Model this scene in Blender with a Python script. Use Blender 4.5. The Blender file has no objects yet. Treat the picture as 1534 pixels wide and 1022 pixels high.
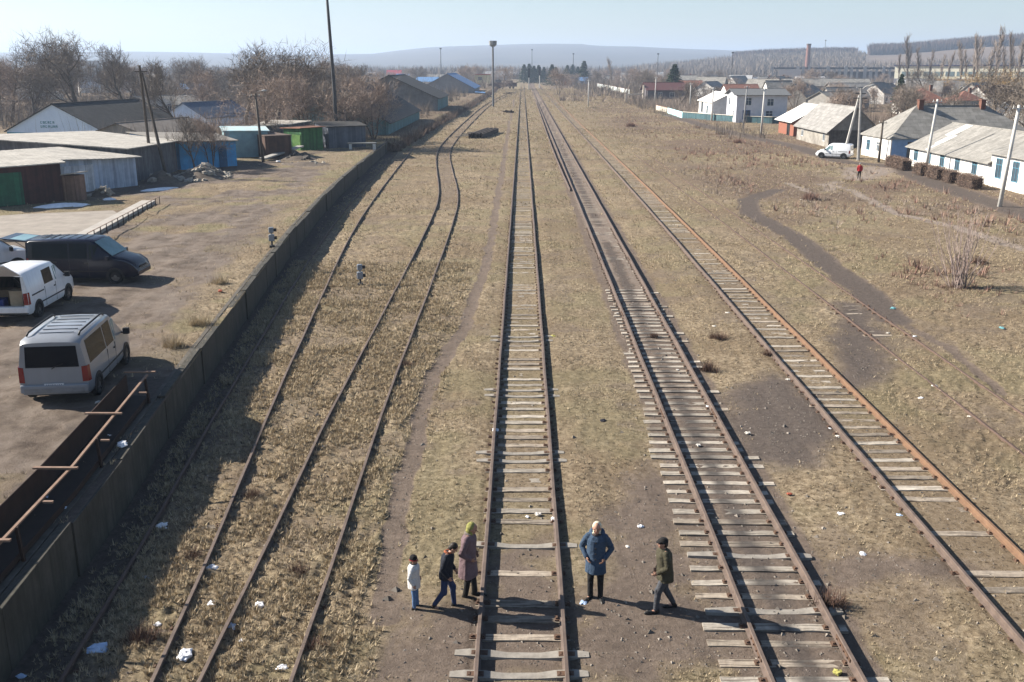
import bpy, math, random
import numpy as np
from mathutils import Vector, Matrix, Quaternion, noise as mnoise
R = math.radians
scene = bpy.context.scene
col = scene.collection
random.seed(7)

# ------------------------------------------------------------------ camera
FPX, CAM_H = 1450.0, 10.34
PITCH = math.atan(411 / FPX)
YAW = -math.atan((782.5 - 767) * math.cos(PITCH) / FPX)
cd = bpy.data.cameras.new("camera"); cam = bpy.data.objects.new("camera", cd); col.objects.link(cam)
cd.sensor_width = 36; cd.lens = 36 * FPX / 1534; cd.clip_start = .1; cd.clip_end = 30000
cam.location = (0, 0, CAM_H); cam.rotation_euler = (math.pi / 2 - PITCH, 0, -YAW)
scene.camera = cam
# ------------------------------------------------------------------ sky + sun
SUN_EL, SH_AZ = 31.0, -15.0            # elevation; direction (ccw from +X) in which shadows fall
w = bpy.data.worlds.new("World"); scene.world = w; w.use_nodes = True
nt = w.node_tree; bg = nt.nodes["Background"]
sky = nt.nodes.new("ShaderNodeTexSky"); sky.sky_type = 'NISHITA'; sky.sun_disc = False
sky.sun_elevation = R(SUN_EL); sky.sun_rotation = R(-90 - SH_AZ); sky.air_density = 1.0; sky.dust_density = .5; sky.ozone_density = 2.0
sky.altitude = 100
nt.links.new(sky.outputs[0], bg.inputs[0]); bg.inputs[1].default_value = 0.05
sd = bpy.data.lights.new("sun", 'SUN'); sun = bpy.data.objects.new("sun", sd); col.objects.link(sun)
sd.energy = 5.0; sd.angle = R(.53); sd.color = (1.0, .92, .80)
dv = Vector((math.cos(R(SUN_EL)) * math.cos(R(SH_AZ)), math.cos(R(SUN_EL)) * math.sin(R(SH_AZ)), -math.sin(R(SUN_EL))))
sun.rotation_mode = 'QUATERNION'; sun.rotation_quaternion = dv.to_track_quat('-Z', 'Y')
sun.location = (-60, 20, 60)
scene.view_settings.view_transform = 'Standard'; scene.view_settings.look = 'None'
scene.view_settings.exposure = 1.42; scene.view_settings.gamma = 1.0
scene.cycles.volume_bounces = 0; scene.cycles.max_bounces = 6; scene.cycles.transparent_max_bounces = 8

# ------------------------------------------------------------------ helpers
ct, st = math.cos(PITCH), math.sin(PITCH)
CF = Vector((math.sin(YAW) * ct, math.cos(YAW) * ct, -st)); CR = Vector((math.cos(YAW), -math.sin(YAW), 0)); CU = CR.cross(CF)
def G(px, py, z=0.0):
    """survey: the spot at height z that the photo shows at (px, py)"""
    d = CF + CR * ((px - 767) / FPX) + CU * ((511 - py) / FPX); t = (z - CAM_H) / d.z
    return Vector((d.x * t, d.y * t, z))

def tag(o, label=None, cat=None, group=None, kind=None):
    if label: o["label"] = label
    if cat: o["category"] = cat
    if group: o["group"] = group
    if kind: o["kind"] = kind
    return o
def thing(name, label, cat, loc=(0, 0, 0), rz=0.0, group=None):
    o = bpy.data.objects.new(name, None); col.objects.link(o); o.location = loc; o.rotation_euler = (0, 0, rz)
    o.empty_display_size = .3
    return tag(o, label, cat, group)
def copy_tree(o, parent=None):
    c = o.copy(); col.objects.link(c); c.parent = parent
    for ch in o.children: copy_tree(ch, c)
    return c

MATS = {}
def mat(name, c1, c2=None, scale=3.0, rough=.85, bump=.0, metal=0.0, streak=0.0, dirt=None, spec=.3, detail=6, island=0.0, coat=0.0):
    """weathered procedural surface: two tones mixed by multi-octave noise, optional vertical streaks and stain colour"""
    if name in MATS: return MATS[name]
    m = bpy.data.materials.new(name); m.use_nodes = True; n = m.node_tree; L = n.links
    b = n.nodes["Principled BSDF"]; b.inputs["Roughness"].default_value = rough; b.inputs["Metallic"].default_value = metal
    b.inputs["Specular IOR Level"].default_value = spec
    if coat: b.inputs["Coat Weight"].default_value = coat
    if c2 is None: c2 = tuple(v * .72 for v in c1)
    g = 1.0 if max(c1) > .55 else .8
    c1 = tuple(v * g for v in c1); c2 = tuple(v * g for v in c2)
    tc = n.nodes.new("ShaderNodeTexCoord")
    nz = n.nodes.new("ShaderNodeTexNoise"); nz.inputs["Scale"].default_value = scale; nz.inputs["Detail"].default_value = detail; nz.inputs["Roughness"].default_value = .65
    L.new(tc.outputs["Object"], nz.inputs["Vector"])
    rp = n.nodes.new("ShaderNodeMapRange"); rp.inputs[1].default_value = .33; rp.inputs[2].default_value = .67
    L.new(nz.outputs["Fac"], rp.inputs[0])
    mx = n.nodes.new("ShaderNodeMix"); mx.data_type = 'RGBA'; mx.inputs["A"].default_value = (*c1, 1); mx.inputs["B"].default_value = (*c2, 1)
    L.new(rp.outputs[0], mx.inputs["Factor"]); out = mx.outputs["Result"]
    if streak:
        mp = n.nodes.new("ShaderNodeMapping"); mp.inputs["Scale"].default_value = (6, 6, .5); L.new(tc.outputs["Object"], mp.inputs[0])
        n2 = n.nodes.new("ShaderNodeTexNoise"); n2.inputs["Scale"].default_value = 1.2; n2.inputs["Detail"].default_value = 5; L.new(mp.outputs[0], n2.inputs["Vector"])
        r2 = n.nodes.new("ShaderNodeMapRange"); r2.inputs[1].default_value = .45; r2.inputs[2].default_value = .75; r2.inputs[4].default_value = streak; L.new(n2.outputs["Fac"], r2.inputs[0])
        m2 = n.nodes.new("ShaderNodeMix"); m2.data_type = 'RGBA'; L.new(out, m2.inputs["A"]); m2.inputs["B"].default_value = (*(dirt or tuple(v * .35 for v in c1)), 1)
        L.new(r2.outputs[0], m2.inputs["Factor"]); out = m2.outputs["Result"]
    if island:
        gi = n.nodes.new("ShaderNodeNewGeometry"); hs = n.nodes.new("ShaderNodeHueSaturation")
        mr = n.nodes.new("ShaderNodeMapRange"); mr.inputs[3].default_value = 1 - island; mr.inputs[4].default_value = 1 + island
        L.new(gi.outputs["Random Per Island"], mr.inputs[0]); L.new(mr.outputs[0], hs.inputs["Value"]); L.new(out, hs.inputs["Color"]); out = hs.outputs["Color"]
    L.new(out, b.inputs["Base Color"])
    if bump:
        bp = n.nodes.new("ShaderNodeBump"); bp.inputs["Strength"].default_value = bump; bp.inputs["Distance"].default_value = .05
        L.new(nz.outputs["Fac"], bp.inputs["Height"]); L.new(bp.outputs[0], b.inputs["Normal"])
    MATS[name] = m
    return m
def wave_roof(name, c1, c2, axis='X', freq=5.5, **k):
    """corrugated sheet: mat() plus corrugation bump and sheet-to-sheet tone changes"""
    if name in MATS: return MATS[name]
    m = mat(name, c1, c2, **k); n = m.node_tree; L = n.links; b = n.nodes["Principled BSDF"]
    tc = n.nodes.new("ShaderNodeTexCoord"); wv = n.nodes.new("ShaderNodeTexWave"); wv.bands_direction = axis
    wv.inputs["Scale"].default_value = freq / 3; wv.inputs["Distortion"].default_value = .3
    L.new(tc.outputs["Object"], wv.inputs["Vector"])
    bp = n.nodes.new("ShaderNodeBump"); bp.inputs["Strength"].default_value = .5; bp.inputs["Distance"].default_value = .04
    L.new(wv.outputs["Fac"], bp.inputs["Height"]); L.new(bp.outputs[0], b.inputs["Normal"])
    br = n.nodes.new("ShaderNodeTexBrick"); br.inputs["Scale"].default_value = .55; br.inputs["Mortar Size"].default_value = .006
    br.inputs["Color1"].default_value = (.82, .82, .82, 1); br.inputs["Color2"].default_value = (1.1, 1.1, 1.1, 1); br.inputs["Mortar"].default_value = (.45, .45, .45, 1)
    if axis == 'Y':
        mp = n.nodes.new("ShaderNodeMapping"); mp.inputs["Rotation"].default_value = (0, 0, R(90)); L.new(tc.outputs["Object"], mp.inputs[0]); L.new(mp.outputs[0], br.inputs["Vector"])
    else: L.new(tc.outputs["Object"], br.inputs["Vector"])
    mx = n.nodes.new("ShaderNodeMix"); mx.data_type = 'RGBA'; mx.blend_type = 'MULTIPLY'; mx.inputs["Factor"].default_value = 1
    src = b.inputs["Base Color"].links[0].from_socket; L.new(src, mx.inputs["A"]); L.new(br.outputs["Color"], mx.inputs["B"]); L.new(mx.outputs["Result"], b.inputs["Base Color"])
    return m
def glass(name, c=(.02, .03, .04), rough=.08):
    if name in MATS: return MATS[name]
    return mat(name, c, tuple(v * 1.6 for v in c), scale=.8, rough=rough, spec=.12)

class MB:
    """collects shapes; build() links them as one mesh object"""
    def __init__(s): s.v = []; s.f = []; s.m = []; s.cur = 0
    def add(s, vs, fs):
        o = len(s.v); s.v += [tuple(v) for v in vs]; s.f += [tuple(i + o for i in f) for f in fs]; s.m += [s.cur] * len(fs)
    def box(s, x0, x1, y0, y1, z0, z1):
        s.add([(x0, y0, z0), (x1, y0, z0), (x1, y1, z0), (x0, y1, z0), (x0, y0, z1), (x1, y0, z1), (x1, y1, z1), (x0, y1, z1)],
              [(0, 3, 2, 1), (4, 5, 6, 7), (0, 1, 5, 4), (1, 2, 6, 5), (2, 3, 7, 6), (3, 0, 4, 7)])
    def bar(s, p, q, wd, ht, up=(0, 0, 1)):
        p, q = Vector(p), Vector(q); d = (q - p).normalized(); u = Vector(up)
        if abs(d.dot(u)) > .99: u = Vector((0, 1, 0))
        a = d.cross(u).normalized() * wd / 2; b = a.cross(d).normalized() * ht / 2
        vs = [p - a - b, p + a - b, p + a + b, p - a + b, q - a - b, q + a - b, q + a + b, q - a + b]
        s.add(vs, [(0, 1, 2, 3), (7, 6, 5, 4), (0, 4, 5, 1), (1, 5, 6, 2), (2, 6, 7, 3), (3, 7, 4, 0)])
    def tube(s, pts, rad, n=8, caps=True):
        pts = [Vector(p) for p in pts]
        if not hasattr(rad, '__len__'): rad = [rad] * len(pts)
        vs = []; ref = None
        for i, p in enumerate(pts):
            d = (pts[min(i + 1, len(pts) - 1)] - pts[max(i - 1, 0)]).normalized()
            if ref is None: ref = Vector((1, 0, 0)) if abs(d.x) < .9 else Vector((0, 1, 0))
            a = (ref - d * ref.dot(d)).normalized(); b = d.cross(a); ref = a
            for k in range(n):
                t = 2 * math.pi * k / n; vs.append(p + (a * math.cos(t) + b * math.sin(t)) * rad[i])
        fs = [(i * n + k, i * n + (k + 1) % n, (i + 1) * n + (k + 1) % n, (i + 1) * n + k) for i in range(len(pts) - 1) for k in range(n)]
        if caps: fs += [tuple(range(n - 1, -1, -1)), tuple(range((len(pts) - 1) * n, len(pts) * n))]
        s.add(vs, fs)
    def prism(s, poly, z0, z1):
        n = len(poly); z0 = z0 if hasattr(z0, '__len__') else [z0] * n; z1 = z1 if hasattr(z1, '__len__') else [z1] * n
        a = sum(poly[i][0] * poly[(i + 1) % n][1] - poly[(i + 1) % n][0] * poly[i][1] for i in range(n))
        if a < 0: poly = poly[::-1]; z0 = z0[::-1]; z1 = z1[::-1]
        vs = [(p[0], p[1], z) for p, z in zip(poly, z0)] + [(p[0], p[1], z) for p, z in zip(poly, z1)]
        s.add(vs, [tuple(range(n - 1, -1, -1)), tuple(range(n, 2 * n))] + [(i, (i + 1) % n, (i + 1) % n + n, i + n) for i in range(n)])
    def ball(s, c, r, sc=(1, 1, 1), n=10, m=7, jit=0):
        vs = [(c[0], c[1], c[2] - r * sc[2])]; fs = []
        for i in range(1, m):
            ph = math.pi * i / m - math.pi / 2
            for k in range(n):
                t = 2 * math.pi * k / n; j = 1 + random.uniform(-jit, jit)
                vs.append((c[0] + r * sc[0] * math.cos(ph) * math.cos(t) * j, c[1] + r * sc[1] * math.cos(ph) * math.sin(t) * j, c[2] + r * sc[2] * math.sin(ph) * j))
        vs.append((c[0], c[1], c[2] + r * sc[2])); T = len(vs) - 1
        for k in range(n): fs.append((0, 1 + (k + 1) % n, 1 + k)); fs.append((T, T - n + k, T - n + (k + 1) % n))
        for i in range(m - 2):
            for k in range(n): a = 1 + i * n; fs.append((a + k, a + (k + 1) % n, a + n + (k + 1) % n, a + n + k))
        s.add(vs, fs)
    def build(s, name, m, parent=None, smooth=False, loc=None, bevel=0, rz=0):
        me = bpy.data.meshes.new(name); me.from_pydata(s.v, [], s.f)
        ms = m if isinstance(m, (list, tuple)) else [m]
        for x in ms: me.materials.append(x)
        if len(ms) > 1: me.polygons.foreach_set("material_index", s.m)
        if smooth: me.polygons.foreach_set("use_smooth", [True] * len(me.polygons))
        me.update(); o = bpy.data.objects.new(name, me); col.objects.link(o)
        if parent: o.parent = parent
        if loc is not None: o.location = loc
        if rz: o.rotation_euler = (0, 0, rz)
        if bevel:
            b = o.modifiers.new("bevel", 'BEVEL'); b.width = bevel; b.segments = 2; b.limit_method = 'ANGLE'
        return o

def np_mesh(name, V, F, m, smooth=False, attr=None, parent=None, mi=None):
    """fast mesh from numpy arrays; F is (n,3) or (n,4)"""
    me = bpy.data.meshes.new(name); k = F.shape[1]
    me.vertices.add(len(V)); me.vertices.foreach_set("co", V.astype(np.float32).ravel())
    me.loops.add(F.size); me.loops.foreach_set("vertex_index", F.astype(np.int32).ravel())
    me.polygons.add(len(F)); me.polygons.foreach_set("loop_start", np.arange(0, F.size, k, dtype=np.int32))
    try: me.polygons.foreach_set("loop_total", np.full(len(F), k, dtype=np.int32))
    except Exception: pass
    for x in (m if isinstance(m, (list, tuple)) else [m]): me.materials.append(x)
    if mi is not None: me.polygons.foreach_set("material_index", mi.astype(np.int32))
    me.polygons.foreach_set("use_smooth", np.full(len(F), smooth))
    me.update(calc_edges=True)
    if attr is not None:
        a = me.color_attributes.new("mask", 'FLOAT_COLOR', 'POINT'); a.data.foreach_set("color", attr.astype(np.float32).ravel())
    o = bpy.data.objects.new(name, me); col.objects.link(o)
    if parent: o.parent = parent
    return o

# numpy value noise
def _hash(ix, iy, s):
    h = (ix.astype(np.int64) * 374761393 + iy.astype(np.int64) * 668265263 + s * 1442695041) & 0x7fffffff
    h = ((h ^ (h >> 13)) * 1274126177) & 0x7fffffff
    return ((h ^ (h >> 16)) & 0xffff) / 65535.0
def vnoise(x, y, s=0):
    ix, iy = np.floor(x), np.floor(y); fx, fy = x - ix, y - iy; fx = fx * fx * (3 - 2 * fx); fy = fy * fy * (3 - 2 * fy)
    a = _hash(ix, iy, s); b = _hash(ix + 1, iy, s); c = _hash(ix, iy + 1, s); d = _hash(ix + 1, iy + 1, s)
    return (a * (1 - fx) + b * fx) * (1 - fy) + (c * (1 - fx) + d * fx) * fy
def fbm(x, y, oct=4, s=0):
    t = 0; a = .5; tot = 0
    for i in range(oct): t = t + a * vnoise(x * 2 ** i + 17 * i, y * 2 ** i - 9 * i, s + i); tot += a; a *= .5
    return t / tot
def seg_dist(x, y, pts):
    d = np.full(x.shape, 1e9)
    for (ax, ay), (bx, by) in zip(pts[:-1], pts[1:]):
        vx, vy = bx - ax, by - ay; t = np.clip(((x - ax) * vx + (y - ay) * vy) / (vx * vx + vy * vy + 1e-9), 0, 1)
        d = np.minimum(d, np.hypot(x - ax - t * vx, y - ay - t * vy))
    return d
def inside(x, y, poly):
    c = np.zeros(x.shape, bool); n = len(poly)
    for i in range(n):
        (ax, ay), (bx, by) = poly[i], poly[i - 1]
        if ay == by: continue
        c ^= ((ay > y) != (by > y)) & (x < (bx - ax) * (y - ay) / (by - ay) + ax)
    return c
def poly_soft(x, y, poly, soft):
    """1 inside, 0 outside, soft edge"""
    d = seg_dist(x, y, poly + [poly[0]]); d = np.where(inside(x, y, poly), d, -d)
    return np.clip(d / soft + .5, 0, 1)
def px2(pts, z=0): return [tuple(G(a, b, z)[:2]) for a, b in pts]
def sst(a, b, x): t = np.clip((x - a) / (b - a), 0, 1); return t * t * (3 - 2 * t)

# ------------------------------------------------------------------ track lines and the platform wall (surveyed)
TR_C = [(0.02, -20), (0.02, 600)]
TR_R1 = [(5.1, -20), (5.2, 60), (5.33, 200), (5.5, 620)]
TR_R2 = [(10.05, -20), (10.06, 27), (10.25, 60), (10.24, 118), (10.0, 200), (9.6, 600)]
TR_R3 = [(14.6, -20), (14.62, 28), (14.6, 44), (14.5, 120)]
TR_L2 = [(-4.45, -6), (-4.73, 14.4), (-4.97, 24.5), (-5.09, 28), (-5.2, 45), (-5.42, 63.4), (-5.86, 79), (-7.95, 100), (-9.6, 118), (-10.3, 135), (-10.4, 166), (-10.3, 200), (-9.95, 260), (-8.5, 320), (-5.5, 380), (-1.2, 440), (0.0, 460)]
TR_L3 = [(-5.3, -8), (-7.1, 14.4), (-8.17, 24.5), (-8.55, 27.8), (-10.1, 44), (-11.6, 60), (-12.75, 78.4), (-14.2, 110), (-14.95, 128)]
WALL = [(-7.0, -12), (-8.2, 4), (-9.02, 14.8), (-9.62, 21.5), (-10.15, 26), (-10.72, 31), (-12.25, 45.5), (-13.3, 56.5), (-14.3, 69), (-15.05, 80), (-15.65, 93), (-16.3, 108), (-16.9, 124)]
YZ = 1.25                              # level of the loading yard
EDGE = WALL + [(-16.6, 138), (-16.2, 170), (-15.2, 220), (-14.2, 280), (-13, 400), (-12, 700)]
_ex = np.array([p[0] for p in EDGE]); _ey = np.array([p[1] for p in EDGE])
def edge_x(y): return np.interp(y, _ey, _ex)
def track_x(tr, y): return np.interp(y, [p[1] for p in tr], [p[0] for p in tr])

# ------------------------------------------------------------------ ground masks
DIRT_P = [px2(p) for p in (
    [(520, 1030), (560, 985), (640, 925), (705, 885), (735, 830), (830, 790), (850, 900), (870, 1000), (860, 1030)],
    [(845, 905), (905, 860), (900, 800), (925, 745), (990, 690), (1015, 720), (1030, 800), (1070, 900), (1120, 1000), (1000, 985), (930, 1030), (870, 1030)],
    [(1090, 590), (1150, 560), (1200, 570), (1245, 640), (1230, 690), (1180, 700), (1130, 690), (1105, 640)],
    [(1225, 830), (1300, 835), (1400, 838), (1460, 850), (1420, 875), (1300, 880), (1230, 880)],
    [(1250, 455), (1290, 455), (1330, 500), (1330, 565), (1290, 585), (1262, 540)],
    [(560, 1030), (585, 900), (600, 860), (640, 930), (620, 1030)])]
PATHS = [(px2([(575, 930), (592, 800), (615, 680), (645, 570), (700, 480), (728, 400), (742, 320), (752, 260), (762, 190), (770, 150)]), .28),
         (px2([(1165, 285), (1120, 300), (1125, 320), (1190, 355), (1245, 400), (1300, 440), (1340, 480)]), .8),
         (px2([(1340, 480), (1420, 520), (1500, 590)]), .2)]
ROAD = px2([(1000, 172), (1060, 190), (1130, 207), (1200, 222), (1262, 243), (1340, 250), (1400, 275), (1534, 320), (1700, 380)])
CREAM = [px2(p) for p in ([(1262, 252), (1300, 250), (1345, 252), (1330, 262), (1290, 272), (1262, 268)],
                          [(1222, 276), (1262, 270), (1268, 284), (1232, 290)])]
CREAM_L = [px2([(1345, 322), (1385, 330), (1440, 343), (1534, 375), (1620, 400)]), px2([(1180, 275), (1215, 290)]), px2([(1275, 285), (1345, 322)])]
CIN_P = [px2([(1160, 300), (1110, 300), (1112, 320), (1160, 345), (1235, 400), (1310, 450), (1355, 480), (1330, 440), (1240, 375), (1170, 325)]), DIRT_P[4], DIRT_P[2]]
def ground_masks(x, y):
    n = fbm(x * 1.3, y * 1.3, 4, 5); n2 = fbm(x * .35, y * .35, 4, 9); n3 = fbm(x * 3.1, y * 3.1, 3, 21)
    jx = (fbm(x * .9, y * .9, 3, 31) - .5) * 1.6; jy = (fbm(x * .9, y * .9, 3, 37) - .5) * 1.6
    X, Y = x + jx, y + jy
    dirt = np.zeros(x.shape)
    for p in DIRT_P: dirt = np.maximum(dirt, poly_soft(X, Y, p, 1.9))
    for p, wd in PATHS: dirt = np.maximum(dirt, 1 - sst(wd * .55, wd * 1.35, seg_dist(x + jx * .25, y + jy * .25, p)))
    cin_shade = np.zeros(x.shape)
    cin_shade = np.maximum(cin_shade, .95 * (1 - sst(.45, 1.0, seg_dist(x + jx * .3, y + jy * .3, PATHS[1][0]))))
    for p in CIN_P[1:]: cin_shade = np.maximum(cin_shade, poly_soft(x + jx * .7, y + jy * .7, p, 1.3))
    cin_shade = np.maximum(cin_shade, (1 - sst(.9, 1.5, seg_dist(x + jx * .3, y + jy * .3, ROAD))) * .9)
    dirt = np.maximum(dirt, 1 - sst(1.2, 1.9, seg_dist(x + jx * .4, y + jy * .4, ROAD)))
    # ballast and oil between the rails
    for tr, wi, am in ((TR_R1, 1.35, .95), (TR_C, .8, .3), (TR_R2, .95, .35)):
        d = np.abs(x - track_x(tr, y)); dirt = np.maximum(dirt, am * (1 - sst(wi * .8, wi * 1.25, d + jx * .25)))
    dl2 = np.abs(x - np.interp(y, [p[1] for p in TR_L2], [p[0] for p in TR_L2])); far = sst(55, 85, y) * (1 - sst(300, 420, y))
    dirt = np.maximum(dirt, far * .5 * (1 - sst(.7, 1.1, dl2)))
    d1 = np.abs(x - track_x(TR_R1, y)); oil = (1 - sst(.12, .42, d1 + (n3 - .5) * .35)) * sst(.35, .6, fbm(x * .0 + 1, y * .25, 2, 77) + .12) * (y < 140)
    oil = np.maximum(oil, .6 * (1 - sst(.15, .42, d1)) * sst(55, 90, y) * (y < 330))
    palest = .55 * (1 - sst(.75, .95, d1)) * sst(30, 50, y) * (1 - sst(300, 500, y)) * (1 - np.clip(oil * 1.5, 0, 1))
    cin_shade = np.maximum(cin_shade, .9 * (1 - sst(.7, 1.7, x - edge_x(y) + jx * .5)) * (y < 150))  # dark band painted along the wall foot, deepening the wall's shadow
    cin_shade = np.maximum(cin_shade, .95 * oil); dirt = np.maximum(dirt, (oil > .3) * .9)
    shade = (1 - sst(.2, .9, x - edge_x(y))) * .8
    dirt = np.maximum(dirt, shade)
    # green tinge
    dirt = np.maximum(dirt, .42 * sst(.54, .68, fbm(x * .55, y * .55, 4, 61)))
    green = sst(.46, .70, n2 + .08 * np.exp(-((x + 2.4) / 1.3) ** 2) + .06 * np.exp(-((x - 2.4) / 1.2) ** 2)) * .45
    green = np.maximum(green, .4 * (1 - sst(.7, .9, np.abs(x))) * sst(.4, .6, n2 + .05))
    brown = sst(.36, .60, fbm(x * .08, y * .08, 4, 91)) * sst(10, 20, x) * sst(35, 70, y)
    cream = palest * (.5 + n)
    for p in CREAM: cream = np.maximum(cream, poly_soft(x + jx, y + jy, p, 1.5))
    for p in CREAM_L: cream = np.maximum(cream, 1 - sst(.25, .7, seg_dist(x + jx * .4, y + jy * .4, p)))
    dirt = np.clip(dirt * (.75 + .5 * n), 0, 1)
    return dirt, green * (1 - dirt), cin_shade, np.clip(brown, 0, 1), cream
def ground_h(x, y, dirt=None):
    """relief: tussocks in the rough grass, flat in worn dirt and between rails"""
    if dirt is None: dirt = ground_masks(x, y)[0]
    c = np.ones(x.shape); lvl = np.zeros(x.shape)
    d0, d1, d2 = (np.abs(x - track_x(t, y)) for t in (TR_C, TR_R1, TR_R2))
    lvl = lvl + .035 * sst(.9, 1.05, d0) * (1 - sst(1.6, 2.4, d0)) - .012 * (1 - sst(.7, .8, d0))
    lvl = lvl - .03 * (1 - sst(1.5, 2.1, d1)) + .012 * (1 - sst(.6, .75, d1)) + .035 * sst(.86, 1.0, d2) * (1 - sst(1.6, 2.2, d2))
    for d, wd in ((d0, 1.3), (d1, 2.0), (d2, 1.3)): c = c * (.25 + .75 * sst(wd * .8, wd * 1.2, d))
    rough = .35 + .9 * sst(-3.0, -4.2, -x * -1.0)            # rougher left of the footpath
    rough = np.where(x < -3.2, 1.9, np.where(x > 12, 1.4, .85))
    t = np.abs(fbm(x * 2.6, y * 2.6, 3, 3) - .5) * 2; b = fbm(x * .5, y * .5, 3, 4) - .5
    h = rough * (.07 * (1 - t) + .05 * (fbm(x * 7, y * 7, 2, 6) - .5) - .03) + .06 * b
    return lvl + h * c * (1 - .85 * dirt)

# ground material
def ground_material(name, yard=False):
    m = bpy.data.materials.new(name); m.use_nodes = True; n = m.node_tree; L = n.links; b = n.nodes["Principled BSDF"]
    b.inputs["Roughness"].default_value = .95; b.inputs["Specular IOR Level"].default_value = .08
    tc = n.nodes.new("ShaderNodeTexCoord"); at = n.nodes.new("ShaderNodeAttribute"); at.attribute_name = "mask"
    sp = n.nodes.new("ShaderNodeSeparateColor"); L.new(at.outputs["Color"], sp.inputs[0])
    def noise(s, d=6, r=.6, off=0):
        q = n.nodes.new("ShaderNodeTexNoise"); q.inputs["Scale"].default_value = s; q.inputs["Detail"].default_value = d; q.inputs["Roughness"].default_value = r
        mp = n.nodes.new("ShaderNodeMapping"); mp.inputs["Location"].default_value = (off, off * .7, 0); L.new(tc.outputs["Object"], mp.inputs[0]); L.new(mp.outputs[0], q.inputs["Vector"]); return q.outputs["Fac"]
    def ramp(f, stops):
        r = n.nodes.new("ShaderNodeValToRGB"); L.new(f, r.inputs[0]); e = r.color_ramp.elements
        while len(e) < len(stops): e.new(.5)
        for k, (p, c) in enumerate(stops): e[k].position = p; e[k].color = (*c, 1)
        return r.outputs["Color"]
    def rng(f, a, b2, lo=0, hi=1):
        r = n.nodes.new("ShaderNodeMapRange"); r.inputs[1].default_value = a; r.inputs[2].default_value = b2; r.inputs[3].default_value = lo; r.inputs[4].default_value = hi; L.new(f, r.inputs[0]); return r.outputs[0]
    def mix(f, A, B, mode='MIX'):
        x = n.nodes.new("ShaderNodeMix"); x.data_type = 'RGBA'; x.blend_type = mode
        if isinstance(f, float): x.inputs["Factor"].default_value = f
        else: L.new(f, x.inputs["Factor"])
        for k, v in (("A", A), ("B", B)):
            if isinstance(v, tuple): x.inputs[k].default_value = (*v, 1)
            else: L.new(v, x.inputs[k])
        return x.outputs["Result"]
    def math_(op, a, c):
        x = n.nodes.new("ShaderNodeMath"); x.operation = op
        for i, v in enumerate((a, c)):
            if isinstance(v, (int, float)): x.inputs[i].default_value = v
            else: L.new(v, x.inputs[i])
        x.use_clamp = True; return x.outputs[0]
    big, mid, fine, vf = noise(.12, 5), noise(1.1, 6, .65, 5), noise(5.5, 8, .78, 11), noise(24, 5, .8, 3)
    grass = ramp(fine, [(.31, (.065, .048, .033)), (.41, (.18, .138, .093)), (.51, (.33, .265, .18)), (.63, (.50, .415, .30))])
    holes = rng(noise(10, 3, .6, 23), .34, .42)
    grass = mix(rng(mid, .38, .66), grass, mix(.6, grass, (.15, .115, .078)))
    grass = mix(rng(big, .4, .62, 0, .65), grass, (.175, .13, .085))
    grass = mix(rng(vf, .3, .7, 0, .55), grass, mix(1.0, grass, (.50, .48, .46), 'MULTIPLY'))
    grass = mix(holes, (.045, .034, .024), grass)
    gcol = ramp(fine, [(.3, (.10, .09, .05)), (.6, (.215, .19, .11)), (.8, (.31, .265, .17))])
    c = mix(sp.outputs[1], grass, gcol)
    bcol = ramp(fine, [(.25, (.06, .043, .034)), (.5, (.135, .098, .075)), (.75, (.24, .18, .13))])
    at2 = n.nodes.new("ShaderNodeAttribute"); at2.attribute_name = "mask"
    c = mix(math_('MULTIPLY', rng(at2.outputs["Alpha"], 0, 1), .85), c, bcol)
    dirt = ramp(fine, [(.25, (.085, .064, .052)), (.5, (.155, .122, .099)), (.75, (.225, .18, .148))]) if not yard else ramp(mid, [(.25, (.06, .046, .038)), (.45, (.135, .108, .088)), (.58, (.215, .178, .150)), (.78, (.34, .295, .25))])
    dirt = mix(rng(mid, .4, .62, 0, .45), dirt, (.095, .075, .062))
    vor = n.nodes.new("ShaderNodeTexVoronoi"); vor.inputs["Scale"].default_value = 9; L.new(tc.outputs["Object"], vor.inputs["Vector"])
    peb = math_('MULTIPLY', rng(vor.outputs["Distance"], .16, .10, 0, 1), rng(noise(3.1, 3, .5, 40), .50, .60))
    dirt = mix(math_('MULTIPLY', peb, .45), dirt, (.27, .24, .21))
    dm = math_('ADD', sp.outputs[0], math_('MULTIPLY', math_('SUBTRACT', fine, .5), .9)); dm = rng(dm, .3, .7)
    c = mix(dm, c, dirt)
    cin_shade = ramp(fine, [(.3, (.062, .051, .045)), (.7, (.125, .104, .092))])
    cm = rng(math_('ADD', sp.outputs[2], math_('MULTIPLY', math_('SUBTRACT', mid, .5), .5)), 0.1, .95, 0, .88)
    c = mix(cm, c, cin_shade)
    c = mix(rng(at2.outputs["Alpha"], -.15, -.9, 0, .5), c, ramp(fine, [(.3, (.27, .225, .19)), (.7, (.40, .34, .295))]))
    L.new(c, b.inputs["Base Color"])
    hsum = math_('ADD', math_('MULTIPLY', fine, .6), math_('MULTIPLY', vf, .4))
    bp = n.nodes.new("ShaderNodeBump"); bp.inputs["Strength"].default_value = .9; bp.inputs["Distance"].default_value = .10
    L.new(hsum, bp.inputs["Height"]); L.new(bp.outputs[0], b.inputs["Normal"])
    return m

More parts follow.
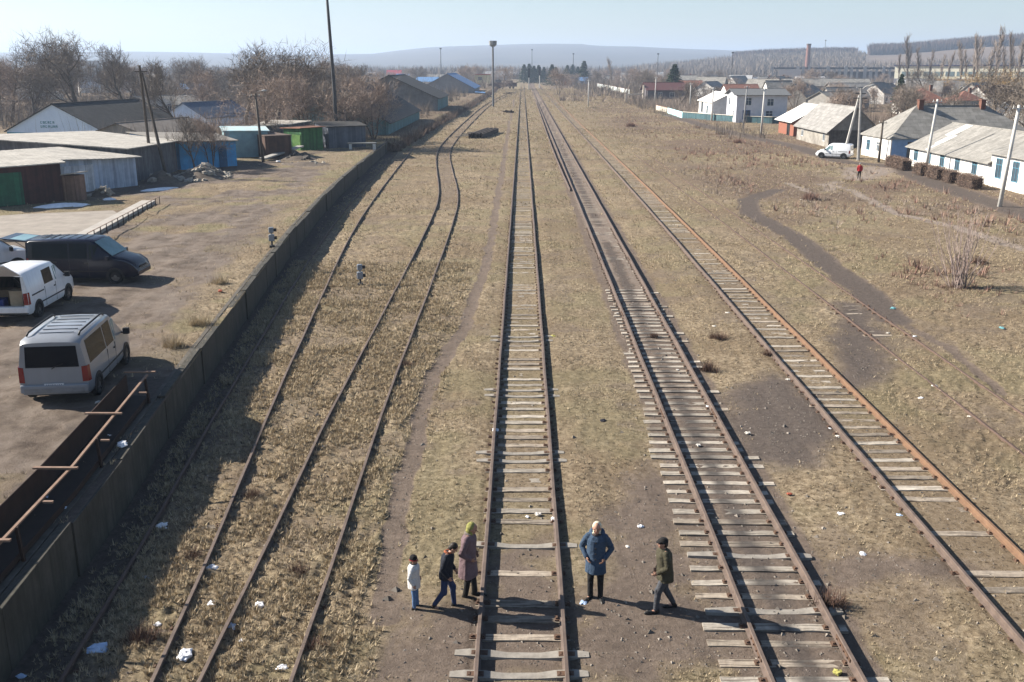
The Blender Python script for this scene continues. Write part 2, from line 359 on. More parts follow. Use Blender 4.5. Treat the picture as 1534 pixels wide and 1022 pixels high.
# ------------------------------------------------------------------ ground sheet (mesh gets coarser with distance)
def make_ground():
    u = np.concatenate([-np.geomspace(22, .78, 24)[:-1], np.linspace(-.78, .78, 640), np.geomspace(.78, 22, 24)[1:]])
    ys = [-60, -40, -20, -8, 0, 5, 9, 11.0]; y = 11.5
    while y < 320: ys.append(y); y += max(.05, y * .0048)
    while y < 12000: ys.append(y); y *= 1.035
    ys = np.array(ys); Wd = np.maximum(ys, 12.0) + 0.0
    X = u[None, :] * Wd[:, None]; Y = np.repeat(ys[:, None], len(u), 1)
    dirt, green, cin_shade, brown, cream = ground_masks(X, Y)
    Z = ground_h(X, Y, dirt) * (1 - sst(150, 300, Y))
    Z = Z + .25 * sst(0, 1, (fbm(X * .02, Y * .02, 3, 55) - .5)) * sst(60, 150, Y) * sst(18, 40, X)
    under = sst(.15, .6, edge_x(Y) - X); Z = Z * (1 - under) - .12 * under
    dirt = np.maximum(dirt, cream * .9)
    A = np.stack([dirt, green, np.clip(cin_shade - cream, 0, 1), brown * (1 - cream) - cream], -1).reshape(-1, 4)
    ny, nx = X.shape; idx = np.arange(ny * nx).reshape(ny, nx)
    F = np.stack([idx[:-1, :-1], idx[:-1, 1:], idx[1:, 1:], idx[1:, :-1]], -1).reshape(-1, 4)
    V = np.stack([X, Y, Z], -1).reshape(-1, 3)
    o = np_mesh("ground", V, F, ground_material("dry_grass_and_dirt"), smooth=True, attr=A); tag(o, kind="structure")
make_ground()

def yard_masks(x, y):
    n2 = fbm(x * .25, y * .25, 4, 15); n1 = fbm(x * 1.1, y * 1.1, 4, 25)
    d = edge_x(y) - x + (n1 - .5) * 3
    grassy = np.clip(sst(3.6, .6, d) * sst(26, 34, y) + sst(3.5, .5, d) * sst(70, 90, y) + sst(88, 100, y) * .8 + (sst(-24, -27, x + (n1 - .5) * 4) * sst(46, 56, y) * (1 - sst(66, 75, y))) * .8, 0, 1)
    grassy = np.maximum(grassy, sst(.46, .62, n2) * .85 * sst(42, 50, y))
    grassy = np.maximum(grassy, sst(.55, .68, fbm(x * .5, y * .5, 3, 18)) * .6)
    grassy = np.maximum(grassy, sst(120, 135, y))
    dirt = 1 - grassy * (.55 + .6 * n1)
    green = sst(.5, .66, fbm(x * .5, y * .5, 3, 65) + .12 * sst(95, 108, y) * (1 - sst(125, 140, y))) * (1 - dirt) * .9
    cin_shade = np.maximum((1 - sst(.9, 1.6, d)) * (y < 28) * .9, 0)  # platform strip between channel and wall painted dark, standing in for shade
    cin_shade = np.maximum(cin_shade, (1 - sst(.5, 2.4, seg_dist(x, y, [(-30, 72), (-29, 80), (-28, 88), (-26, 93), (-23, 108), (-18, 113)]))) * .7)
    return np.clip(dirt, 0, 1), green, cin_shade, sst(125, 160, y) * .6
def make_yard():
    s = np.concatenate([[0, .0], np.linspace(.02, 3, 40), np.geomspace(3.1, 60, 170), np.geomspace(64, 4000, 18)])
    ys = [-40, -12, 0, 8]; y = 12.0
    while y < 150: ys.append(y); y += max(.06, y * .0058)
    while y < 720: ys.append(y); y *= 1.03
    ys = np.array(ys); X = edge_x(ys)[:, None] - s[None, :]; Y = np.repeat(ys[:, None], len(s), 1)
    d, g, c, br = yard_masks(X, Y)
    rut = .05 * np.sin((X + 3 * fbm(X * .1, Y * .1, 2, 8)) * 3.2) * (1 - sst(60, 90, Y)) * sst(2, 4, s)[None, :]
    Z = YZ + (fbm(X * .6, Y * .6, 4, 12) - .5) * .16 * sst(.1, 1.5, s)[None, :] + rut * .5 + (fbm(X * 4, Y * 4, 3, 13) - .5) * .05 * sst(.05, .5, s)[None, :]
    fall = sst(400, 700, Y); Z = Z * (1 - fall) + .01 * fall
    beyond = Y > 124.5; X[:, 0] = np.where(beyond[:, 0], X[:, 0] + 2.2, X[:, 0]); Z[:, 0] = np.where(beyond[:, 0], -.15, Z[:, 0]); Z[~beyond[:, 0], 0] = YZ - .06
    A = np.stack([d, g, c, br], -1).reshape(-1, 4); ny, nx = X.shape; idx = np.arange(ny * nx).reshape(ny, nx)
    F = np.stack([idx[:-1, :-1], idx[1:, :-1], idx[1:, 1:], idx[:-1, 1:]], -1).reshape(-1, 4)
    V = np.stack([X, Y, Z], -1).reshape(-1, 3)
    tag(np_mesh("yard_ground", V, F, ground_material("yard_dirt", True), smooth=True, attr=A), kind="structure")
make_yard()

# platform wall of cast panels
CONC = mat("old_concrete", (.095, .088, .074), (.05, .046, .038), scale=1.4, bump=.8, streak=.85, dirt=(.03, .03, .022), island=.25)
CONC_L = mat("pale_concrete", (.46, .44, .41), (.30, .285, .26), scale=2.2, bump=.2, streak=.25)
def platform_wall():
    t = thing("platform_wall", "long weathered concrete retaining wall holding up the yard beside the tracks", "wall", (WALL[0][0], WALL[0][1], 0))
    o0 = Vector((WALL[0][0], WALL[0][1], 0)); L = []; P = [Vector((a, b, 0)) for a, b in WALL]
    for i in range(len(P) - 1):
        n = max(1, round((P[i + 1] - P[i]).length / 3.0))
        for k in range(n): L.append(P[i].lerp(P[i + 1], k / n))
    L.append(P[-1])
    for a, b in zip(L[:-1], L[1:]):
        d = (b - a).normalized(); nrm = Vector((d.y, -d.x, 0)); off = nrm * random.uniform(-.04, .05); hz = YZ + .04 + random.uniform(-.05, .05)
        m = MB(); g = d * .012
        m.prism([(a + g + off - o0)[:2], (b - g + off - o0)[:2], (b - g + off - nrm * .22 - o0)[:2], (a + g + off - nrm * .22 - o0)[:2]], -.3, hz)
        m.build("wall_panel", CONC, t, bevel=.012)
    m = MB()
    for a, b in zip(L[:-1], L[1:]):
        d = (b - a).normalized(); nrm = Vector((d.y, -d.x, 0))
        m.bar(a - o0 - nrm * .30 + Vector((0, 0, YZ - .035)), b - o0 - nrm * .30 + Vector((0, 0, YZ - .035)), .14, .12)
    m.build("coping", mat("coping_concrete", (.13, .115, .095), (.07, .06, .05), scale=2, bump=.3), t)
platform_wall()

# ------------------------------------------------------------------ railway tracks
def resample(pts, step):
    P = [Vector((a, b, 0)) for a, b in pts]; out = [P[0]]; acc = 0
    for a, b in zip(P[:-1], P[1:]):
        L = (b - a).length; t = step - acc
        while t <= L: out.append(a.lerp(b, t / L)); t += step
        acc = (acc + L) % step if L + acc >= step else acc + L
    return out
def smooth_line(pts, it=2):
    for _ in range(it):
        q = [pts[0]]
        for a, b in zip(pts[:-1], pts[1:]): q += [(a[0] * .75 + b[0] * .25, a[1] * .75 + b[1] * .25), (a[0] * .25 + b[0] * .75, a[1] * .25 + b[1] * .75)]
        pts = q + [pts[-1]]
    return pts
RAIL_P = [(-.065, 0), (.065, 0), (.065, .012), (.012, .03), (.012, .115), (.037, .125), (.037, .152), (.03, .16), (-.03, .16), (-.037, .152), (-.037, .125), (-.012, .115), (-.012, .03), (-.065, .012)]
def rail_mesh(line, off, z0, wob=.006):
    n = len(RAIL_P); vs = []
    for i, p in enumerate(line):
        d = (line[min(i + 1, len(line) - 1)] - line[max(i - 1, 0)]).normalized(); nr = Vector((d.y, -d.x, 0))
        c = p + nr * (off + wob * math.sin(p.y * .71 + off) + wob * .4 * math.sin(p.y * 1.1)); dz = .008 * math.sin(p.y * .37 + off * 2)
        vs += [(c.x + nr.x * a, c.y + nr.y * a, z0 + dz + b) for a, b in RAIL_P]
    fs = [(i * n + k, i * n + (k + 1) % n, (i + 1) * n + (k + 1) % n, (i + 1) * n + k) for i in range(len(line) - 1) for k in range(n)]
    fs += [tuple(range(n - 1, -1, -1)), tuple(range((len(line) - 1) * n, len(line) * n))]
    m = MB(); m.add(vs, fs); return m
RAILM = mat("brown_rail", (.18, .135, .112), (.105, .078, .065), scale=4, rough=.7, spec=.3)
RAILO = mat("orange_rust_rail", (.24, .145, .09), (.16, .095, .06), scale=5, rough=.85)
RAILD = mat("dull_dark_rail", (.15, .10, .08), (.095, .065, .052), scale=4, rough=.8)
WOODM = [mat("grey_sleeper_wood_%s" % c, a, b, scale=5, bump=.5, rough=.95, streak=.3) for c, a, b in (("pale", (.54, .49, .42), (.38, .335, .28)), ("brown", (.43, .37, .30), (.27, .225, .18)), ("dark", (.24, .20, .16), (.14, .115, .09)))]
def grain(m):
    n = m.node_tree; L = n.links; b = n.nodes["Principled BSDF"]; tc = n.nodes.new("ShaderNodeTexCoord"); mp = n.nodes.new("ShaderNodeMapping"); mp.inputs["Scale"].default_value = (1.3, 26, 26); L.new(tc.outputs["Object"], mp.inputs[0])
    oi = n.nodes.new("ShaderNodeObjectInfo"); nz = n.nodes.new("ShaderNodeTexNoise"); nz.noise_dimensions = '4D'; nz.inputs["Scale"].default_value = 1.0; nz.inputs["Detail"].default_value = 5; L.new(mp.outputs[0], nz.inputs["Vector"])
    w5 = n.nodes.new("ShaderNodeMath"); w5.operation = 'MULTIPLY'; w5.inputs[1].default_value = 40; L.new(oi.outputs["Random"], w5.inputs[0]); L.new(w5.outputs[0], nz.inputs["W"])
    rp = n.nodes.new("ShaderNodeValToRGB"); rp.color_ramp.elements[0].position = .36; rp.color_ramp.elements[0].color = (.25, .23, .22, 1); rp.color_ramp.elements[1].position = .52; rp.color_ramp.elements[1].color = (1, 1, 1, 1); L.new(nz.outputs["Fac"], rp.inputs[0])
    mx = n.nodes.new("ShaderNodeMix"); mx.data_type = 'RGBA'; mx.blend_type = 'MULTIPLY'; mx.inputs["Factor"].default_value = .8; L.new(b.inputs["Base Color"].links[0].from_socket, mx.inputs["A"]); L.new(rp.outputs[0], mx.inputs["B"])
    hs = n.nodes.new("ShaderNodeHueSaturation"); mr = n.nodes.new("ShaderNodeMapRange"); mr.inputs[3].default_value = .7; mr.inputs[4].default_value = 1.25; L.new(oi.outputs["Random"], mr.inputs[0]); L.new(mr.outputs[0], hs.inputs["Value"]); L.new(mx.outputs["Result"], hs.inputs["Color"]); L.new(hs.outputs[0], b.inputs["Base Color"])
for q in WOODM: grain(q)
def oil_stain(m):
    m = m.copy(); m.name = "oil_stained_" + m.name; n = m.node_tree; L = n.links; b = n.nodes["Principled BSDF"]; tc = n.nodes.new("ShaderNodeTexCoord"); sx = n.nodes.new("ShaderNodeSeparateXYZ"); L.new(tc.outputs["Object"], sx.inputs[0])
    nz = n.nodes.new("ShaderNodeTexNoise"); nz.inputs["Scale"].default_value = .9; gm = n.nodes.new("ShaderNodeNewGeometry"); L.new(gm.outputs["Position"], nz.inputs["Vector"])
    def mt(op, a, c):
        q = n.nodes.new("ShaderNodeMath"); q.operation = op
        for i, v in enumerate((a, c)):
            if isinstance(v, (int, float)): q.inputs[i].default_value = v
            elif v is not None: L.new(v, q.inputs[i])
        return q.outputs[0]
    d = mt('ABSOLUTE', mt('ADD', mt('ADD', sx.outputs[0], .05), mt('MULTIPLY', mt('SUBTRACT', nz.outputs["Fac"], .5), .6)), None)
    mr = n.nodes.new("ShaderNodeMapRange"); mr.inputs[1].default_value = .10; mr.inputs[2].default_value = .36; mr.inputs[3].default_value = .85; mr.inputs[4].default_value = 0; L.new(d, mr.inputs[0])
    mx = n.nodes.new("ShaderNodeMix"); mx.data_type = 'RGBA'; L.new(mr.outputs[0], mx.inputs["Factor"]); L.new(b.inputs["Base Color"].links[0].from_socket, mx.inputs["A"]); mx.inputs["B"].default_value = (.045, .04, .038, 1); L.new(mx.outputs["Result"], b.inputs["Base Color"]); return m
CONSL = mat("sleeper_concrete", (.36, .33, .29), (.22, .20, .175), scale=4, bump=.25)
WOODS = {False: WOODM, True: [oil_stain(q) for q in WOODM]}
PLATE = mat("rusty_plate", (.15, .09, .06), (.085, .052, .038), scale=8, rough=.9)
def sleeper_mb(kind, half_l, half_r, rr, plates=True, z0=-.1, top=.03):
    """local: along X, track centre at 0"""
    m = MB(); hw = .115 * rr.uniform(.85, 1.15)
    if kind == 'concrete':
        st_ = [(-half_l, top + .035, .10), (-.98, top + .045, .14), (-.62, top + .03, .14), (-.3, top - .005, .11), (.3, top - .005, .11), (.62, top + .03, .14), (.98, top + .045, .14), (half_r, top + .035, .10)]
        vs = []
        for x, z, b in st_: vs += [(x, -b, z0), (x, b, z0), (x, b * .8, z), (x, -b * .8, z)]
        fs = [(i * 4 + k, i * 4 + (k + 1) % 4, i * 4 + 4 + (k + 1) % 4, i * 4 + 4 + k) for i in range(len(st_) - 1) for k in range(4)] + [(3, 2, 1, 0), (28, 29, 30, 31)]
        m.add(vs, fs)
    else:
        xs = np.linspace(-half_l, half_r, 9); vs = []
        for x in xs:
            e = rr.uniform(-.012, .012); f = rr.uniform(-.012, .012); g = rr.uniform(-.008, .008)
            vs += [(x, -hw + e, z0), (x, hw + f, z0), (x, hw + f, top + g), (x, hw * .1 + f, top + g - .004), (x, -hw + e, top + g)]
        fs = [(i * 5 + k, i * 5 + (k + 1) % 5, i * 5 + 5 + (k + 1) % 5, i * 5 + 5 + k) for i in range(8) for k in range(5)] + [(4, 3, 2, 1, 0), (40, 41, 42, 43, 44)]
        m.add(vs, fs)
    if plates:
        m.cur = 1
        for s in (-1, 1):
            c = s * .795; m.box(c - .15, c + .15, -.07, .07, top + (.02 if kind == 'concrete' else -.002), top + (.045 if kind == 'concrete' else .022))
            for q in (-.11, .11):
                m.box(c + q - .018, c + q + .018, -.04, .04, top + .02, top + .055)
        m.cur = 0
    return m
def track(name, label, line, rail_m, sl, y0, y1, zr=.02, seed=1, rails=(-.795, .795), steps=2.0):
    """sl(y, rng) -> None or (kind, half_left, half_right, top, material index)"""
    rr = random.Random(seed); ln = smooth_line(line)
    t = thing(name, label, "railway track", (0, 0, 0))
    L = [p for p in resample(ln, steps)]
    for k, off in enumerate(rails):
        rail_mesh(L, off, zr).build("rail", rail_m[k % len(rail_m)], t)
    S = [p for p in resample(ln, sl.step) if y0 < p.y < y1]; far = MB(); n = 0; protos = {}
    for i, p in enumerate(S):
        y = p.y
        q = sl(y, rr)
        if q is None: continue
        kind, hl, hr, top, mi = q
        d = Vector((0, 1, 0))
        j = min(i + 1, len(S) - 1); j0 = max(i - 1, 0); d = (S[j] - S[j0]).normalized(); ang = math.atan2(-d.x, d.y) + rr.uniform(-.025, .025)
        if n < 100:
            key = (kind, round(hl * 5) / 5, round(hr, 1), round(top, 2), mi, rr.randint(0, 4))
            if key not in protos:
                o = sleeper_mb(kind, hl, hr, rr, True, top=top).build("sleeper", [WOODS['oil' in name][mi] if kind == 'wood' else CONSL, PLATE], t)
                protos[key] = o
            else:
                o = protos[key].copy(); col.objects.link(o); o.parent = t
            o.location = (p.x + rr.uniform(-.04, .04), p.y + rr.uniform(-.03, .03), 0); o.rotation_euler = (0, 0, ang)
            n += 1
        else:
            c, s_ = math.cos(ang), math.sin(ang); b = MB(); b.box(-hl, hr, -.12, .12, -.08, top)
            far.add([(p.x + a * c - e * s_, p.y + a * s_ + e * c, z) for a, e, z in b.v], b.f)
    if far.v: tag(far.build("distant_sleepers", WOODM[1], t), kind="stuff")
    return t
class SL:
    def __init__(s, step, fn): s.step = step; s.fn = fn
    def __call__(s, y, rr): return s.fn(y, rr)
def f_c(y, rr):
    r = rr.random()
    if any(abs(y - q) < .45 for q in (15.2, 19.6, 24.6, 30.0, 36.4, 37.1)) : return ('concrete', 1.25, 1.2, .02, 0)
    if y < 21: return ('wood', .95, .95, rr.choice((.0, .012, .02)), 1) if r < .8 else None
    if r < .05 and y > 24: return None
    return ('wood', rr.choice((.74, .76, .95)), rr.choice((.74, .76)), rr.choice((-.008, .004, .02)) - (.006 if y > 38 else 0), rr.choice((0, 0, 1)))
track("central_track", "straight rusty middle track past the standing people, sleepers half buried in dirt and grass", TR_C, [RAILM], SL(.6, f_c), 8, 430, seed=3)
def f_r1(y, rr):
    if y < 22 and rr.random() < .25: return ('concrete', 1.5, 1.2, -.01, 0)
    if y < 46: return ('wood', (1.6 if y < 20 else 1.5 if y < 27 else 1.35 if y < 35 else 1.15) + rr.uniform(-.12, .06), rr.choice((.95, 1.1, 1.35)), rr.choice((-.01, .0, .012)), rr.choice((0, 0, 0, 1) if y > 19 else (0, 0, 1)))
    return ('wood', .95, .95, rr.choice((-.03, -.022, -.015)), rr.choice((0, 0, 1)))
T_R1 = track("oil_stained_track", "track right of the people with a dark oil streak and many sleeper ends showing", TR_R1, [RAILM], SL(.56, f_r1), 8, 600, zr=.015, seed=5)
# close second rail beside the left rail further out
LL = [p for p in resample(smooth_line([(4.15, 84), (4.05, 95), (3.9, 130), (4.0, 200), (4.2, 300)]), 3)]
rail_mesh(LL, 0, .01).build("check_rail", RAILM, T_R1)
for y in (15.6, 28.1, 40.6, 53.1):
    for s in (-1, 1):
        m = MB(); xx = track_x(TR_R1, y) + s * .795
        for q in (-1, 1):
            m.box(xx + q * .03 - .012, xx + q * .03 + .012, y - .4, y + .4, .05, .12)
            for k in range(4): m.tube([(xx + q * .03, y - .3 + k * .2, .085), (xx + q * .068, y - .3 + k * .2, .085)], .018, 6)
        m.build("fishplate", PLATE, T_R1)
def f_r2(y, rr):
    if y < 21: return ('wood', 1.0, .95, rr.choice((.0, .02)), rr.choice((0, 1, 1))) if rr.random() < .75 else None
    return ('wood', rr.choice((.76, .95, 1.2)), 1.35 if 30 < y < 37 else rr.choice((.76, 1.0)), rr.choice((.005, .018, .03)) - (.01 if y > 50 else 0), rr.choice((0, 0, 1)))
track("orange_rusted_track", "track with orange rusted rails and grey wooden sleepers, right of the oil-stained track", TR_R2, [RAILM, RAILO], SL(.62, f_r2), 10, 560, seed=8)
def f_r3(y, rr): return ('wood', 1.0, .95, rr.choice((.0, .015)), rr.choice((1, 2))) if 36.5 < y < 46 and rr.random() < .9 else None
track("buried_track", "outermost right track, thin rails nearly buried in dry grass beside the cinder path", TR_R3, [RAILD], SL(.7, f_r3), 20, 90, zr=-.07, seed=4)
def f_l2(y, rr): return ('wood', 1.2, 1.2, rr.choice((-.01, .01)), 2) if (y > 70 and rr.random() < .5) or rr.random() < .12 else None
track("curving_siding", "weedy siding left of the footpath that bends away left in the distance", TR_L2, [RAILM], SL(.62, f_l2), 14, 300, zr=.0, seed=6)
def f_l3(y, rr): return ('wood', 1.2, 1.2, rr.choice((-.01, .01)), 2) if rr.random() < .14 else None
track("platform_siding", "overgrown siding beside the concrete wall, one rail in the wall's shadow", TR_L3, [RAILD, RAILM], SL(.62, f_l3), 12, 120, zr=.0, seed=9)

# ------------------------------------------------------------------ people
def capsule(mb, a, b, ra, rb, n=12, k=4):
    a, b = Vector(a), Vector(b); d = (b - a); L = d.length; d = d.normalized() if L > 1e-6 else Vector((0, 0, 1))
    pts = []; rad = []
    for i in range(k): t = (math.pi / 2) * (1 - i / k); pts.append(a - d * ra * math.sin(t)); rad.append(max(.0008, ra * math.cos(t)))
    pts.append(a); rad.append(ra); pts.append(b); rad.append(rb)
    for i in range(1, k + 1): t = (math.pi / 2) * i / k; pts.append(b + d * rb * math.sin(t)); rad.append(max(.0008, rb * math.cos(t)))
    mb.tube(pts, rad, n)
def ell(mb, c, rx, ry, rz, rot=None, n=16, m=12):
    q = MB(); q.ball((0, 0, 0), 1, (rx, ry, rz), n, m); M = rot or Matrix.Identity(3)
    mb.add([Vector(c) + M @ Vector(v) for v in q.v], q.f)
def fused(mb, name, m, parent, voxel=.012, smooth=2):
    o = mb.build(name + "_src", m, None)
    r = o.modifiers.new("r", 'REMESH'); r.mode = 'VOXEL'; r.voxel_size = voxel; r.use_smooth_shade = True
    if smooth: s = o.modifiers.new("s", 'SMOOTH'); s.factor = .5; s.iterations = smooth
    dg = bpy.context.evaluated_depsgraph_get(); me = bpy.data.meshes.new_from_object(o.evaluated_get(dg)); me.name = name
    for mod in list(o.modifiers): o.modifiers.remove(mod)
    old = o.data; o.data = me; bpy.data.meshes.remove(old); o.name = name; o.parent = parent
    if not me.materials: me.materials.append(m)
    return o
def cloth(name, c, c2=None, rough=.9): return mat(name, c, c2 or tuple(v * .7 for v in c), scale=11, rough=rough, bump=.9)
SKIN = mat("skin", (.44, .25, .18), (.36, .20, .14), scale=8, rough=.55)
HAIRD = mat("dark_hair", (.022, .016, .012), (.012, .009, .007), scale=30, rough=.6)
BLACKF = cloth("black_fabric", (.018, .017, .018)); BOOT = mat("black_boot_leather", (.02, .018, .017), rough=.45)
def person(label, loc, rz, H, coat_c, coat_len, legs_m, boots_m, pose, group=None, hat=None, scarf=None, hood=False, hair=True, slim=1.0, far=False, child=False, lean=0.0, head_dn=0.0, collar=None, boot_h=.1):
    """local frame: faces +X, left is +Y. pose: per-limb joints in metres for a 1.7 m adult"""
    s = H / 1.7; t = thing("person", label, "person", loc, rz, group)
    hs = 1.12 if child else 1.0
    def V(x, y, z): return Vector((x + lean * max(0, z - .9), y, z)) * s
    P = dict(hipL=(0, .09, .90), hipR=(0, -.09, .90), kneeL=(.02, .10, .48), kneeR=(.02, -.10, .48), ankL=(0, .10, .085), ankR=(0, -.10, .085), toeL=(.17, .12, .03), toeR=(.17, -.12, .03),
             shL=(0, .185, 1.40), shR=(0, -.185, 1.40), elL=(-.03, .25, 1.12), elR=(-.03, -.25, 1.12), wrL=(.06, .24, .88), wrR=(.06, -.24, .88))
    P.update(pose); J = {k: V(*v) for k, v in P.items()}
    hc = V(.02 + head_dn * .09, 0, 1.585 - head_dn * .03); nk = V(.0, 0, 1.43)
    Mh = Matrix.Rotation(R(38) * head_dn, 3, 'Y')
    vx = .02 if far else .0075
    b = MB()
    # body: one continuous surface
    ell(b, V(0, 0, .95), .115 * s, .155 * s * slim, .12 * s); ell(b, V(.0, 0, 1.12), .10 * s, .135 * s * slim, .16 * s); ell(b, V(0, 0, 1.30), .115 * s, .16 * s * slim, .16 * s)
    capsule(b, V(0, .12, 1.40), V(0, -.12, 1.40), .062 * s, .062 * s); capsule(b, nk - Vector((0, 0, .03)), hc - Vector((0, 0, .05 * s)), .056 * s, .052 * s)
    def hd(x, y, z): return hc + Mh @ (Vector((x, y, z)) * s * hs)
    ell(b, hd(-.008, 0, .02), .098 * s * hs, .078 * s * hs, .102 * s * hs, Mh); ell(b, hd(.025, 0, -.055), .062 * s * hs, .056 * s * hs, .065 * s * hs, Mh); ell(b, hd(.045, 0, -.085), .03 * s * hs, .032 * s * hs, .026 * s * hs, Mh)
    capsule(b, hd(.086, 0, .012), hd(.108, 0, -.022), .010 * s, .015 * s)
    for q in (-1, 1): ell(b, hd(-.005, q * .08, -.01), .018 * s, .012 * s, .03 * s, Mh); ell(b, hd(.055, q * .036, -.03), .03 * s, .026 * s, .026 * s, Mh); capsule(b, hd(.078, q * .018, .026), hd(.073, q * .046, .024), .010 * s, .009 * s)
    capsule(b, hd(.080, -.02, -.055), hd(.080, .02, -.055), .009 * s, .009 * s)
    for q in "LR":
        capsule(b, J['hip' + q], J['knee' + q], .082 * s * slim, .055 * s * slim); capsule(b, J['knee' + q], J['ank' + q], .055 * s * slim, .036 * s)
        capsule(b, J['ank' + q] - Vector((.02 * s, 0, .03 * s)), J['toe' + q], .04 * s, .03 * s)
        capsule(b, J['sh' + q], J['el' + q], .05 * s, .038 * s); capsule(b, J['el' + q], J['wr' + q], .038 * s, .025 * s)
        d = (J['wr' + q] - J['el' + q]).normalized(); sg = 1 if q == 'L' else -1
        pal = J['wr' + q] + d * .045 * s; side = Vector((0, sg, 0)); fw = side.cross(d).normalized() * sg; fw = fw if fw.x >= 0 else -fw; inn = -side
        Mo = Matrix((fw, side, d)).transposed()
        ell(b, pal, .040 * s, .017 * s, .05 * s, Mo)
        for k, (o_, L_) in enumerate(((.028, .065), (.010, .075), (-.008, .07), (-.026, .055))):
            p0 = pal + fw * o_ * s + d * .038 * s; p1 = p0 + (d * .8 + inn * .35).normalized() * L_ * .5 * s; p2 = p1 + (d * .45 + inn * .9).normalized() * L_ * .5 * s
            capsule(b, p0, p1, .0085 * s, .0078 * s, 8, 2); capsule(b, p1, p2, .0078 * s, .0068 * s, 8, 2)
        p0 = pal + fw * .034 * s - d * .02 * s; p1 = p0 + (fw * .7 + d * .6 + inn * .3).normalized() * .035 * s; capsule(b, p0, p1, .012 * s, .010 * s, 8, 2); capsule(b, p1, p1 + (d + inn * .5).normalized() * .028 * s, .010 * s, .008 * s, 8, 2)
    body = fused(b, "body", SKIN, t, vx if far else .0065, 1)
    if not far:
        for q in (-1, 1): e = MB(); ell(e, hd(.079, q * .032, .008), .010 * s, .012 * s, .008 * s, Mh, 8, 6); e.build("eye", mat("eye_dark", (.03, .02, .015), rough=.2), t)
        e = MB(); capsule(e, hd(.0845, -.022, -.053), hd(.0845, .022, -.053), .005 * s, .005 * s, 8, 2); e.build("mouth", mat("lip", (.30, .11, .09)), t)
    # trousers
    k = MB()
    ell(k, V(0, 0, .95), .13 * s, .165 * s * slim, .12 * s)
    for q in "LR":
        capsule(k, J['hip' + q], J['knee' + q], .097 * s * slim, .07 * s * slim); e2 = J['ank' + q].lerp(J['knee' + q], .06)
        capsule(k, J['knee' + q], e2, .068 * s * slim, .055 * s); 
        if not far: capsule(k, J['knee' + q] + Vector((.02, 0, -.03)) * s, J['knee' + q] + Vector((.03, 0, .05)) * s, .062 * s, .055 * s)
    fused(k, "trousers", legs_m, t, vx * 1.4, 2)
    for q in "LR":
        k = MB(); a = J['ank' + q]; tt = J['toe' + q]; hl = a + (a - tt).normalized() * .045 * s; hl.z = tt.z + .012 * s
        capsule(k, hl, tt, .047 * s, .043 * s); capsule(k, tt, tt + (tt - hl).normalized() * .05 * s, .045 * s, .034 * s); capsule(k, hl + Vector((.02 * s, 0, .02 * s)), a.lerp(J['knee' + q], boot_h), .048 * s, .055 * s)
        fused(k, "shoe", boots_m, t, vx * 1.4, 1)
    # coat: torso, skirt, sleeves in one surface
    k = MB(); z0 = coat_len; rs = []
    hemw = .26 if coat_len < .6 else (.215 if coat_len < .8 else .19)
    lv = [(z0, .185 if coat_len < .7 else .155, hemw), (z0 + .1, .182 if coat_len < .7 else .158, hemw * .97), (.92, .158, .20), (1.08, .145, .185), (1.22, .150, .195), (1.34, .148, .20), (1.42, .112, .165), (1.47, .07, .08)]
    lv = [l for i, l in enumerate(lv) if i == 0 or l[0] > lv[0][0] + .02]; n = 28; vs = []
    for i, (z, rx, ry) in enumerate(lv):
        c = V(0, 0, z)
        for a in range(n):
            an = 2 * math.pi * a / n; w_ = 1 + (.045 if z < .95 else .018) * math.sin(an * 5 + z * 3) + .02 * math.sin(an * 11 + z * 9)
            vs.append((c.x + rx * s * slim * math.cos(an) * w_, c.y + ry * s * slim * math.sin(an) * w_, c.z))
    fs = [(i * n + a, i * n + (a + 1) % n, (i + 1) * n + (a + 1) % n, (i + 1) * n + a) for i in range(len(lv) - 1) for a in range(n)] + [tuple(range(n - 1, -1, -1)), tuple(range((len(lv) - 1) * n, len(lv) * n))]
    k.add(vs, fs)
    for q in "LR":
        e2 = J['wr' + q].lerp(J['el' + q], .08); capsule(k, J['sh' + q] + Vector((0, -.02 if q == 'L' else .02, .0)) * s, J['el' + q], .072 * s, .06 * s); capsule(k, J['el' + q], e2, .06 * s, .048 * s)
        for f_ in (.25, .5, .75): capsule(k, J['sh' + q].lerp(J['el' + q], f_), J['sh' + q].lerp(J['el' + q], f_ + .03), .073 * s, .070 * s)
    if hood: 
        for an in np.linspace(-2.4, 2.4, 13): capsule(k, nk + Vector((-.055 - .085 * math.cos(an), .115 * math.sin(an), .035 + .03 * math.cos(an))) * 1.0, nk + Vector((-.055 - .085 * math.cos(an + .3), .115 * math.sin(an + .3), .035 + .03 * math.cos(an + .3))), .05 * s, .05 * s, 8, 2)
    fused(k, "coat", coat_c, t, vx * 1.5, 2)
    if collar is not None:
        k = MB(); pr = None
        for an in np.linspace(0, 2 * math.pi, 17):
            p = nk + Vector((.075 * math.cos(an), .08 * math.sin(an), .03 + .012 * math.sin(an * 2))) * s
            if pr: capsule(k, pr, p, .03 * s, .03 * s, 8, 2)
            pr = p
        fused(k, "collar", collar, t, vx * 1.4, 1)
    if hood and not far:                                  # toggles, pocket flaps, belt
        k = MB()
        for z in (1.32, 1.2, 1.08, .96): ell(k, V(.155, 0, z), .008, .018, .018)
        k.build("buttons", mat("coat_button", (.05, .05, .055), rough=.4), t)
    if hair:
        k = MB(); ell(k, hd(-.022, 0, .035), .098 * s * hs, .086 * s * hs, .10 * s * hs, Mh); ell(k, hd(-.05, 0, -.02), .07 * s * hs, .08 * s * hs, .075 * s * hs, Mh)
        fused(k, "hair", HAIRD, t, vx * 1.3, 1)
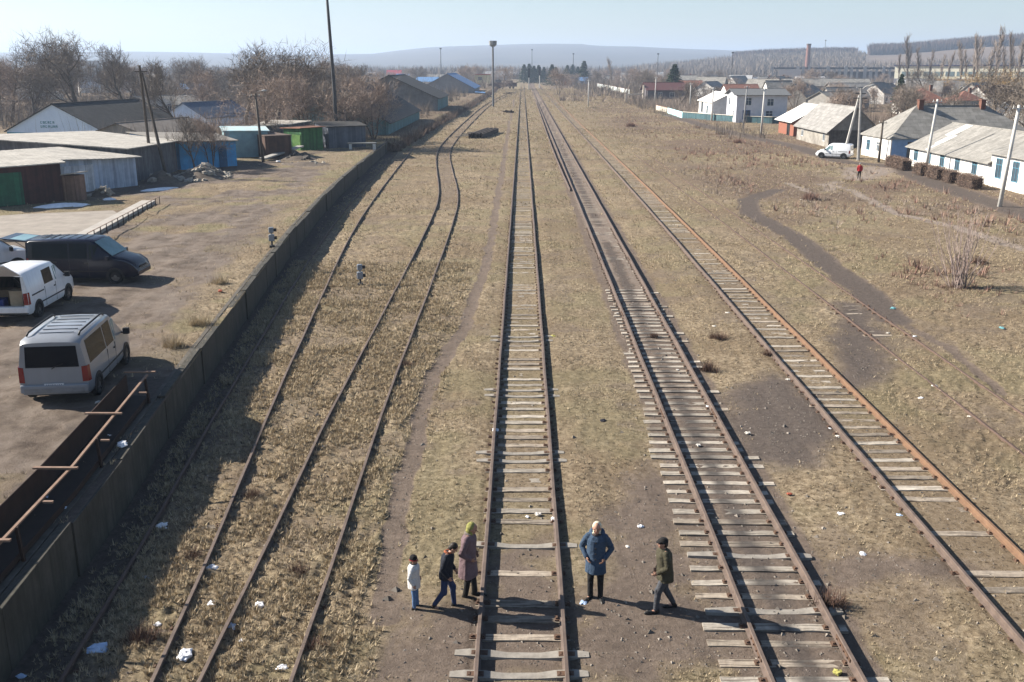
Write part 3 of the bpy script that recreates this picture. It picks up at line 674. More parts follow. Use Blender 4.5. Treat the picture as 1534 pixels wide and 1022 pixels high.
    if hat is not None:
        k = MB()
        if scarf == 'kerchief':
            ell(k, hd(-.042, 0, .022), .100 * s * hs, .094 * s * hs, .112 * s * hs, Mh); ell(k, hd(-.045, 0, -.06), .085 * s, .085 * s, .08 * s, Mh); capsule(k, hd(.02, -.06, -.10), hd(.02, .06, -.10), .028 * s, .028 * s)
        elif scarf == 'band':
            ell(k, hd(-.02, 0, .04), .108 * s * hs, .094 * s * hs, .098 * s * hs, Mh)
        else:
            ell(k, hd(-.015, 0, .05), .108 * s * hs, .092 * s * hs, .085 * s * hs, Mh); capsule(k, hd(.06, -.03, .045), hd(.06, .03, .045), .045 * s, .045 * s)
            if scarf == 'peak': ell(k, hd(.10, 0, .035), .055 * s, .055 * s, .010 * s, Mh)
        fused(k, "headscarf" if scarf == 'kerchief' else "hat", hat, t, vx * 1.3, 1)
    if scarf == 'band':
        k = MB(); pr = None
        for an in np.linspace(0, 2 * math.pi, 17):
            p = hd(-.015 + .097 * math.cos(an), .083 * math.sin(an), .0)
            if pr: capsule(k, pr, p, .02 * s, .02 * s, 8, 2)
            pr = p
        fused(k, "hat_band", cloth("red_knit", (.42, .035, .04)), t, vx, 1)
    return t
pocket = dict(elL=(-.07, .30, 1.12), elR=(-.07, -.30, 1.12), wrL=(.10, .185, .97), wrR=(.10, -.185, .97))
person("woman in a blue coat and cream headscarf right of the central rails, hands in pockets", (1.50, 17.42, 0), R(-100), 1.68,
       cloth("blue_coat", (.055, .095, .16), (.04, .07, .12)), .62, BLACKF, BOOT, dict(pocket, ankL=(.03, .11, .085), ankR=(.05, -.10, .085), toeL=(.19, .16, .03), toeR=(.20, -.17, .03)), hat=cloth("cream_scarf", (.66, .60, .46)), scarf='kerchief', hood=True, hair=False, boot_h=.5, collar=cloth("dark_fur", (.06, .045, .05)))
person("man in an olive jacket and black cap walking towards the others between the tracks", (2.82, 16.98, 0), R(187), 1.58,
       cloth("olive_jacket", (.075, .068, .042), (.05, .045, .028)), .76, cloth("grey_trousers", (.085, .09, .105)), BOOT,
       dict(hipL=(0, .09, .9), kneeL=(.16, .09, .50), ankL=(.20, .09, .09), toeL=(.37, .10, .03), kneeR=(-.03, -.09, .49), ankR=(-.24, -.10, .11), toeR=(-.09, -.11, .03), elL=(-.02, .24, 1.13), wrL=(.20, .16, .98), elR=(-.06, -.25, 1.12), wrR=(.12, -.22, .90)),
       hat=BLACKF, scarf='peak', slim=1.12, lean=.10, boot_h=.15)
person("woman in a long mauve coat and yellow-green hat looking down at the left rail", (-1.06, 17.45, 0), R(-12), 1.66,
       cloth("mauve_coat", (.20, .135, .15), (.15, .10, .115)), .52, BLACKF, BOOT, dict(pocket, ankL=(.12, .09, .085), toeL=(.29, .11, .03), ankR=(-.04, -.09, .085), toeR=(.13, -.10, .03), kneeL=(.07, .09, .48)),
       hat=cloth("yellow_green_hat", (.36, .35, .11)), scarf='kerchief', hair=False, hood=False, collar=cloth("fur_collar", (.30, .25, .22)), lean=.06, head_dn=.5, boot_h=.75, slim=1.05)
person("bareheaded youth in a navy jacket and blue jeans stepping towards the rails, head bent", (-1.47, 17.0, 0), R(-8), 1.47,
       cloth("navy_jacket", (.018, .022, .035), (.012, .014, .024)), .80, cloth("dark_jeans", (.035, .055, .14), (.025, .04, .10)), BOOT,
       dict(kneeL=(.13, .09, .50), ankL=(.16, .09, .09), toeL=(.32, .11, .03), kneeR=(-.04, -.09, .48), ankR=(-.27, -.09, .13), toeR=(-.13, -.10, .03), elL=(-.02, .25, 1.12), wrL=(.15, .20, .93), elR=(-.05, -.25, 1.12), wrR=(.10, -.22, .93)),
       collar=cloth("orange_collar", (.42, .13, .06)), lean=.12, head_dn=1.0, boot_h=.12)
person("small child in a white jacket, light blue jeans and dark hat with red band", (-2.10, 17.0, 0), R(-5), 1.16,
       cloth("white_jacket", (.62, .61, .60), (.50, .49, .49)), .72, cloth("light_jeans", (.13, .24, .45), (.09, .17, .34)), BOOT,
       dict(elL=(-.05, .27, 1.12), wrL=(.08, .25, .93), elR=(-.08, -.28, 1.12), wrR=(.03, -.27, .90), ankL=(.06, .09, .085), toeL=(.22, .1, .03)), hat=BLACKF, scarf='band', hair=False, child=True, slim=1.15, collar=BLACKF, boot_h=.3)
person("distant person in a red jacket walking on the pale path near the parked white van", (32.1, 93.3, 0), R(80), 1.55,
       cloth("red_jacket", (.50, .03, .035)), .85, BLACKF, BOOT, dict(ankL=(.15, .09, .085), toeL=(.3, .1, .03)), hat=cloth("grey_hat", (.4, .4, .42)), far=True, hair=False)

# ------------------------------------------------------------------ vans
TYRE = mat("tyre_rubber", (.018, .018, .019), rough=.85); RIM = mat("steel_rim", (.22, .22, .23), (.12, .12, .125), rough=.4, metal=.6)
BLKPL = mat("black_plastic", (.02, .02, .022), rough=.55); REDL = mat("red_lamp", (.28, .012, .012), rough=.2, spec=.6); CLRL = mat("clear_lamp", (.55, .57, .6), rough=.12, spec=.8)
GLS = glass("van_glass", (.006, .008, .012)); GLT = glass("tinted_glass", (.012, .016, .015)); GLSKY = glass("pale_glass", (.16, .26, .28), .12)
def paint(name, c, rough=.28): return mat(name, c, tuple(v * .9 for v in c), scale=1.2, rough=rough, spec=.5 if c[0] > .1 else .25, coat=.35 if c[0] > .1 else .12, streak=.12, dirt=(.16, .13, .10) if c[0] > .1 else (.05, .04, .035))
def van(label, loc, rz, pm, L=4.66, W=1.88, Hh=1.9, side='panel', rails=False, open_rear=None, lift=.12, dark=False, slope=.95, lift_glass=None, low=None):
    """local: faces +Y, right side +X"""
    t = thing("van" , label, "van", loc, rz)
    h = L / 2; rf = h - slope - .95; hoodz = 1.08 if L > 4.3 else .98
    belt = 1.05 if L > 4.3 else .95
    #      y, zbot, ztop, half width bottom/belt, half width at top
    S = [(-h, .42, belt - .02, .80 * W / 2, .72 * W / 2, 0), (-h + .03, .30, Hh * .93, .955 * W / 2, .80 * W / 2, 1), (-h + .18, .28, Hh * .985, .985 * W / 2, .825 * W / 2, 1), (-h * .3, .26, Hh, W / 2, .84 * W / 2, 1), (rf, .26, Hh * .985, W / 2, .83 * W / 2, 1), (rf + .12, .26, Hh * .955, W / 2, .815 * W / 2, 1),
         (rf + slope, .26, hoodz + .07, .985 * W / 2, .86 * W / 2, 1), (h - .45, .27, hoodz - .04, .955 * W / 2, .80 * W / 2, 1), (h - .14, .28, hoodz - .24, .90 * W / 2, .72 * W / 2, 1), (h, .36, hoodz - .50, .76 * W / 2, .62 * W / 2, 1)]
    if low: pass
    rings = []
    for (y, zb, zt, wb, wt, k) in S:
        zm = min(belt, zt - .05); 
        if k == 0: zt2 = zt
        half = [(wb * .93, zb), (wb, zb + .12), (wb * 1.0, (zb + zm) / 2 + .1), (wb * .985, zm), (wt + (wb - wt) * .12, zt - .07 - .0 * zt), (wt * .96, zt - .025), (wt * .6, zt), (0, zt + .012)]
        rings.append([(x, y, z) for x, z in half] + [(-x, y, z) for x, z in half[-2::-1]])
    if open_rear == 'hole': rings = rings[1:]
    n = len(rings[0]); m = MB(); vs = [p for r in rings for p in r]
    fs = [(i * n + k, i * n + k + 1, (i + 1) * n + k + 1, (i + 1) * n + k) for i in range(len(rings) - 1) for k in range(n - 1)]
    fs += [((i + 1) * n, (i + 1) * n + n - 1, i * n + n - 1, i * n) for i in range(len(rings) - 1)]
    fs = [f[::-1] for f in fs]
    if open_rear != 'hole': fs.append(tuple(range(n)))
    fs.append(tuple((len(rings) - 1) * n + k for k in range(n - 1, -1, -1)))
    m.add(vs, fs); body = m.build("body", pm, t, smooth=True)
    for md in (body.modifiers.new("es", 'EDGE_SPLIT'),): md.split_angle = R(38)
    def sx(y, z, top=False):          # half width of the glasshouse at (y,z)
        a = None
        for p, q in zip(S[:-1], S[1:]):
            if p[0] <= y <= q[0]:
                f = (y - p[0]) / (q[0] - p[0]); zt = p[2] + f * (q[2] - p[2]); wb = p[3] + f * (q[3] - p[3]); wt = p[4] + f * (q[4] - p[4])
                zm = min(belt, zt - .05); tw = wt + (wb - wt) * .12; g = max(0, min(1, (z - zm) / (zt - .07 - zm))); return wb * .985 + (tw - wb * .985) * g
        return W / 2
    def side_win(y0, y1, z0, z1, m_, nm, cut=0):
        for s in (-1, 1):
            q = MB(); pts = [(y0, z0), (y1, z0), (y1 - cut, z1), (y0, z1)]
            o = [(s * (sx(y, z) + .006), y, z) for y, z in pts]; i_ = [(s * (sx(y, z) - .02), y, z) for y, z in pts]
            fs_ = [(0, 1, 2, 3), (7, 6, 5, 4), (0, 4, 5, 1), (1, 5, 6, 2), (2, 6, 7, 3), (3, 7, 4, 0)]
            q.add(o + i_, fs_ if s > 0 else [f[::-1] for f in fs_]); w_ = q.build(nm, m_, t, bevel=.004)
    wz0, wz1 = belt + .05, Hh - .17
    fy = rf + slope
    side_win(fy - 1.02, fy - .12, wz0, wz1 - .06, GLSKY if not dark else GLT, "front_door_window", cut=.55)
    if side == 'glass': side_win(-h + .30, -.52, wz0, wz1, GLT, "rear_side_window"); side_win(-.45, fy - 1.12, wz0, wz1, GLT, "middle_side_window")
    elif side == 'one': side_win(fy - 2.0, fy - 1.2, wz0 + .02, wz1 - .03, GLT, "side_window")
    elif side == 'dark': side_win(-h + .30, -.52, wz0, wz1, GLS, "rear_side_window"); side_win(-.45, fy - 1.12, wz0, wz1, GLS, "middle_side_window")
    # windscreen on the sloping front
    q = MB(); a = S[5]; b_ = S[6]; dz = (b_[2] - a[2]); f0, f1 = .06, .93
    def wp(f, fx): 
        y = a[0] + f * (b_[0] - a[0]); z = a[2] + f * dz; wt = (a[4] + f * (b_[4] - a[4])) * fx; return (wt, y + .006, z + .022)
    P_ = [wp(f0, .93), wp(f0, -.93), wp(f1, -.97), wp(f1, .97)]; mid0 = wp(f0, 0); mid1 = wp(f1, 0)
    v = [P_[0], (0, mid0[1] + .01, mid0[2] + .016), P_[1], P_[2], (0, mid1[1] + .01, mid1[2] + .016), P_[3]]
    v += [(x, y - .01, z - .02) for x, y, z in v]
    q.add(v, [(0, 1, 4, 5), (1, 2, 3, 4), (11, 10, 7, 6), (10, 9, 8, 7), (0, 6, 7, 1), (1, 7, 8, 2), (2, 8, 9, 3), (3, 9, 10, 4), (4, 10, 11, 5), (5, 11, 6, 0)]); q.build("windscreen", GLSKY if dark else GLT, t)
    # rear
    if open_rear is None:
        yb = -h - .0
        q = MB(); zz0, zz1 = belt + .04, Hh * .93 - .10
        q.add([(-.74 * W / 2, -h - .012, zz0), (.74 * W / 2, -h - .012, zz0), (.70 * W / 2, -h + .012, zz1), (-.70 * W / 2, -h + .012, zz1), (-.74 * W / 2, -h + .03, zz0), (.74 * W / 2, -h + .03, zz0), (.70 * W / 2, -h + .05, zz1), (-.70 * W / 2, -h + .05, zz1)],
              [(0, 1, 2, 3), (7, 6, 5, 4), (0, 4, 5, 1), (1, 5, 6, 2), (2, 6, 7, 3), (3, 7, 4, 0)])
        tg = MB(); tg.box(-.80 * W / 2, .80 * W / 2, -h - .005, -h + .05, .62, belt + .02); tg.add([(-.80 * W / 2, -h - .004, belt), (.80 * W / 2, -h - .004, belt), (.765 * W / 2, -h + .026, Hh * .93 - .02), (-.765 * W / 2, -h + .026, Hh * .93 - .02), (-.80 * W / 2, -h + .06, belt), (.80 * W / 2, -h + .06, belt), (.765 * W / 2, -h + .06, Hh * .93 - .02), (-.765 * W / 2, -h + .06, Hh * .93 - .02)],
              [(0, 1, 2, 3), (7, 6, 5, 4), (0, 4, 5, 1), (1, 5, 6, 2), (2, 6, 7, 3), (3, 7, 4, 0)])
        tgo = tg.build("tailgate", pm, t)
        q.build("rear_window", GLS, tgo)
        wi = MB(); wi.bar((.02, -h - .03, belt + .05), (.30, -h - .02, belt + .14), .02, .015); wi.bar((-.02, -h - .03, belt + .0), (.14, -h - .03, belt + .09), .025, .02); wi.build("wiper", BLKPL, tgo)
        pl = MB(); pl.box(-.26, .26, -h - .045, -h - .02, .52, .63); po = pl.build("number_plate", mat("plate_white", (.62, .64, .68), rough=.4), t)
        ch = MB(); x = -.21
        for wdt in (.03, .045, .02, .05, .05, .03, .045, .03): ch.box(x, x + wdt * .8, -h - .0475, -h - .0445, .545, .605); x += wdt + .018
        ch.build("plate_characters", mat("plate_ink", (.06, .07, .11)), po)
    elif open_rear == 'hole':
        q = MB(); ww = .80 * W / 2; q.box(-ww, ww, -h + .02, -h + .04, .55, .60); 
        inn = MB()
        for (x0, x1, y0, y1, z0, z1) in ((-ww, ww, -h + .1, h - 2.0, .50, .53), (-ww, -ww + .02, -h + .1, h - 2.0, .53, Hh - .14), (ww - .02, ww, -h + .1, h - 2.0, .53, Hh - .14), (-ww, ww, h - 2.0, h - 1.98, .53, Hh - .14)): inn.box(x0, x1, y0, y1, z0, z1)
        inn.build("load_bay", mat("load_bay_lining", (.10, .085, .07), (.05, .045, .04), scale=4), t)
        q.build("sill", BLKPL, t)
        for s in (-1, 1): fr = MB(); fr.add([(s * ww, -h - .004, .45), (s * .97 * W / 2, -h + .02, .45), (s * .97 * W / 2, -h + .02, belt), (s * .84 * W / 2, -h + .02, Hh * .93), (s * (ww - .03), -h - .004, Hh * .93 - .06), (s * ww, -h + .12, .45), (s * .95 * W / 2, -h + .14, .45), (s * .95 * W / 2, -h + .14, belt), (s * .82 * W / 2, -h + .14, Hh * .93), (s * (ww - .03), -h + .12, Hh * .93 - .06)],
                                 [(0, 1, 2, 3, 4), (9, 8, 7, 6, 5), (0, 5, 6, 1), (1, 6, 7, 2), (2, 7, 8, 3), (3, 8, 9, 4), (4, 9, 5, 0)]); fr.build("door_frame", pm, t)
        tg = MB(); y0 = -h + .04; z0 = Hh * .93
        tg.add([(-ww, y0, z0 + .0), (ww, y0, z0 + .0), (ww * .98, y0 - 1.15, z0 + lift), (-ww * .98, y0 - 1.15, z0 + lift), (-ww, y0, z0 + .05), (ww, y0, z0 + .05), (ww * .98, y0 - 1.15, z0 + lift + .05), (-ww * .98, y0 - 1.15, z0 + lift + .05)], [(0, 3, 2, 1), (4, 5, 6, 7), (0, 1, 5, 4), (1, 2, 6, 5), (2, 3, 7, 6), (3, 0, 4, 7)])
        go = tg.build("open_tailgate", pm, t, bevel=.01)
        if lift_glass:
            q = MB(); q.add([(-ww * .86, y0 - .12, z0 + .068), (ww * .86, y0 - .12, z0 + .068), (ww * .84, y0 - .75, z0 + .135), (-ww * .84, y0 - .75, z0 + .135), (-ww * .86, y0 - .12, z0 + .04), (ww * .86, y0 - .12, z0 + .04), (ww * .84, y0 - .75, z0 + .1), (-ww * .84, y0 - .75, z0 + .1)], [(0, 3, 2, 1)[::-1], (4, 5, 6, 7)[::-1], (0, 1, 5, 4), (1, 2, 6, 5), (2, 3, 7, 6), (3, 0, 4, 7)]); q.build("tailgate_window", GLSKY, go)
        for s in (-1, 1): q = MB(); q.tube([(s * ww * .96, -h + .06, Hh - .45), (s * ww * .96, -h - .45, z0 + .04)], .012, 6); q.build("gas_strut", BLKPL, t)
    for s in (-1, 1):
        q = MB(); q.add([(s * .80 * W / 2, -h - .02, .66), (s * .965 * W / 2, -h + .015, .66), (s * .955 * W / 2, -h + .02, belt + .06), (s * .80 * W / 2, -h - .012, belt + .04), (s * .80 * W / 2, -h + .1, .66), (s * 1.0 * W / 2, -h + .16, .66), (s * .985 * W / 2, -h + .14, belt + .06), (s * .80 * W / 2, -h + .1, belt + .04)],
                        [(0, 1, 2, 3), (7, 6, 5, 4), (0, 4, 5, 1), (1, 5, 6, 2), (2, 6, 7, 3), (3, 7, 4, 0)]); q.build("tail_light", REDL, t)
        q = MB(); y = h - .2; q.add([(s * .50 * W / 2, h - .07, .66), (s * .86 * W / 2, h - .20, .68), (s * .90 * W / 2, h - .34, .86), (s * .52 * W / 2, h - .16, .82), (s * .50 * W / 2, h - .22, .66), (s * .86 * W / 2, h - .34, .68), (s * .86 * W / 2, h - .44, .84), (s * .52 * W / 2, h - .3, .82)],
                        [(0, 3, 2, 1), (4, 5, 6, 7), (0, 1, 5, 4), (1, 2, 6, 5), (2, 3, 7, 6), (3, 0, 4, 7)]); q.build("headlight", CLRL, t, bevel=.01)
        q = MB(); ym = fy - .2; q.box(*sorted((s * (W / 2 + .02), s * (W / 2 + .22))), ym - .06, ym + .06, belt + .0, belt + .20); q.box(*sorted((s * (W / 2 - .06), s * (W / 2 + .04))), ym - .03, ym + .03, belt + .03, belt + .08); q.build("wing_mirror", BLKPL if not dark else pm, t, bevel=.025)
        # body seams, handles, sill strip
        q = MB()
        for yy in (fy - 1.08, -.48 if side != 'one' else fy - 2.05): q.box(*sorted((s * (W / 2 - .03), s * (W / 2 + .003))), yy - .006, yy + .006, .34, belt)
        q.box(*sorted((s * (W / 2 - .03), s * (W / 2 + .012))), -h + .9, h - 1.2, .53, .575); q.box(*sorted((s * (W / 2 - .03), s * (W / 2 + .02))), fy - 1.25, fy - 1.11, belt - .16, belt - .12)
        if side != 'glass': q.box(*sorted((s * (W / 2 - .03), s * (W / 2 + .006))), -h + .35, -h + 1.35, belt - .12, belt - .075)
        q.build("side_trim", BLKPL, t)
        for yy in (-h + (.78 if L > 4.3 else .7), h - (.92 if L > 4.3 else .75)):
            x0 = s * (W / 2 - .17); ar = MB(); N = 16; rr_ = .385; zc = .33
            vs = [(s * (W / 2 + .004), yy, zc)] + [(s * (W / 2 + .004), yy + rr_ * math.cos(a_), max(.24, zc + rr_ * math.sin(a_))) for a_ in np.linspace(-.3, math.pi + .3, N)]
            vs2 = [(s * (W / 2 - .14), y_, z_) for _, y_, z_ in vs]
            fs_ = [(0, i + 1, i + 2) for i in range(N - 1)]; M_ = len(vs); fs_ += [(i + 1, i + 1 + M_, i + 2 + M_, i + 2) for i in range(N - 1)]
            ar.add(vs + vs2, fs_ if s > 0 else [f[::-1] for f in fs_]); ar.build("wheel_arch", BLKPL, t)
            wl = bpy.data.objects.new("wheel", None); col.objects.link(wl); wl.parent = t; wl.location = (s * (W / 2 - .085), yy, .325); wl.empty_display_size = .2
            ty = MB(); prof = [(.20, -.10), (.29, -.105), (.32, -.07), (.325, .07), (.29, .105), (.20, .10)]; n2 = 28; vs = []
            for a_ in range(n2):
                c_, s2 = math.cos(2 * math.pi * a_ / n2), math.sin(2 * math.pi * a_ / n2); vs += [(x_, r_ * c_, r_ * s2) for r_, x_ in prof]
            k6 = len(prof); ty.add(vs, [(a_ * k6 + b2, ((a_ + 1) % n2) * k6 + b2, ((a_ + 1) % n2) * k6 + (b2 + 1) % k6, a_ * k6 + (b2 + 1) % k6) for a_ in range(n2) for b2 in range(k6)]); ty.build("tyre", TYRE, wl, smooth=True)
            rm = MB(); rm.tube([(s * .03, 0, 0), (s * .06, 0, 0)], [.20, .205], 28)
            for a_ in range(7): an = 2 * math.pi * a_ / 7; rm.bar((s * .075, .04 * math.cos(an), .04 * math.sin(an)), (s * .07, .19 * math.cos(an), .19 * math.sin(an)), .045, .03, up=(1, 0, 0))
            rm.tube([(s * .06, 0, 0), (s * .095, 0, 0)], [.055, .045], 12); rm.build("rim", RIM, wl)
    bm_ = MB(); bm_.box(-.95 * W / 2, .95 * W / 2, -h - .06, -h + .2, .36, .60); bm_.build("rear_bumper", pm, t, bevel=.04)
    bm_ = MB(); bm_.box(-.78 * W / 2, .78 * W / 2, h - .2, h + .03, .32, .55); bm_.build("front_bumper", pm if L > 4.3 else BLKPL, t, bevel=.05)
    if not open_rear: q = MB(); q.box(-.83 * W / 2, .83 * W / 2, -h - .068, -h - .05, .37, .50); q.build("bumper_step", mat("grey_bumper_plastic", (.30, .30, .31), rough=.6), t)
    un = MB(); un.box(-.8 * W / 2, .8 * W / 2, -h + .25, h - .3, .2, .3); un.build("underside", BLKPL, t)
    gr = MB(); gr.box(-.42 * W / 2, .42 * W / 2, h - .12, h - .02, .60, .70); gr.build("grille", BLKPL, t)
    if rails:
        for s in (-1, 1):
            q = MB(); xr = s * .72 * W / 2; q.tube([(xr, -h + .35, Hh - .01), (xr, -h + .5, Hh + .055), (xr, 0, Hh + .06), (xr, rf - .25, Hh + .045), (xr, rf - .1, Hh - .02)], .028, 8); q.build("roof_rail", BLKPL, t, smooth=True)
    if side in ('glass', 'dark'):
        q = MB()
        for k in range(6): yy = -h + .6 + k * .38; q.box(-.5 * W / 2, .5 * W / 2, yy, yy + .05, Hh - .0, Hh + .022)
        q.build("roof_ribs", pm, t, bevel=.006)
    return t
van("silver passenger van with dark rear window and black roof rails, nearest the rusty channel", (-13.28, 27.75, YZ), R(7.5), paint("silver_paint", (.29, .31, .345), .3), side='glass', rails=True, L=4.7, W=1.92, Hh=1.92)
van("white van with its rear open showing boxes inside, between the silver and the dark van", (-19.1, 36.55, YZ), R(3), paint("white_paint", (.74, .76, .80)), L=4.45, W=1.82, Hh=1.86, side='one', open_rear='hole', lift=.6)
van("dark navy van parked sideways with its tailgate raised over the back", (-19.1, 41.95, YZ), R(-90), paint("navy_paint", (.012, .014, .03), .22), L=4.75, W=1.9, Hh=1.92, side='dark', open_rear='hole', dark=True, lift_glass=True)
van("white van cut off at the left edge behind the dark van's raised tailgate", (-24.6, 42.9, YZ), R(-42), paint("white_paint", (.7, .72, .76)), L=4.5, W=1.82, Hh=1.9, side='one')
van("small white van parked in front of the grey-roofed house far right", (36.6, 115.6, .0), R(58), paint("white_paint_small", (.74, .76, .80)), L=4.0, W=1.7, Hh=1.75, side='panel', slope=.8)
# cargo in the open white van
for k, (x, y, z, a, b, c, mm, nm, lb) in enumerate(((-.35, -1.85, .53, .5, .4, .30, mat("blue_crate_plastic", (.03, .05, .22)), "crate", "blue crate in the open back of the white van"),
        (.35, -1.8, .53, .45, .45, .62, mat("carton", (.42, .34, .24)), "carton", "tall pale carton standing in the right of the open white van"),
        (-.30, -1.3, .53, .7, .5, .55, mat("brown_carton", (.24, .17, .11)), "carton", "brown carton deeper inside the open white van"))):
    m = MB(); m.box(-a / 2, a / 2, -b / 2, b / 2, 0, c); m.box(-a / 2 - .008, a / 2 + .008, -b / 2 - .008, b / 2 + .008, c - .05, c + .004)
    ca, sa = math.cos(R(3)), math.sin(R(3)); tag(m.build(nm, mm, None, loc=(-19.1 + x * ca - y * sa, 36.55 + x * sa + y * ca, YZ + z), bevel=.008, rz=R(3 + k * 5)), lb, nm)

# ------------------------------------------------------------------ buildings
WHITE_W = mat("white_render", (.78, .77, .75), (.62, .60, .57), scale=1.5, rough=.9, streak=.12)
BLUE_TRIM = mat("blue_trim", (.06, .16, .42)); ASB = wave_roof("asbestos_roof", (.37, .355, .33), (.25, .24, .22), 'Y', 12, scale=1.2, streak=0)
ASBX = wave_roof("asbestos_roof_x", (.36, .345, .32), (.24, .23, .21), 'X', 12, scale=1.2)
LIGHTROOF = wave_roof("pale_felt_roof", (.36, .35, .335), (.24, .23, .22), 'X', 3, scale=1.6)
DARKROOF = wave_roof("dark_felt_roof", (.060, .058, .056), (.038, .038, .038), 'Y', 6, scale=1.4)
REDROOF = wave_roof("orange_tile_roof", (.30, .135, .095), (.20, .095, .07), 'X', 14, scale=2); WINB = mat("window_frame_blue", (.10, .27, .38)); WINW = mat("window_frame_white", (.7, .7, .7))
PANE = glass("house_glass", (.05, .07, .09), .15); CHIM = mat("chimney_brick", (.22, .10, .07), (.12, .06, .045), scale=8)
def window(parent, p, ax, wd, ht, nrm, frame=WINB, pane=PANE, bars=1):
    """p bottom centre on the wall, ax horizontal unit vector, nrm outward unit vector"""
    p, ax, nrm = Vector(p), Vector(ax), Vector(nrm); m = MB(); z = Vector((0, 0, 1)); t_ = .07
    def b(c, w_, h_, d_=.06): 
        vs = []
        for dd in (.0, d_):
            for s1, s2 in ((-1, -1), (1, -1), (1, 1), (-1, 1)): vs.append(c + ax * s1 * w_ / 2 + z * s2 * h_ / 2 + nrm * (dd - .01))
        m.add(vs, [(0, 3, 2, 1), (4, 5, 6, 7), (0, 1, 5, 4), (1, 2, 6, 5), (2, 3, 7, 6), (3, 0, 4, 7)])
    c = p + z * ht / 2
    b(c + ax * (wd / 2), t_, ht + .14); b(c - ax * (wd / 2), t_, ht + .14); b(c + z * (ht / 2 + .035), wd - t_, t_); b(c - z * (ht / 2 + .035), wd - t_, t_)
    for k in range(bars): b(c + ax * (wd * ((k + 1) / (bars + 1) - .5)), .05, ht, .05)
    b(c + z * ht * .2, wd - t_, .05, .045)
    f = m.build("window", frame, parent)
    q = MB(); q.add([c + ax * s1 * wd * .47 + z * s2 * ht * .5 + nrm * .012 for s1, s2 in ((-1, -1), (1, -1), (1, 1), (-1, 1))], [(0, 1, 2, 3)]); q.build("pane", pane, f); return f
def house(name, label, cat, loc, rz, L, D, eh, rh, wm, rm, hip=(0, 0), over=.35, wins=(), chims=(), doors=(), group=None, gable_m=None, patches=()):
    """ridge along local X; origin footprint centre. wins: (side, pos, z, w, h, frame mat)"""
    t = thing(name, label, cat, loc, rz, group); a, b = L / 2, D / 2; m = MB()
    V = [(-a, -b, -.3), (a, -b, -.3), (a, b, -.3), (-a, b, -.3), (-a, -b, eh), (a, -b, eh), (a, b, eh), (-a, b, eh)]
    F = [(0, 1, 5, 4), (2, 3, 7, 6)]
    V += [(-a, 0, rh - .02), (a, 0, rh - .02)]
    F += [(1, 2, 6, 9, 5)] if not hip[1] else [(1, 2, 6, 5)]
    F += [(3, 0, 4, 8, 7)] if not hip[0] else [(3, 0, 4, 7)]
    m.add(V, F); m.build("wall", wm, t)
    sl = (rh - eh) / b; zo = eh - sl * over; tk = .09; r = MB(); x0, x1 = -a - over, a + over; h0, h1 = hip
    T = [(x0, -b - over, zo), (x1, -b - over, zo), (x1, b + over, zo), (x0, b + over, zo), (x0 + h0 + (0 if not h0 else over), 0, rh), (x1 - h1 - (0 if not h1 else over), 0, rh)]
    U = [(x, y, z + tk) for x, y, z in T]; r.add(T + U, [(6, 7, 11, 10), (8, 9, 10, 11), (6, 10, 9), (7, 8, 11), (0, 4, 5, 1), (2, 5, 4, 3), (0, 3, 4), (1, 5, 2), (0, 1, 7, 6), (1, 2, 8, 7), (2, 3, 9, 8), (3, 0, 6, 9)] if (h0 or h1) else
          [(6, 7, 11, 10), (8, 9, 10, 11), (0, 4, 5, 1), (2, 5, 4, 3), (0, 1, 7, 6), (2, 3, 9, 8), (1, 5, 11, 7), (5, 2, 8, 11), (4, 0, 6, 10), (3, 4, 10, 9)])
    ro = r.build("roof", rm, t)
    if not h0 and not h1 or True:
        q = MB(); q.bar((T[4][0], 0, rh + tk), (T[5][0], 0, rh + tk), .22, .08); q.build("ridge_cap", rm, ro)
    for (cx, cy, ch) in chims:
        q = MB(); zc = rh - abs(cy) * sl; q.box(cx - .28, cx + .28, cy - .28, cy + .28, zc - .4, zc + ch); q.box(cx - .34, cx + .34, cy - .34, cy + .34, zc + ch, zc + ch + .12); q.build("chimney", CHIM, ro)
    for (x_a, x_b, f0, f1, sd) in patches:
        q = MB(); ys = [sd * (b + over) * (1 - f) for f in (f0, f1)]; zs = [zo + (rh - zo) * f + tk + .02 for f in (f0, f1)]
        q.add([(x_a, ys[0], zs[0]), (x_b, ys[0], zs[0]), (x_b, ys[1], zs[1]), (x_a, ys[1], zs[1])], [(0, 1, 2, 3)] if sd < 0 else [(3, 2, 1, 0)]); q.build("roof_patch", mat("new_roof_sheet", (.62, .61, .58)), ro)
    for (sd, pos, z, w_, h_, fm) in wins:
        if sd == 'f': window(t, (pos, -b, z), (1, 0, 0), w_, h_, (0, -1, 0), fm)
        if sd == 'b': window(t, (pos, b, z), (-1, 0, 0), w_, h_, (0, 1, 0), fm)
        if sd == 'l': window(t, (-a, pos, z), (0, -1, 0), w_, h_, (-1, 0, 0), fm)
        if sd == 'r': window(t, (a, pos, z), (0, 1, 0), w_, h_, (1, 0, 0), fm)
    for (sd, pos, w_, h_, dm) in doors:
        q = MB()
        if sd == 'f': q.box(pos - w_ / 2, pos + w_ / 2, -b - .05, -b + .02, -.1, h_)
        else: q.box(-a - .05, -a + .02, pos - w_ / 2, pos + w_ / 2, -.1, h_)
        q.build("door", dm, t)
    return t
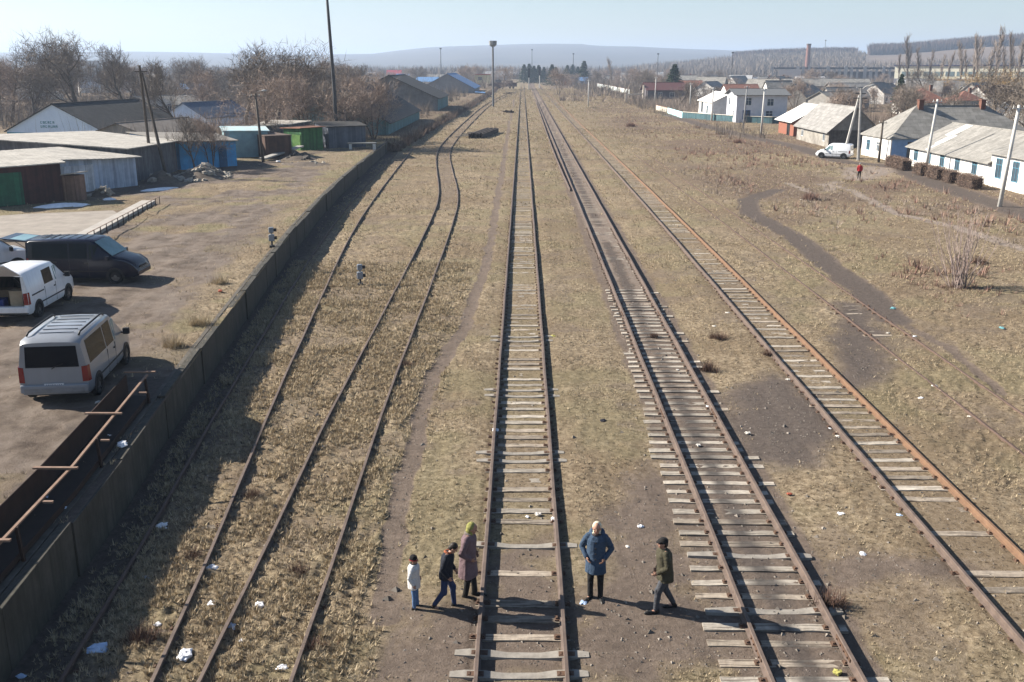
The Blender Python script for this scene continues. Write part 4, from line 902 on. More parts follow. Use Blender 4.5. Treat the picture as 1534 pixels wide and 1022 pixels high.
def shed(name, label, cat, poly, z0, hts, wm, rm, over=.3, doors=(), tk=.08):
    """footprint polygon in the world, wall tops from hts, one sloping roof slab"""
    o = Vector((sum(p[0] for p in poly) / len(poly), sum(p[1] for p in poly) / len(poly), z0)); t = thing(name, label, cat, o)
    P = [(p[0] - o.x, p[1] - o.y) for p in poly]; m = MB(); m.prism(P, -.3, list(hts)); m.build("wall", wm, t)
    A = np.array([[1, p[0], p[1]] for p in P]); c = np.linalg.lstsq(A, np.array(hts), rcond=None)[0]; Q = []
    for p in P: l = math.hypot(*p); Q.append((p[0] * (1 + over / l * 1.3), p[1] * (1 + over / l * 1.3)))
    zz = [c[0] + c[1] * p[0] + c[2] * p[1] + .012 for p in Q]; r = MB(); r.prism(Q, zz, [z + tk for z in zz]); r.build("roof", rm, t)
    for (i, f0, f1, h_, dm, nm) in doors:
        a, b = Vector(P[i]), Vector(P[(i + 1) % len(P)]); d = (b - a); n_ = Vector((d.y, -d.x)).normalized()
        if n_.dot((a + b) / 2) < 0: n_ = -n_
        p, q_ = a + d * f0 + n_ * .03, a + d * f1 + n_ * .03; m = MB(); m.bar((p.x, p.y, h_ / 2), (q_.x, q_.y, h_ / 2), .07, h_); m.build(nm, dm, t)
    return t
def planks(name, c1, c2, **k):
    if name in MATS: return MATS[name]
    m = mat(name, c1, c2, **k); n = m.node_tree; b = n.nodes["Principled BSDF"]; tc = n.nodes.new("ShaderNodeTexCoord"); mp = n.nodes.new("ShaderNodeMapping"); mp.inputs["Scale"].default_value = (3, 3, .05)
    v = n.nodes.new("ShaderNodeTexVoronoi"); v.inputs["Scale"].default_value = 1.6; n.links.new(tc.outputs["Object"], mp.inputs[0]); n.links.new(mp.outputs[0], v.inputs["Vector"])
    hs = n.nodes.new("ShaderNodeHueSaturation"); mr = n.nodes.new("ShaderNodeMapRange"); mr.inputs[3].default_value = .72; mr.inputs[4].default_value = 1.25
    s = n.nodes.new("ShaderNodeSeparateColor"); n.links.new(v.outputs["Color"], s.inputs[0]); n.links.new(s.outputs[0], mr.inputs[0]); n.links.new(mr.outputs[0], hs.inputs["Value"])
    n.links.new(b.inputs["Base Color"].links[0].from_socket, hs.inputs["Color"]); n.links.new(hs.outputs[0], b.inputs["Base Color"]); return m

# long white building at the right, low wing then tall wing
hw = [("l", 0, 0, 0, 0, None)]
t = house("long_building", "long low white building with blue windows behind the clipped hedges, grey roof with pale patches", "building", (46.6, 97.9, 0), R(-90), 18.6, 8.9, 2.15, 4.45, WHITE_W, ASB, over=.45,
          wins=[('f', x, .75, .95, 1.15, WINB) for x in (-7.6, -4.2, -.9, 2.6, 6.3)], chims=[], patches=[(-6.4, -4.6, .55, .98, -1), (-5.2, -3.8, .25, .6, -1), (-4.6, -3.9, .02, .3, -1)])
t = house("long_building", "taller white wing at the right edge with tall blue windows under a grey sheet roof", "building", (47.3, 78.6, 0), R(-90), 19.6, 10.4, 3.0, 4.75, WHITE_W, ASB, over=.4,
          wins=[('f', x, .9, 1.05, 1.6, WINB) for x in (-8.2, -5.2, -1.4, 2.2, 6)])
# blue and white house with the hipped roof
t = house("hipped_house", "white and blue house with grey hipped roof and two chimneys behind the wooden pole", "house", (50.2, 117.0, 0), R(5), 17.0, 7.6, 2.75, 5.9, mat("blue_render", (.22, .36, .62), (.16, .28, .50), scale=2, streak=.15), ASBX, hip=(4.3, 4.3), over=.4,
      wins=[('f', -2.0, .9, .9, 1.1, WINW)], chims=[(-3.9, -.3, .9), (3.6, -.3, .9)], doors=[('f', -6.0, 1.3, 2.1, mat("grey_door", (.16, .17, .18)))])
m = MB(); m.box(-8.64, -8.5, -3.8, 3.8, -.2, 2.66); m.build("street_wall", WHITE_W, t); window(t, (-8.64, 2.0, .85), (0, -1, 0), .8, 1.05, (-1, 0, 0), WINB); window(t, (-8.64, -.7, .85), (0, -1, 0), .75, 1.0, (-1, 0, 0), WINW)
# older house with the big grey roof
house("old_house", "old house with large pale grey roof, dark gable and pale street wall behind twin poles", "house", (43.6, 138.0, 0), R(-90), 15.5, 6.4, 2.35, 5.2, mat("grey_render", (.42, .40, .36), (.20, .18, .16), scale=.8, streak=.4), LIGHTROOF, over=.5,
      wins=[('f', -4.8, .8, .9, 1.1, WINW), ('f', 5.5, .8, .9, 1.2, WINW), ('l', 0, .8, .9, 1.0, WINW)])
m = MB(); m.prism([(40.34, 130.3), (46.85, 130.3), (46.85, 130.22), (40.34, 130.22)], .0, 2.3)
tag(m.build("board_fence", planks("dark_boards", (.13, .115, .10), (.07, .06, .055), scale=3), None), "dark weathered board fence below the gable of the old grey-roofed house", "fence")
house("brick_outbuilding", "orange brick outbuilding with a pale sheet roof left of the old grey-roofed house", "outbuilding", (45.6, 156.5, 0), R(-90), 9, 8, 2.4, 4.6, mat("orange_brick", (.34, .13, .085), (.22, .09, .06), scale=6), mat("white_sheet_roof", (.72, .71, .68), (.55, .54, .52), scale=1), over=.6,
      doors=[('f', 1.5, 1.6, 1.9, BLKPL)])
# two-storey villa
VW = mat("violet_render", (.36, .36, .50), (.28, .28, .40), scale=1.5)
house("two_storey_house", "two-storey pale violet house with shallow grey roof behind the teal fence", "house", (45.6, 194.5, 0), 0, 9.6, 9.0, 5.2, 6.15, mat("grey_blue_render", (.60, .61, .66), (.50, .51, .56), scale=1.5), mat("slate_sheet", (.17, .18, .19), (.12, .125, .13)), over=.6,
      wins=[('f', -2.6, 3.3, 1.2, 1.3, WINW), ('f', -2.8, .7, 1.4, 1.6, BLUE_TRIM), ('f', 1.6, 3.2, 1.2, 1.2, WINW), ('f', 1.5, .8, 1.3, 1.4, WINW), ('l', 2, 3.2, 1.1, 1.2, WINW), ('l', -2, .8, 1.1, 1.4, WINW)])
house("lean_to_house", "low white annex with pale roof left of the two-storey house", "annex", (42.3, 211, 0), R(-90), 16, 7, 3.4, 5.1, WHITE_W, mat("white_sheet_roof"  , (.72, .71, .68)), over=.4, wins=[('f', 2, 1, 1.4, 1.4, WINB), ('f', -4, 1.0, 2.0, 2.0, PANE)])
# fences along the street
def fence(label, pts, h, wm, cap=None, post=None, step=3.0, z=0):
    t = thing("fence", label, "fence", (pts[0][0], pts[0][1], z)); o = Vector((pts[0][0], pts[0][1], 0))
    m = MB(); c = MB()
    for a, b in zip(pts[:-1], pts[1:]):
        a, b = Vector((*a, 0)) - o, Vector((*b, 0)) - o; n = max(1, round((b - a).length / step))
        for k in range(n):
            p, q = a.lerp(b, k / n), a.lerp(b, (k + 1) / n); m.bar(p + Vector((0, 0, h / 2 - .1)), q + Vector((0, 0, h / 2 - .1)), .08, h + .1)
            if cap: c.bar(p + Vector((0, 0, h + .02)), q + Vector((0, 0, h + .02)), .3, .09)
            if post and k < 40: w_ = MB(); w_.box(-.07, .07, -.07, .07, -.2, h + .08); w_.build("post", post, t, loc=p)
    m.build("panel", wm, t)
    if cap: c.build("cap", cap, t)
fence("cream end of the street fence left of the turquoise panel", [G(983, 165)[:2], G(1000, 169.5)[:2]], 1.25, mat("cream_panel", (.60, .56, .48)), CHIM)
fence("bright turquoise end panel of the street fence", [G(1000, 169.8)[:2], G(1022, 177)[:2]], 1.3, mat("turquoise_panel", (.36, .68, .76), (.5, .74, .78)), None)
fence("long dark teal fence with pale coping below the two-storey house", [G(1022.5, 177)[:2], G(1070, 181)[:2], G(1112, 184)[:2], (47, 187), (52, 187)], 1.25, planks("teal_boards", (.07, .15, .17), (.05, .10, .12), scale=2), mat("cream_coping", (.66, .62, .54)), None)
fence("yellow, blue and white garden wall in front of far bare trees", [G(895, 131)[:2], G(918, 136)[:2], G(943, 142)[:2]], 2.0, mat("cream_white_wall", (.66, .66, .58), (.50, .60, .66), scale=.12), mat("dark_red_cap", (.22, .05, .05)), None)
house("long_dark_house", "low dark-red-roofed house with white end wall among bare garden trees", "house", (46.5, 330, 0), R(6), 12.5, 8, 3.2, 5.3, mat("brown_render", (.16, .14, .15), (.10, .09, .10)), mat("maroon_roof", (.15, .06, .06), (.10, .045, .045)), over=.6, wins=[('f', 2, .8, 1.6, 1.4, WINW), ('f', -2, .8, 1.4, 1.4, WINW)])
m = MB(); m.box(39.4, 39.9, 326.5, 327.5, -.2, 4.6); m.prism([(39.4, 326.5), (32.8, 316), (32.6, 316.2), (39.2, 326.7)], 1.6, 1.95); m.box(32.5, 33.0, 315.7, 316.3, -.2, 1.95)
tag(m.build("gate_pillar", mat("cream_stone", (.62, .55, .45)), None), "cream stone gate pillar with a lintel rail beside the dark-red-roofed house", "gate")

# scattered houses: (px x, px y of base, width m, depth, eave, ridge, rotation, wall, roof, label)
PW = WHITE_W; GW = mat("dim_render", (.36, .34, .32), (.25, .24, .22), scale=1)
SR = mat("silver_roof", (.55, .55, .55), (.42, .42, .43), scale=1); GR_ = ASBX; OR_ = REDROOF; BR_ = mat("blue_sheet_roof", (.13, .27, .52), (.10, .22, .42)); DR_ = mat("dark_slate_roof", (.09, .09, .10), (.06, .06, .065))
far_h = [(1388, 172, 10, 8, 2.8, 5.6, 0, PW, OR_, "orange hipped tile roof behind the hipped house's left chimney", 5), (1450, 166, 7, 6, 2.6, 4.6, 8, GW, OR_, "small orange roof between bare trees above the hipped house", 3.5),
         (1240, 140, 34, 9, 3.0, 5.6, -3, GW, GR_, "very long grey sheet-roofed barn below the ruined factory", 0), (1170, 137, 9, 9, 3.5, 6.0, 0, GW, DR_, "dark gabled roof left of the long grey barn", 0),
         (1215, 128, 16, 7, 3, 5.0, 0, PW, SR, "white building with pale roof behind the long grey barn", 0), (1150, 131, 9, 7, 3, 5.2, 20, PW, SR, "white-roofed house, nearest the long grey barn in its row", 0), (1125, 131, 9, 7, 3, 5.0, 20, GW, SR, "middle white-roofed house of three above the two-storey house", 0), (1098, 133, 10, 7, 3, 5.0, 20, GW, SR, "leftmost pale-roofed house of three above the two-storey house", 0),
         (1062, 137, 12, 7, 2.6, 4.2, 0, GW, GR_, "low grey house left of the white-roofed row", 0), (1032, 127, 9, 7, 3, 5.6, 30, PW, OR_, "gabled house with reddish roof beside the dark spruce", 0), (1140, 116, 22, 10, 3.5, 5.5, 0, PW, OR_, "pale house with orange end in front of the brown hill", 0),
         (1030, 112, 14, 9, 3, 6, 0, GW, DR_, "hazy dark-roofed house above the spruce", 0), (985, 119, 10, 8, 3, 6, 0, PW, SR, "hazy white house left of the spruce", 0), (940, 122, 9, 7, 3, 6, 0, PW, SR, "small hazy white house by the tall poplar", 0), (912, 121, 9, 7, 3.5, 6.5, 0, PW, DR_, "small hazy cream house among far trees", 0),
         (868, 128, 9, 6, 2.6, 4.5, 0, mat("blue_wall", (.16, .36, .62)), BR_, "small blue hut at the far end of the yard", 0), (852, 128, 4, 4, 2.2, 3.2, 0, mat("red_wall", (.45, .06, .05)), OR_, "tiny red hut beside the blue hut", 0), (838, 127, 7, 5, 2.6, 4.2, 0, PW, SR, "tiny white hut left of the red hut", 0), (846, 117, 40, 7, 4, 5.5, 0, GW, DR_, "long dark station canopy far down the line", 0),
         (607, 111, 36, 12, 5.5, 6.8, 0, PW, mat("thin_red_roof", (.45, .10, .10)), "long white building with a red eaves line in the hazy distance", 0), (590, 119, 12, 9, 3.5, 7.5, 0, mat("green_render", (.25, .38, .36)), mat("crimson_roof", (.55, .05, .08)), "house with a bright crimson roof behind the warehouses", 0),
         (683, 106, 60, 14, 5, 8, 0, PW, BR_, "very long pale blue building at the foot of the far ridge", 0), (735, 108, 70, 14, 5, 8, 0, PW, SR, "long pale hall in the haze right of the lamp mast", 0), (762, 118, 40, 10, 4, 6, 0, PW, SR, "low hazy white hall near the signals", 0),
         (290, 146, 9, 5, 2.6, 4, 0, GW, BR_, "small hut with a blue roof among the left trees", 0), (320, 139, 7, 5, 2.8, 4, 0, PW, SR, "small white-roofed hut among the left trees", 0), (20, 143, 11, 7, 3, 5, 10, GW, ASBX, "low brown-roofed house at the left edge among trees", 0), (122, 122, 22, 14, 8, 14.5, 0, GW, DR_, "large dark gabled barn roof rising above the left trees", 0), (235, 173, 16, 9, 2.0, 3.6, 70, GW, ASB, "low grey sheet-roofed shed behind the gable building", 0), (30, 128, 30, 10, 6, 8.5, 0, mat("navy_block", (.10, .14, .20)), DR_, "dark blue flat block beyond the left trees", 0),
         (1520, 195, 9, 8, 2.4, 4.4, 60, PW, SR, "bright white roofed hut behind the taller white wing", 0), (1480, 160, 12, 8, 3, 5.2, 10, GW, ASBX, "grey roofed house under the large bare tree right", 0), (1372, 137, 14, 8, 3, 5.5, 0, GW, GR_, "grey hipped roof among trees behind the spruce", 4), (1275, 152, 14, 8, 3, 5.4, 15, GW, LIGHTROOF, "pale grey roof just behind the old house", 0), (1432, 143, 40, 2, 1.6, 2.0, 0, mat("cream_stone", (.62, .55, .45)), SR, "long pale wall below the white factory", 0)]
for (px, py, L, D, eh, rh, rz, wm, rm, lb, hp) in far_h:
    z = YZ if px < 770 and py > 140 else 0; p = G(px, py, z)
    wn = [('f', -L * .25, .9, 1.1, 1.3, WINW), ('f', L * .2, .9, 1.1, 1.3, WINW)] if L < 20 else [('f', -L * .5 + 2 + 3.4 * k, 1.0, 1.3, 1.4, WINW) for k in range(int(L / 3.4) - 1)][:14] if eh > 2 else ()
    house("house" if L < 20 else "hall", lb, "house" if L < 20 else "hall", (p.x, p.y + D / 2, z), R(rz), L, D, eh, rh, wm, rm, hip=(hp, hp), wins=wn if L < 60 else (), over=.4, chims=[(L * .2, .2, .8)] if L < 14 and eh > 2.3 else ())

rt2 = random.Random(17)
for k in range(46):
    px = rt2.uniform(1000, 1545); Y = rt2.uniform(235, 620); x = (px - 767) / FPX * Y
    if (x > 130 and Y > 390) or (x < 58 and Y < 345): continue
    L_, D_ = rt2.uniform(8, 13), rt2.uniform(6, 8)
    house("house", "small village house among bare garden trees in the hazy town on the right", "house", (x, Y, 0), R(rt2.uniform(-40, 60)), L_, D_, rt2.uniform(2.5, 3.2), rt2.uniform(4.6, 6.4), rt2.choice((PW, PW, GW)), rt2.choice((SR, GR_, GR_, OR_, LIGHTROOF)), group="small houses of the hazy town on the right", wins=[('f', -L_ * .25, .9, 1.1, 1.3, WINW), ('f', L_ * .2, .9, 1.1, 1.3, WINW)])
for k in range(22):
    px = rt2.uniform(60, 760); Y = rt2.uniform(260, 800); x = (px - 767) / FPX * Y
    if x > -45 and Y < 430: continue
    L_, D_ = rt2.uniform(9, 20), rt2.uniform(7, 9)
    house("house", "small building half hidden in the hazy trees left of the tracks", "house", (x, Y, 0), R(rt2.uniform(-40, 40)), L_, D_, rt2.uniform(3, 4), rt2.uniform(5.2, 7), rt2.choice((PW, GW)), rt2.choice((SR, GR_, LIGHTROOF, BR_)), group="small buildings in the hazy trees on the left")

# factories on the right slope
p = G(1213, 118); zb = 6.0
t = thing("chimney_stack", "tall tapering brick factory chimney in front of the brown hill", "chimney", (255.5, 905, zb)); m = MB(); m.tube([(0, 0, -8), (0, 0, 23)], [2.6, 1.75], 20); m.build("shaft", mat("old_red_brick", (.30, .15, .12), (.20, .10, .085), scale=.3), t); m = MB(); m.tube([(0, 0, 22.6), (0, 0, 24)], [2.0, 2.1], 20); m.build("rim", mat("stack_rim", (.16, .12, .11)), t)
t = thing("factory_ruin", "roofless factory ruin with pale columns under a dark beam, left of the cream factory", "ruin", (207, 715, 0), R(-14))
m = MB(); m.box(-29, 78, -6, 6, 8.6, 9.9); m.build("beam", mat("dark_beam", (.08, .085, .095)), t)
for k in range(26): m = MB(); x = -29 + k * 4.1 + random.uniform(-.4, .4); m.box(x, x + random.uniform(.8, 2.4), -6.5, -5.2, -1, random.choice((7.4, 8.6, 8.6, 10.6))); m.build("column", mat("pale_column", (.42, .42, .43), (.32, .32, .33)), t)
m = MB(); m.box(-26, 75, 4, 5, 2, 7); m.build("back_wall", mat("back_wall", (.22, .22, .24)), t)
m = MB(); m.box(-24, -9, -8, -6.6, 0, 8.4); m.build("end_block", mat("pink_cream", (.56, .50, .47)), t)
t = thing("white_factory", "long cream factory block with a band of windows behind the row of poplars", "factory", (222, 508, 0), R(-32))
m = MB(); m.box(-33, 60, 0, 14, -.5, 10.6); m.build("wall", mat("cream_factory_wall", (.66, .64, .52), (.55, .53, .44), scale=.3), t)
m = MB(); m.box(-33.5, 60.5, -.6, 14.6, 10.62, 11.2); m.build("roof", mat("dark_blue_edge", (.05, .05, .11)), t)
for k in range(17): m = MB(); x = -29.5 + k * 5.3; m.box(x, x + 4.2, -.08, .1, 5.6, 7.9); m.build("window", mat("factory_glass", (.22, .30, .32), (.12, .16, .18), scale=.4, rough=.4), t)
m = MB(); m.box(-33, 60, -.3, -.05, -.5, 4.4); m.build("base_wall", mat("factory_base", (.24, .24, .27)), t)

LEFTROOF = wave_roof("weathered_pale_roof", (.54, .51, .46), (.40, .375, .335), "X", 3, scale=1.6)
# left: garages, sheds, gable building, warehouses
RUSTD = planks("maroon_sheet", (.085, .035, .032), (.05, .024, .022), scale=2); GREENP = planks("green_door", (.035, .16, .085), (.025, .10, .06), scale=2)
shed("garage", "dark maroon garage with a green double door at the left edge, grey roof", "garage", [(-36.4, 63.9), (-32.2, 67.9), (-36.6, 73.2), (-41.5, 68.5)], YZ, [2.55, 2.65, 3.05, 3.0], RUSTD, LEFTROOF, over=.35, doors=[(0, .2, .55, 2.2, GREENP, "door")])
shed("metal_shed", "pale blue-white sheet metal shed behind the brown booth", "shed", [(-34.6, 70.6), (-31.9, 74.4), (-30.5, 77.0), (-36.5, 79.2), (-38.2, 74.6)], YZ, [2.55, 2.3, 2.25, 2.75, 2.9], planks("pale_blue_sheet", (.40, .46, .56), (.28, .33, .42), scale=1.2, streak=.35), LEFTROOF, over=.4, doors=[(0, .1, .8, 2.0, planks("white_boards", (.52, .54, .58), (.36, .38, .42), scale=3), "door")])
shed("long_garage", "long grey garage row with a pale flat roof behind the twin leaning poles", "garage", [(-31.6, 78.0), (-31.2, 88.3), (-41, 94), (-47, 80), (-38.5, 79.4)], YZ, [2.75, 2.6, 3.1, 3.5, 3.2], planks("grey_boards", (.17, .17, .18), (.11, .11, .12), scale=2), LEFTROOF, over=.4)
shed("blue_garage", "bright blue painted garage behind the rubble heap", "garage", [(-31.1, 88.9), (-27.1, 92.9), (-31, 99), (-38, 95.2)], YZ, [2.55, 2.3, 2.6, 2.9], mat("bright_blue_paint", (.07, .32, .60), (.05, .22, .45), scale=1.6, streak=.3, dirt=(.10, .08, .06)), mat("grey_felt", (.30, .28, .25), (.2, .18, .16), scale=2), over=.3, doors=[(0, .68, .82, 1.9, mat("blue_door", (.04, .13, .25)), "door")])
shed("turquoise_shed", "small shed with pale turquoise top behind the blue garage", "shed", [(-30.6, 101), (-26.6, 103), (-28, 107), (-32, 105)], YZ, [2.7, 2.6, 2.8, 2.9], mat("turquoise_paint", (.30, .46, .50), (.2, .3, .33), scale=1), mat("turquoise_roof", (.32, .52, .58), (.4, .4, .38), scale=1), over=.2)
shed("rusty_container", "rust-brown metal box between the blue garage and the green shed", "container", [(-26.3, 100.6), (-24.0, 102.2), (-26.5, 106), (-29, 104.6)], YZ, [2.2, 2.2, 2.2, 2.2], planks("rust_sheet", (.12, .065, .045), (.07, .04, .03), scale=2), mat("rust_roof", (.13, .09, .07)), over=.1)
shed("green_shed", "green plank shed with a rusty orange roof near the end of the platform", "shed", [(-27.3, 112.8), (-24.8, 110.6), (-22.6, 111.6), (-24.9, 115.4)], YZ, [2.3, 2.45, 2.5, 2.4], planks("green_planks", (.045, .17, .05), (.03, .10, .035), scale=3, streak=.2), mat("rust_orange_roof", (.38, .19, .12), (.26, .13, .09), scale=1.5), over=.35, doors=[(0, .5, .95, 1.7, mat("lime_patch", (.12, .26, .06)), "door")])
shed("grey_shed", "dark grey-blue sheet shed right of the green shed", "shed", [(-22.3, 113.4), (-18.4, 115.8), (-20.4, 121.6), (-25, 119.3)], YZ, [2.4, 2.4, 2.6, 2.6], planks("grey_blue_sheet", (.13, .15, .19), (.08, .095, .12), scale=1), DARKROOF, over=.25)
shed("pale_roof_shed", "low shed with a pale roof left of the green shed", "shed", [(-31, 113), (-27.6, 116.5), (-26, 121), (-31, 121)], YZ, [2.5, 2.4, 2.7, 2.7], planks("grey_boards", (.17, .17, .18), (.11, .11, .12)), LEFTROOF, over=.3)
# brown booth
t = thing("booth", "narrow brown booth with a slanting pale roof in front of the metal shed", "booth", (-31.75, 68.5, YZ), R(-14)); m = MB(); m.box(-.62, .62, -.55, .55, -.1, 1.75); m.build("wall", planks("brown_ply", (.24, .15, .11), (.18, .11, .085), scale=3), t); m = MB(); m.add([(-.8, -.75, 1.72), (.8, -.75, 1.92), (.8, .75, 1.92), (-.8, .75, 1.72), (-.8, -.75, 1.79), (.8, -.75, 1.99), (.8, .75, 1.99), (-.8, .75, 1.79)], [(0, 3, 2, 1), (4, 5, 6, 7), (0, 1, 5, 4), (1, 2, 6, 5), (2, 3, 7, 6), (3, 0, 4, 7)]); m.build("roof", mat("booth_roof", (.5, .46, .40)), t); m = MB(); m.box(-.5, .5, -.585, -.555, 0, 1.6); m.build("door", planks("brown_ply_door", (.27, .17, .12), (.2, .12, .09), scale=4), t)
# gable building
GABW = mat("pale_blue_render", (.66, .76, .90), (.56, .66, .82), scale=.7)
t = house("gable_building", "large pale blue gabled building with a dark roof and teal lettering, behind the garages", "building", (-56.6, 132.5, YZ), R(81), 20, 13.5, 1.3, 4.6, GABW, DARKROOF, over=.25)
sg = MB(); rr = random.Random(4)
for row, (z, n_, y0) in enumerate(((2.25, 6, .6), (1.75, 7, .55))):
    y = y0
    for k in range(n_):
        w_ = rr.uniform(.14, .22); k_ = rr.randint(0, 3); X0, X1 = -10.03, -10.005
        sg.box(X0, X1, y, y + .05, z, z + .3)
        if k_ != 1: sg.box(X0, X1, y + .05, y + w_, z + .24, z + .3)
        if k_ != 2: sg.box(X0, X1, y + .05, y + w_, z, z + .06)
        if k_ > 1: sg.box(X0, X1, y + .05, y + w_, z + .12, z + .18)
        if k_ != 0: sg.box(X0, X1, y + w_, y + w_ + .05, z, z + .3)
        y += w_ + .16
sg.v = [(x, -y + 2.5, z) for x, y, z in sg.v]; sg.build("lettering", mat("teal_letters", (.13, .36, .42)), t)
bd = MB(); bd.box(-10.06, -10.0, 1.6, 6.7, .55, 1.15); bd.build("teal_band", mat("teal_band", (.06, .34, .42), (.04, .25, .34)), t); bd = MB(); bd.box(-10.08, -10.0, 3.9, 4.5, .4, 1.1); bd.build("window", PANE, t)
house("small_blue_gable", "small gabled shed with a slate blue roof behind the gable building's ridge", "shed", (-50, 158, YZ), R(70), 12, 8, 1.6, 3.7, GABW, mat("slate_blue_roof", (.12, .17, .24), (.09, .12, .18)), over=.3)
house("brown_roof_shed", "low shed with a brown-grey roof between the gable building and the garages", "shed", (-44, 118, YZ), R(76), 14, 8, 1.6, 2.9, GW, mat("brown_grey_roof", (.22, .19, .165), (.16, .14, .12), scale=1), over=.3)
TEALW = planks("teal_wall_boards", (.13, .27, .29), (.09, .19, .21), scale=1.5, streak=.35); GREYG = mat("grey_block_wall", (.26, .255, .245), (.17, .165, .155), scale=.7, streak=.3)
house("warehouse", "nearest trackside warehouse with a dark roof and weathered teal side wall", "warehouse", (-25.6, 157.5, YZ), R(90), 42, 14.2, 1.7, 6.0, TEALW, DARKROOF, over=.4)
t = house("warehouse", "second trackside warehouse, dark roof and grey block gable, teal side wall", "warehouse", (-28.4, 227.5, .8), R(90), 29, 20.6, 3.1, 7.7, GREYG, DARKROOF, over=.5)
m = MB(); m.box(-14.5, 14.5, -10.36, -10.31, -.2, 2.9); m.build("side_boards", TEALW, t); m = MB(); m.box(-14.56, -14.5, -1.6, 1.4, 1.2, 3.4); m.build("doorway", BLKPL, t)
t = house("warehouse", "third trackside warehouse with a bright blue roof, furthest of the three", "warehouse", (-26.7, 379, .5), R(90), 47, 19, 2.5, 7.4, mat("light_grey_block", (.33, .33, .34), (.24, .24, .25), scale=.4), BR_, over=.5)
# blue trailer and small things down the yard
shed("blue_lean_to", "small bright blue lean-to roof at the trackside end of the blue-roofed warehouse", "lean-to", [(-16.4, 346), (-13.2, 349), (-13.4, 362), (-17, 362)], .2, [1.6, 1.2, 1.2, 1.6], GW, BR_, over=.3)

# ------------------------------------------------------------------ poles, masts, signals
POLEC = mat("pole_concrete", (.56, .55, .53), (.42, .41, .39), scale=2, streak=.15); WOODP = mat("pole_wood", (.13, .105, .085), (.08, .065, .052), scale=3, streak=.3); STEEL = mat("dark_steel", (.075, .075, .08), (.05, .05, .055), scale=2, rough=.6)
def conc_pole(label, x, y, h, lean=(0, 0), lamp=True, m_=POLEC, cat="pole", name="concrete_pole", r=.13, z=0, group=None):
    t = thing(name, label, cat, (x, y, z), 0, group); m = MB(); top = Vector((lean[0], lean[1], h)); m.tube([(0, 0, -.4), top], [r * 1.25, r * .75], 8); m.build("shaft", m_, t, smooth=True)
    m = MB(); m.bar(top + Vector((-.45, 0, -.25)), top + Vector((.45, 0, -.25)), .07, .07); 
    m.build("crossarm", m_ if not lamp else STEEL, t)
    for s in (-.38, .38): q = MB(); q.tube([top + Vector((s, 0, -.22)), top + Vector((s, 0, -.05))], [.04, .05], 6); q.build("insulator", mat("porcelain", (.6, .6, .58), rough=.3), t)
    if lamp:
        q = MB(); q.tube([top + Vector((0, 0, -.3)), top + Vector((.25, -.1, .15)), top + Vector((.8, -.3, .28))], .03, 6); q.build("lamp_arm", STEEL, t); q = MB(); q.ball(top + Vector((1.0, -.36, .27)), .2, (1.3, .8, .5)); q.build("lamp_head", mat("lamp_shell", (.45, .46, .47), rough=.4), t)
    return t
PG = "pale concrete poles along the street"
conc_pole("tallest pale concrete pole near the right edge, in front of the tall white wing", 36.6, 74.6, 7.6, (.45, 0), False, r=.15)
conc_pole("pale concrete pole standing at the first clipped hedge", 40.0, 97.5, 7.3, (.45, 0), False, r=.14)
conc_pole("pale concrete pole in front of the two-storey house's right half", 37.7, 156.3, 7.1, (.1, 0), False, r=.16)
conc_pole("greyer concrete pole at the left corner of the two-storey house", 37.62, 168.9, 7.2, (.25, 0), False, m_=mat("pole_grey", (.36, .36, .37)), r=.13)
conc_pole("pale concrete pole in front of the middle of the teal fence", 37.64, 197.4, 6.4, (0, 0), False, r=.17)
conc_pole("thin concrete pole behind the cream fence end", 42.8, 254.6, 6.3, (0, 0), False, r=.13)
conc_pole("thin concrete pole left of the cream fence end", 37.4, 281.6, 7.6, (.1, 0), False, r=.14)
conc_pole("lone concrete pole in the scrub right of the far tracks", 17.7, 267.2, 7.0, (0, 0), False, r=.14)
conc_pole("dark slim wooden pole before the hipped house's street corner", 39.85, 110.0, 4.6, (.05, 0), False, m_=WOODP, name="wooden_pole", r=.13)
t = thing("twin_pole", "pair of concrete poles leaning together with a street lamp, beside the small white van", "pole", (38.25, 113.6, 0))
m = MB(); m.tube([(-.9, 1.2, -.3), (.0, .1, 7.2)], [.17, .11], 8); m.build("stay_pole", POLEC, t); m = MB(); m.tube([(.15, -1.2, -.3), (.1, 0, 8.0)], [.18, .11], 8); m.build("shaft", mat("pole_grey2", (.40, .39, .38)), t); m = MB(); m.bar((-.7, 0, 6.9), (.9, 0, 6.9), .1, .1); m.bar((-.5, 0, 7.4), (.7, 0, 7.4), .1, .1); m.build("crossarm", STEEL, t)
m = MB(); m.tube([(.1, 0, 7.8), (.5, -.3, 8.2), (.9, -.5, 8.3)], .04, 6); m.tube([(.1, 0, 7.7), (-.3, -.3, 8.1), (-.6, -.5, 8.1)], .04, 6); m.build("lamp_arm", POLEC, t); m = MB(); m.ball((1.1, -.6, 8.3), .24, (1.4, .8, .5)); m.build("lamp_head", mat("lamp_shell", (.45, .46, .47)), t)
# left twin wooden poles
t = thing("twin_pole", "pair of dark wooden poles leaning together in front of the long grey garage row", "pole", (-31.2, 83.2, YZ)); m = MB(); m.tube([(-.75, .9, -.4), (-.65, .2, 9.2)], [.16, .10], 8); m.build("shaft", WOODP, t); m = MB(); m.tube([(1.1, -.7, -.4), (-.5, .15, 8.6)], [.16, .10], 8); m.build("stay_pole", WOODP, t); m = MB(); m.bar((-1.1, .2, 8.7), (-.1, .2, 8.7), .09, .09); m.build("crossarm", WOODP, t)
conc_pole("short brown pole with a dark lamp head right of the blue garage", -25.5, 96.4, 6.6, (-.35, .0), True, m_=WOODP, name="lamp_pole", r=.13, z=YZ)
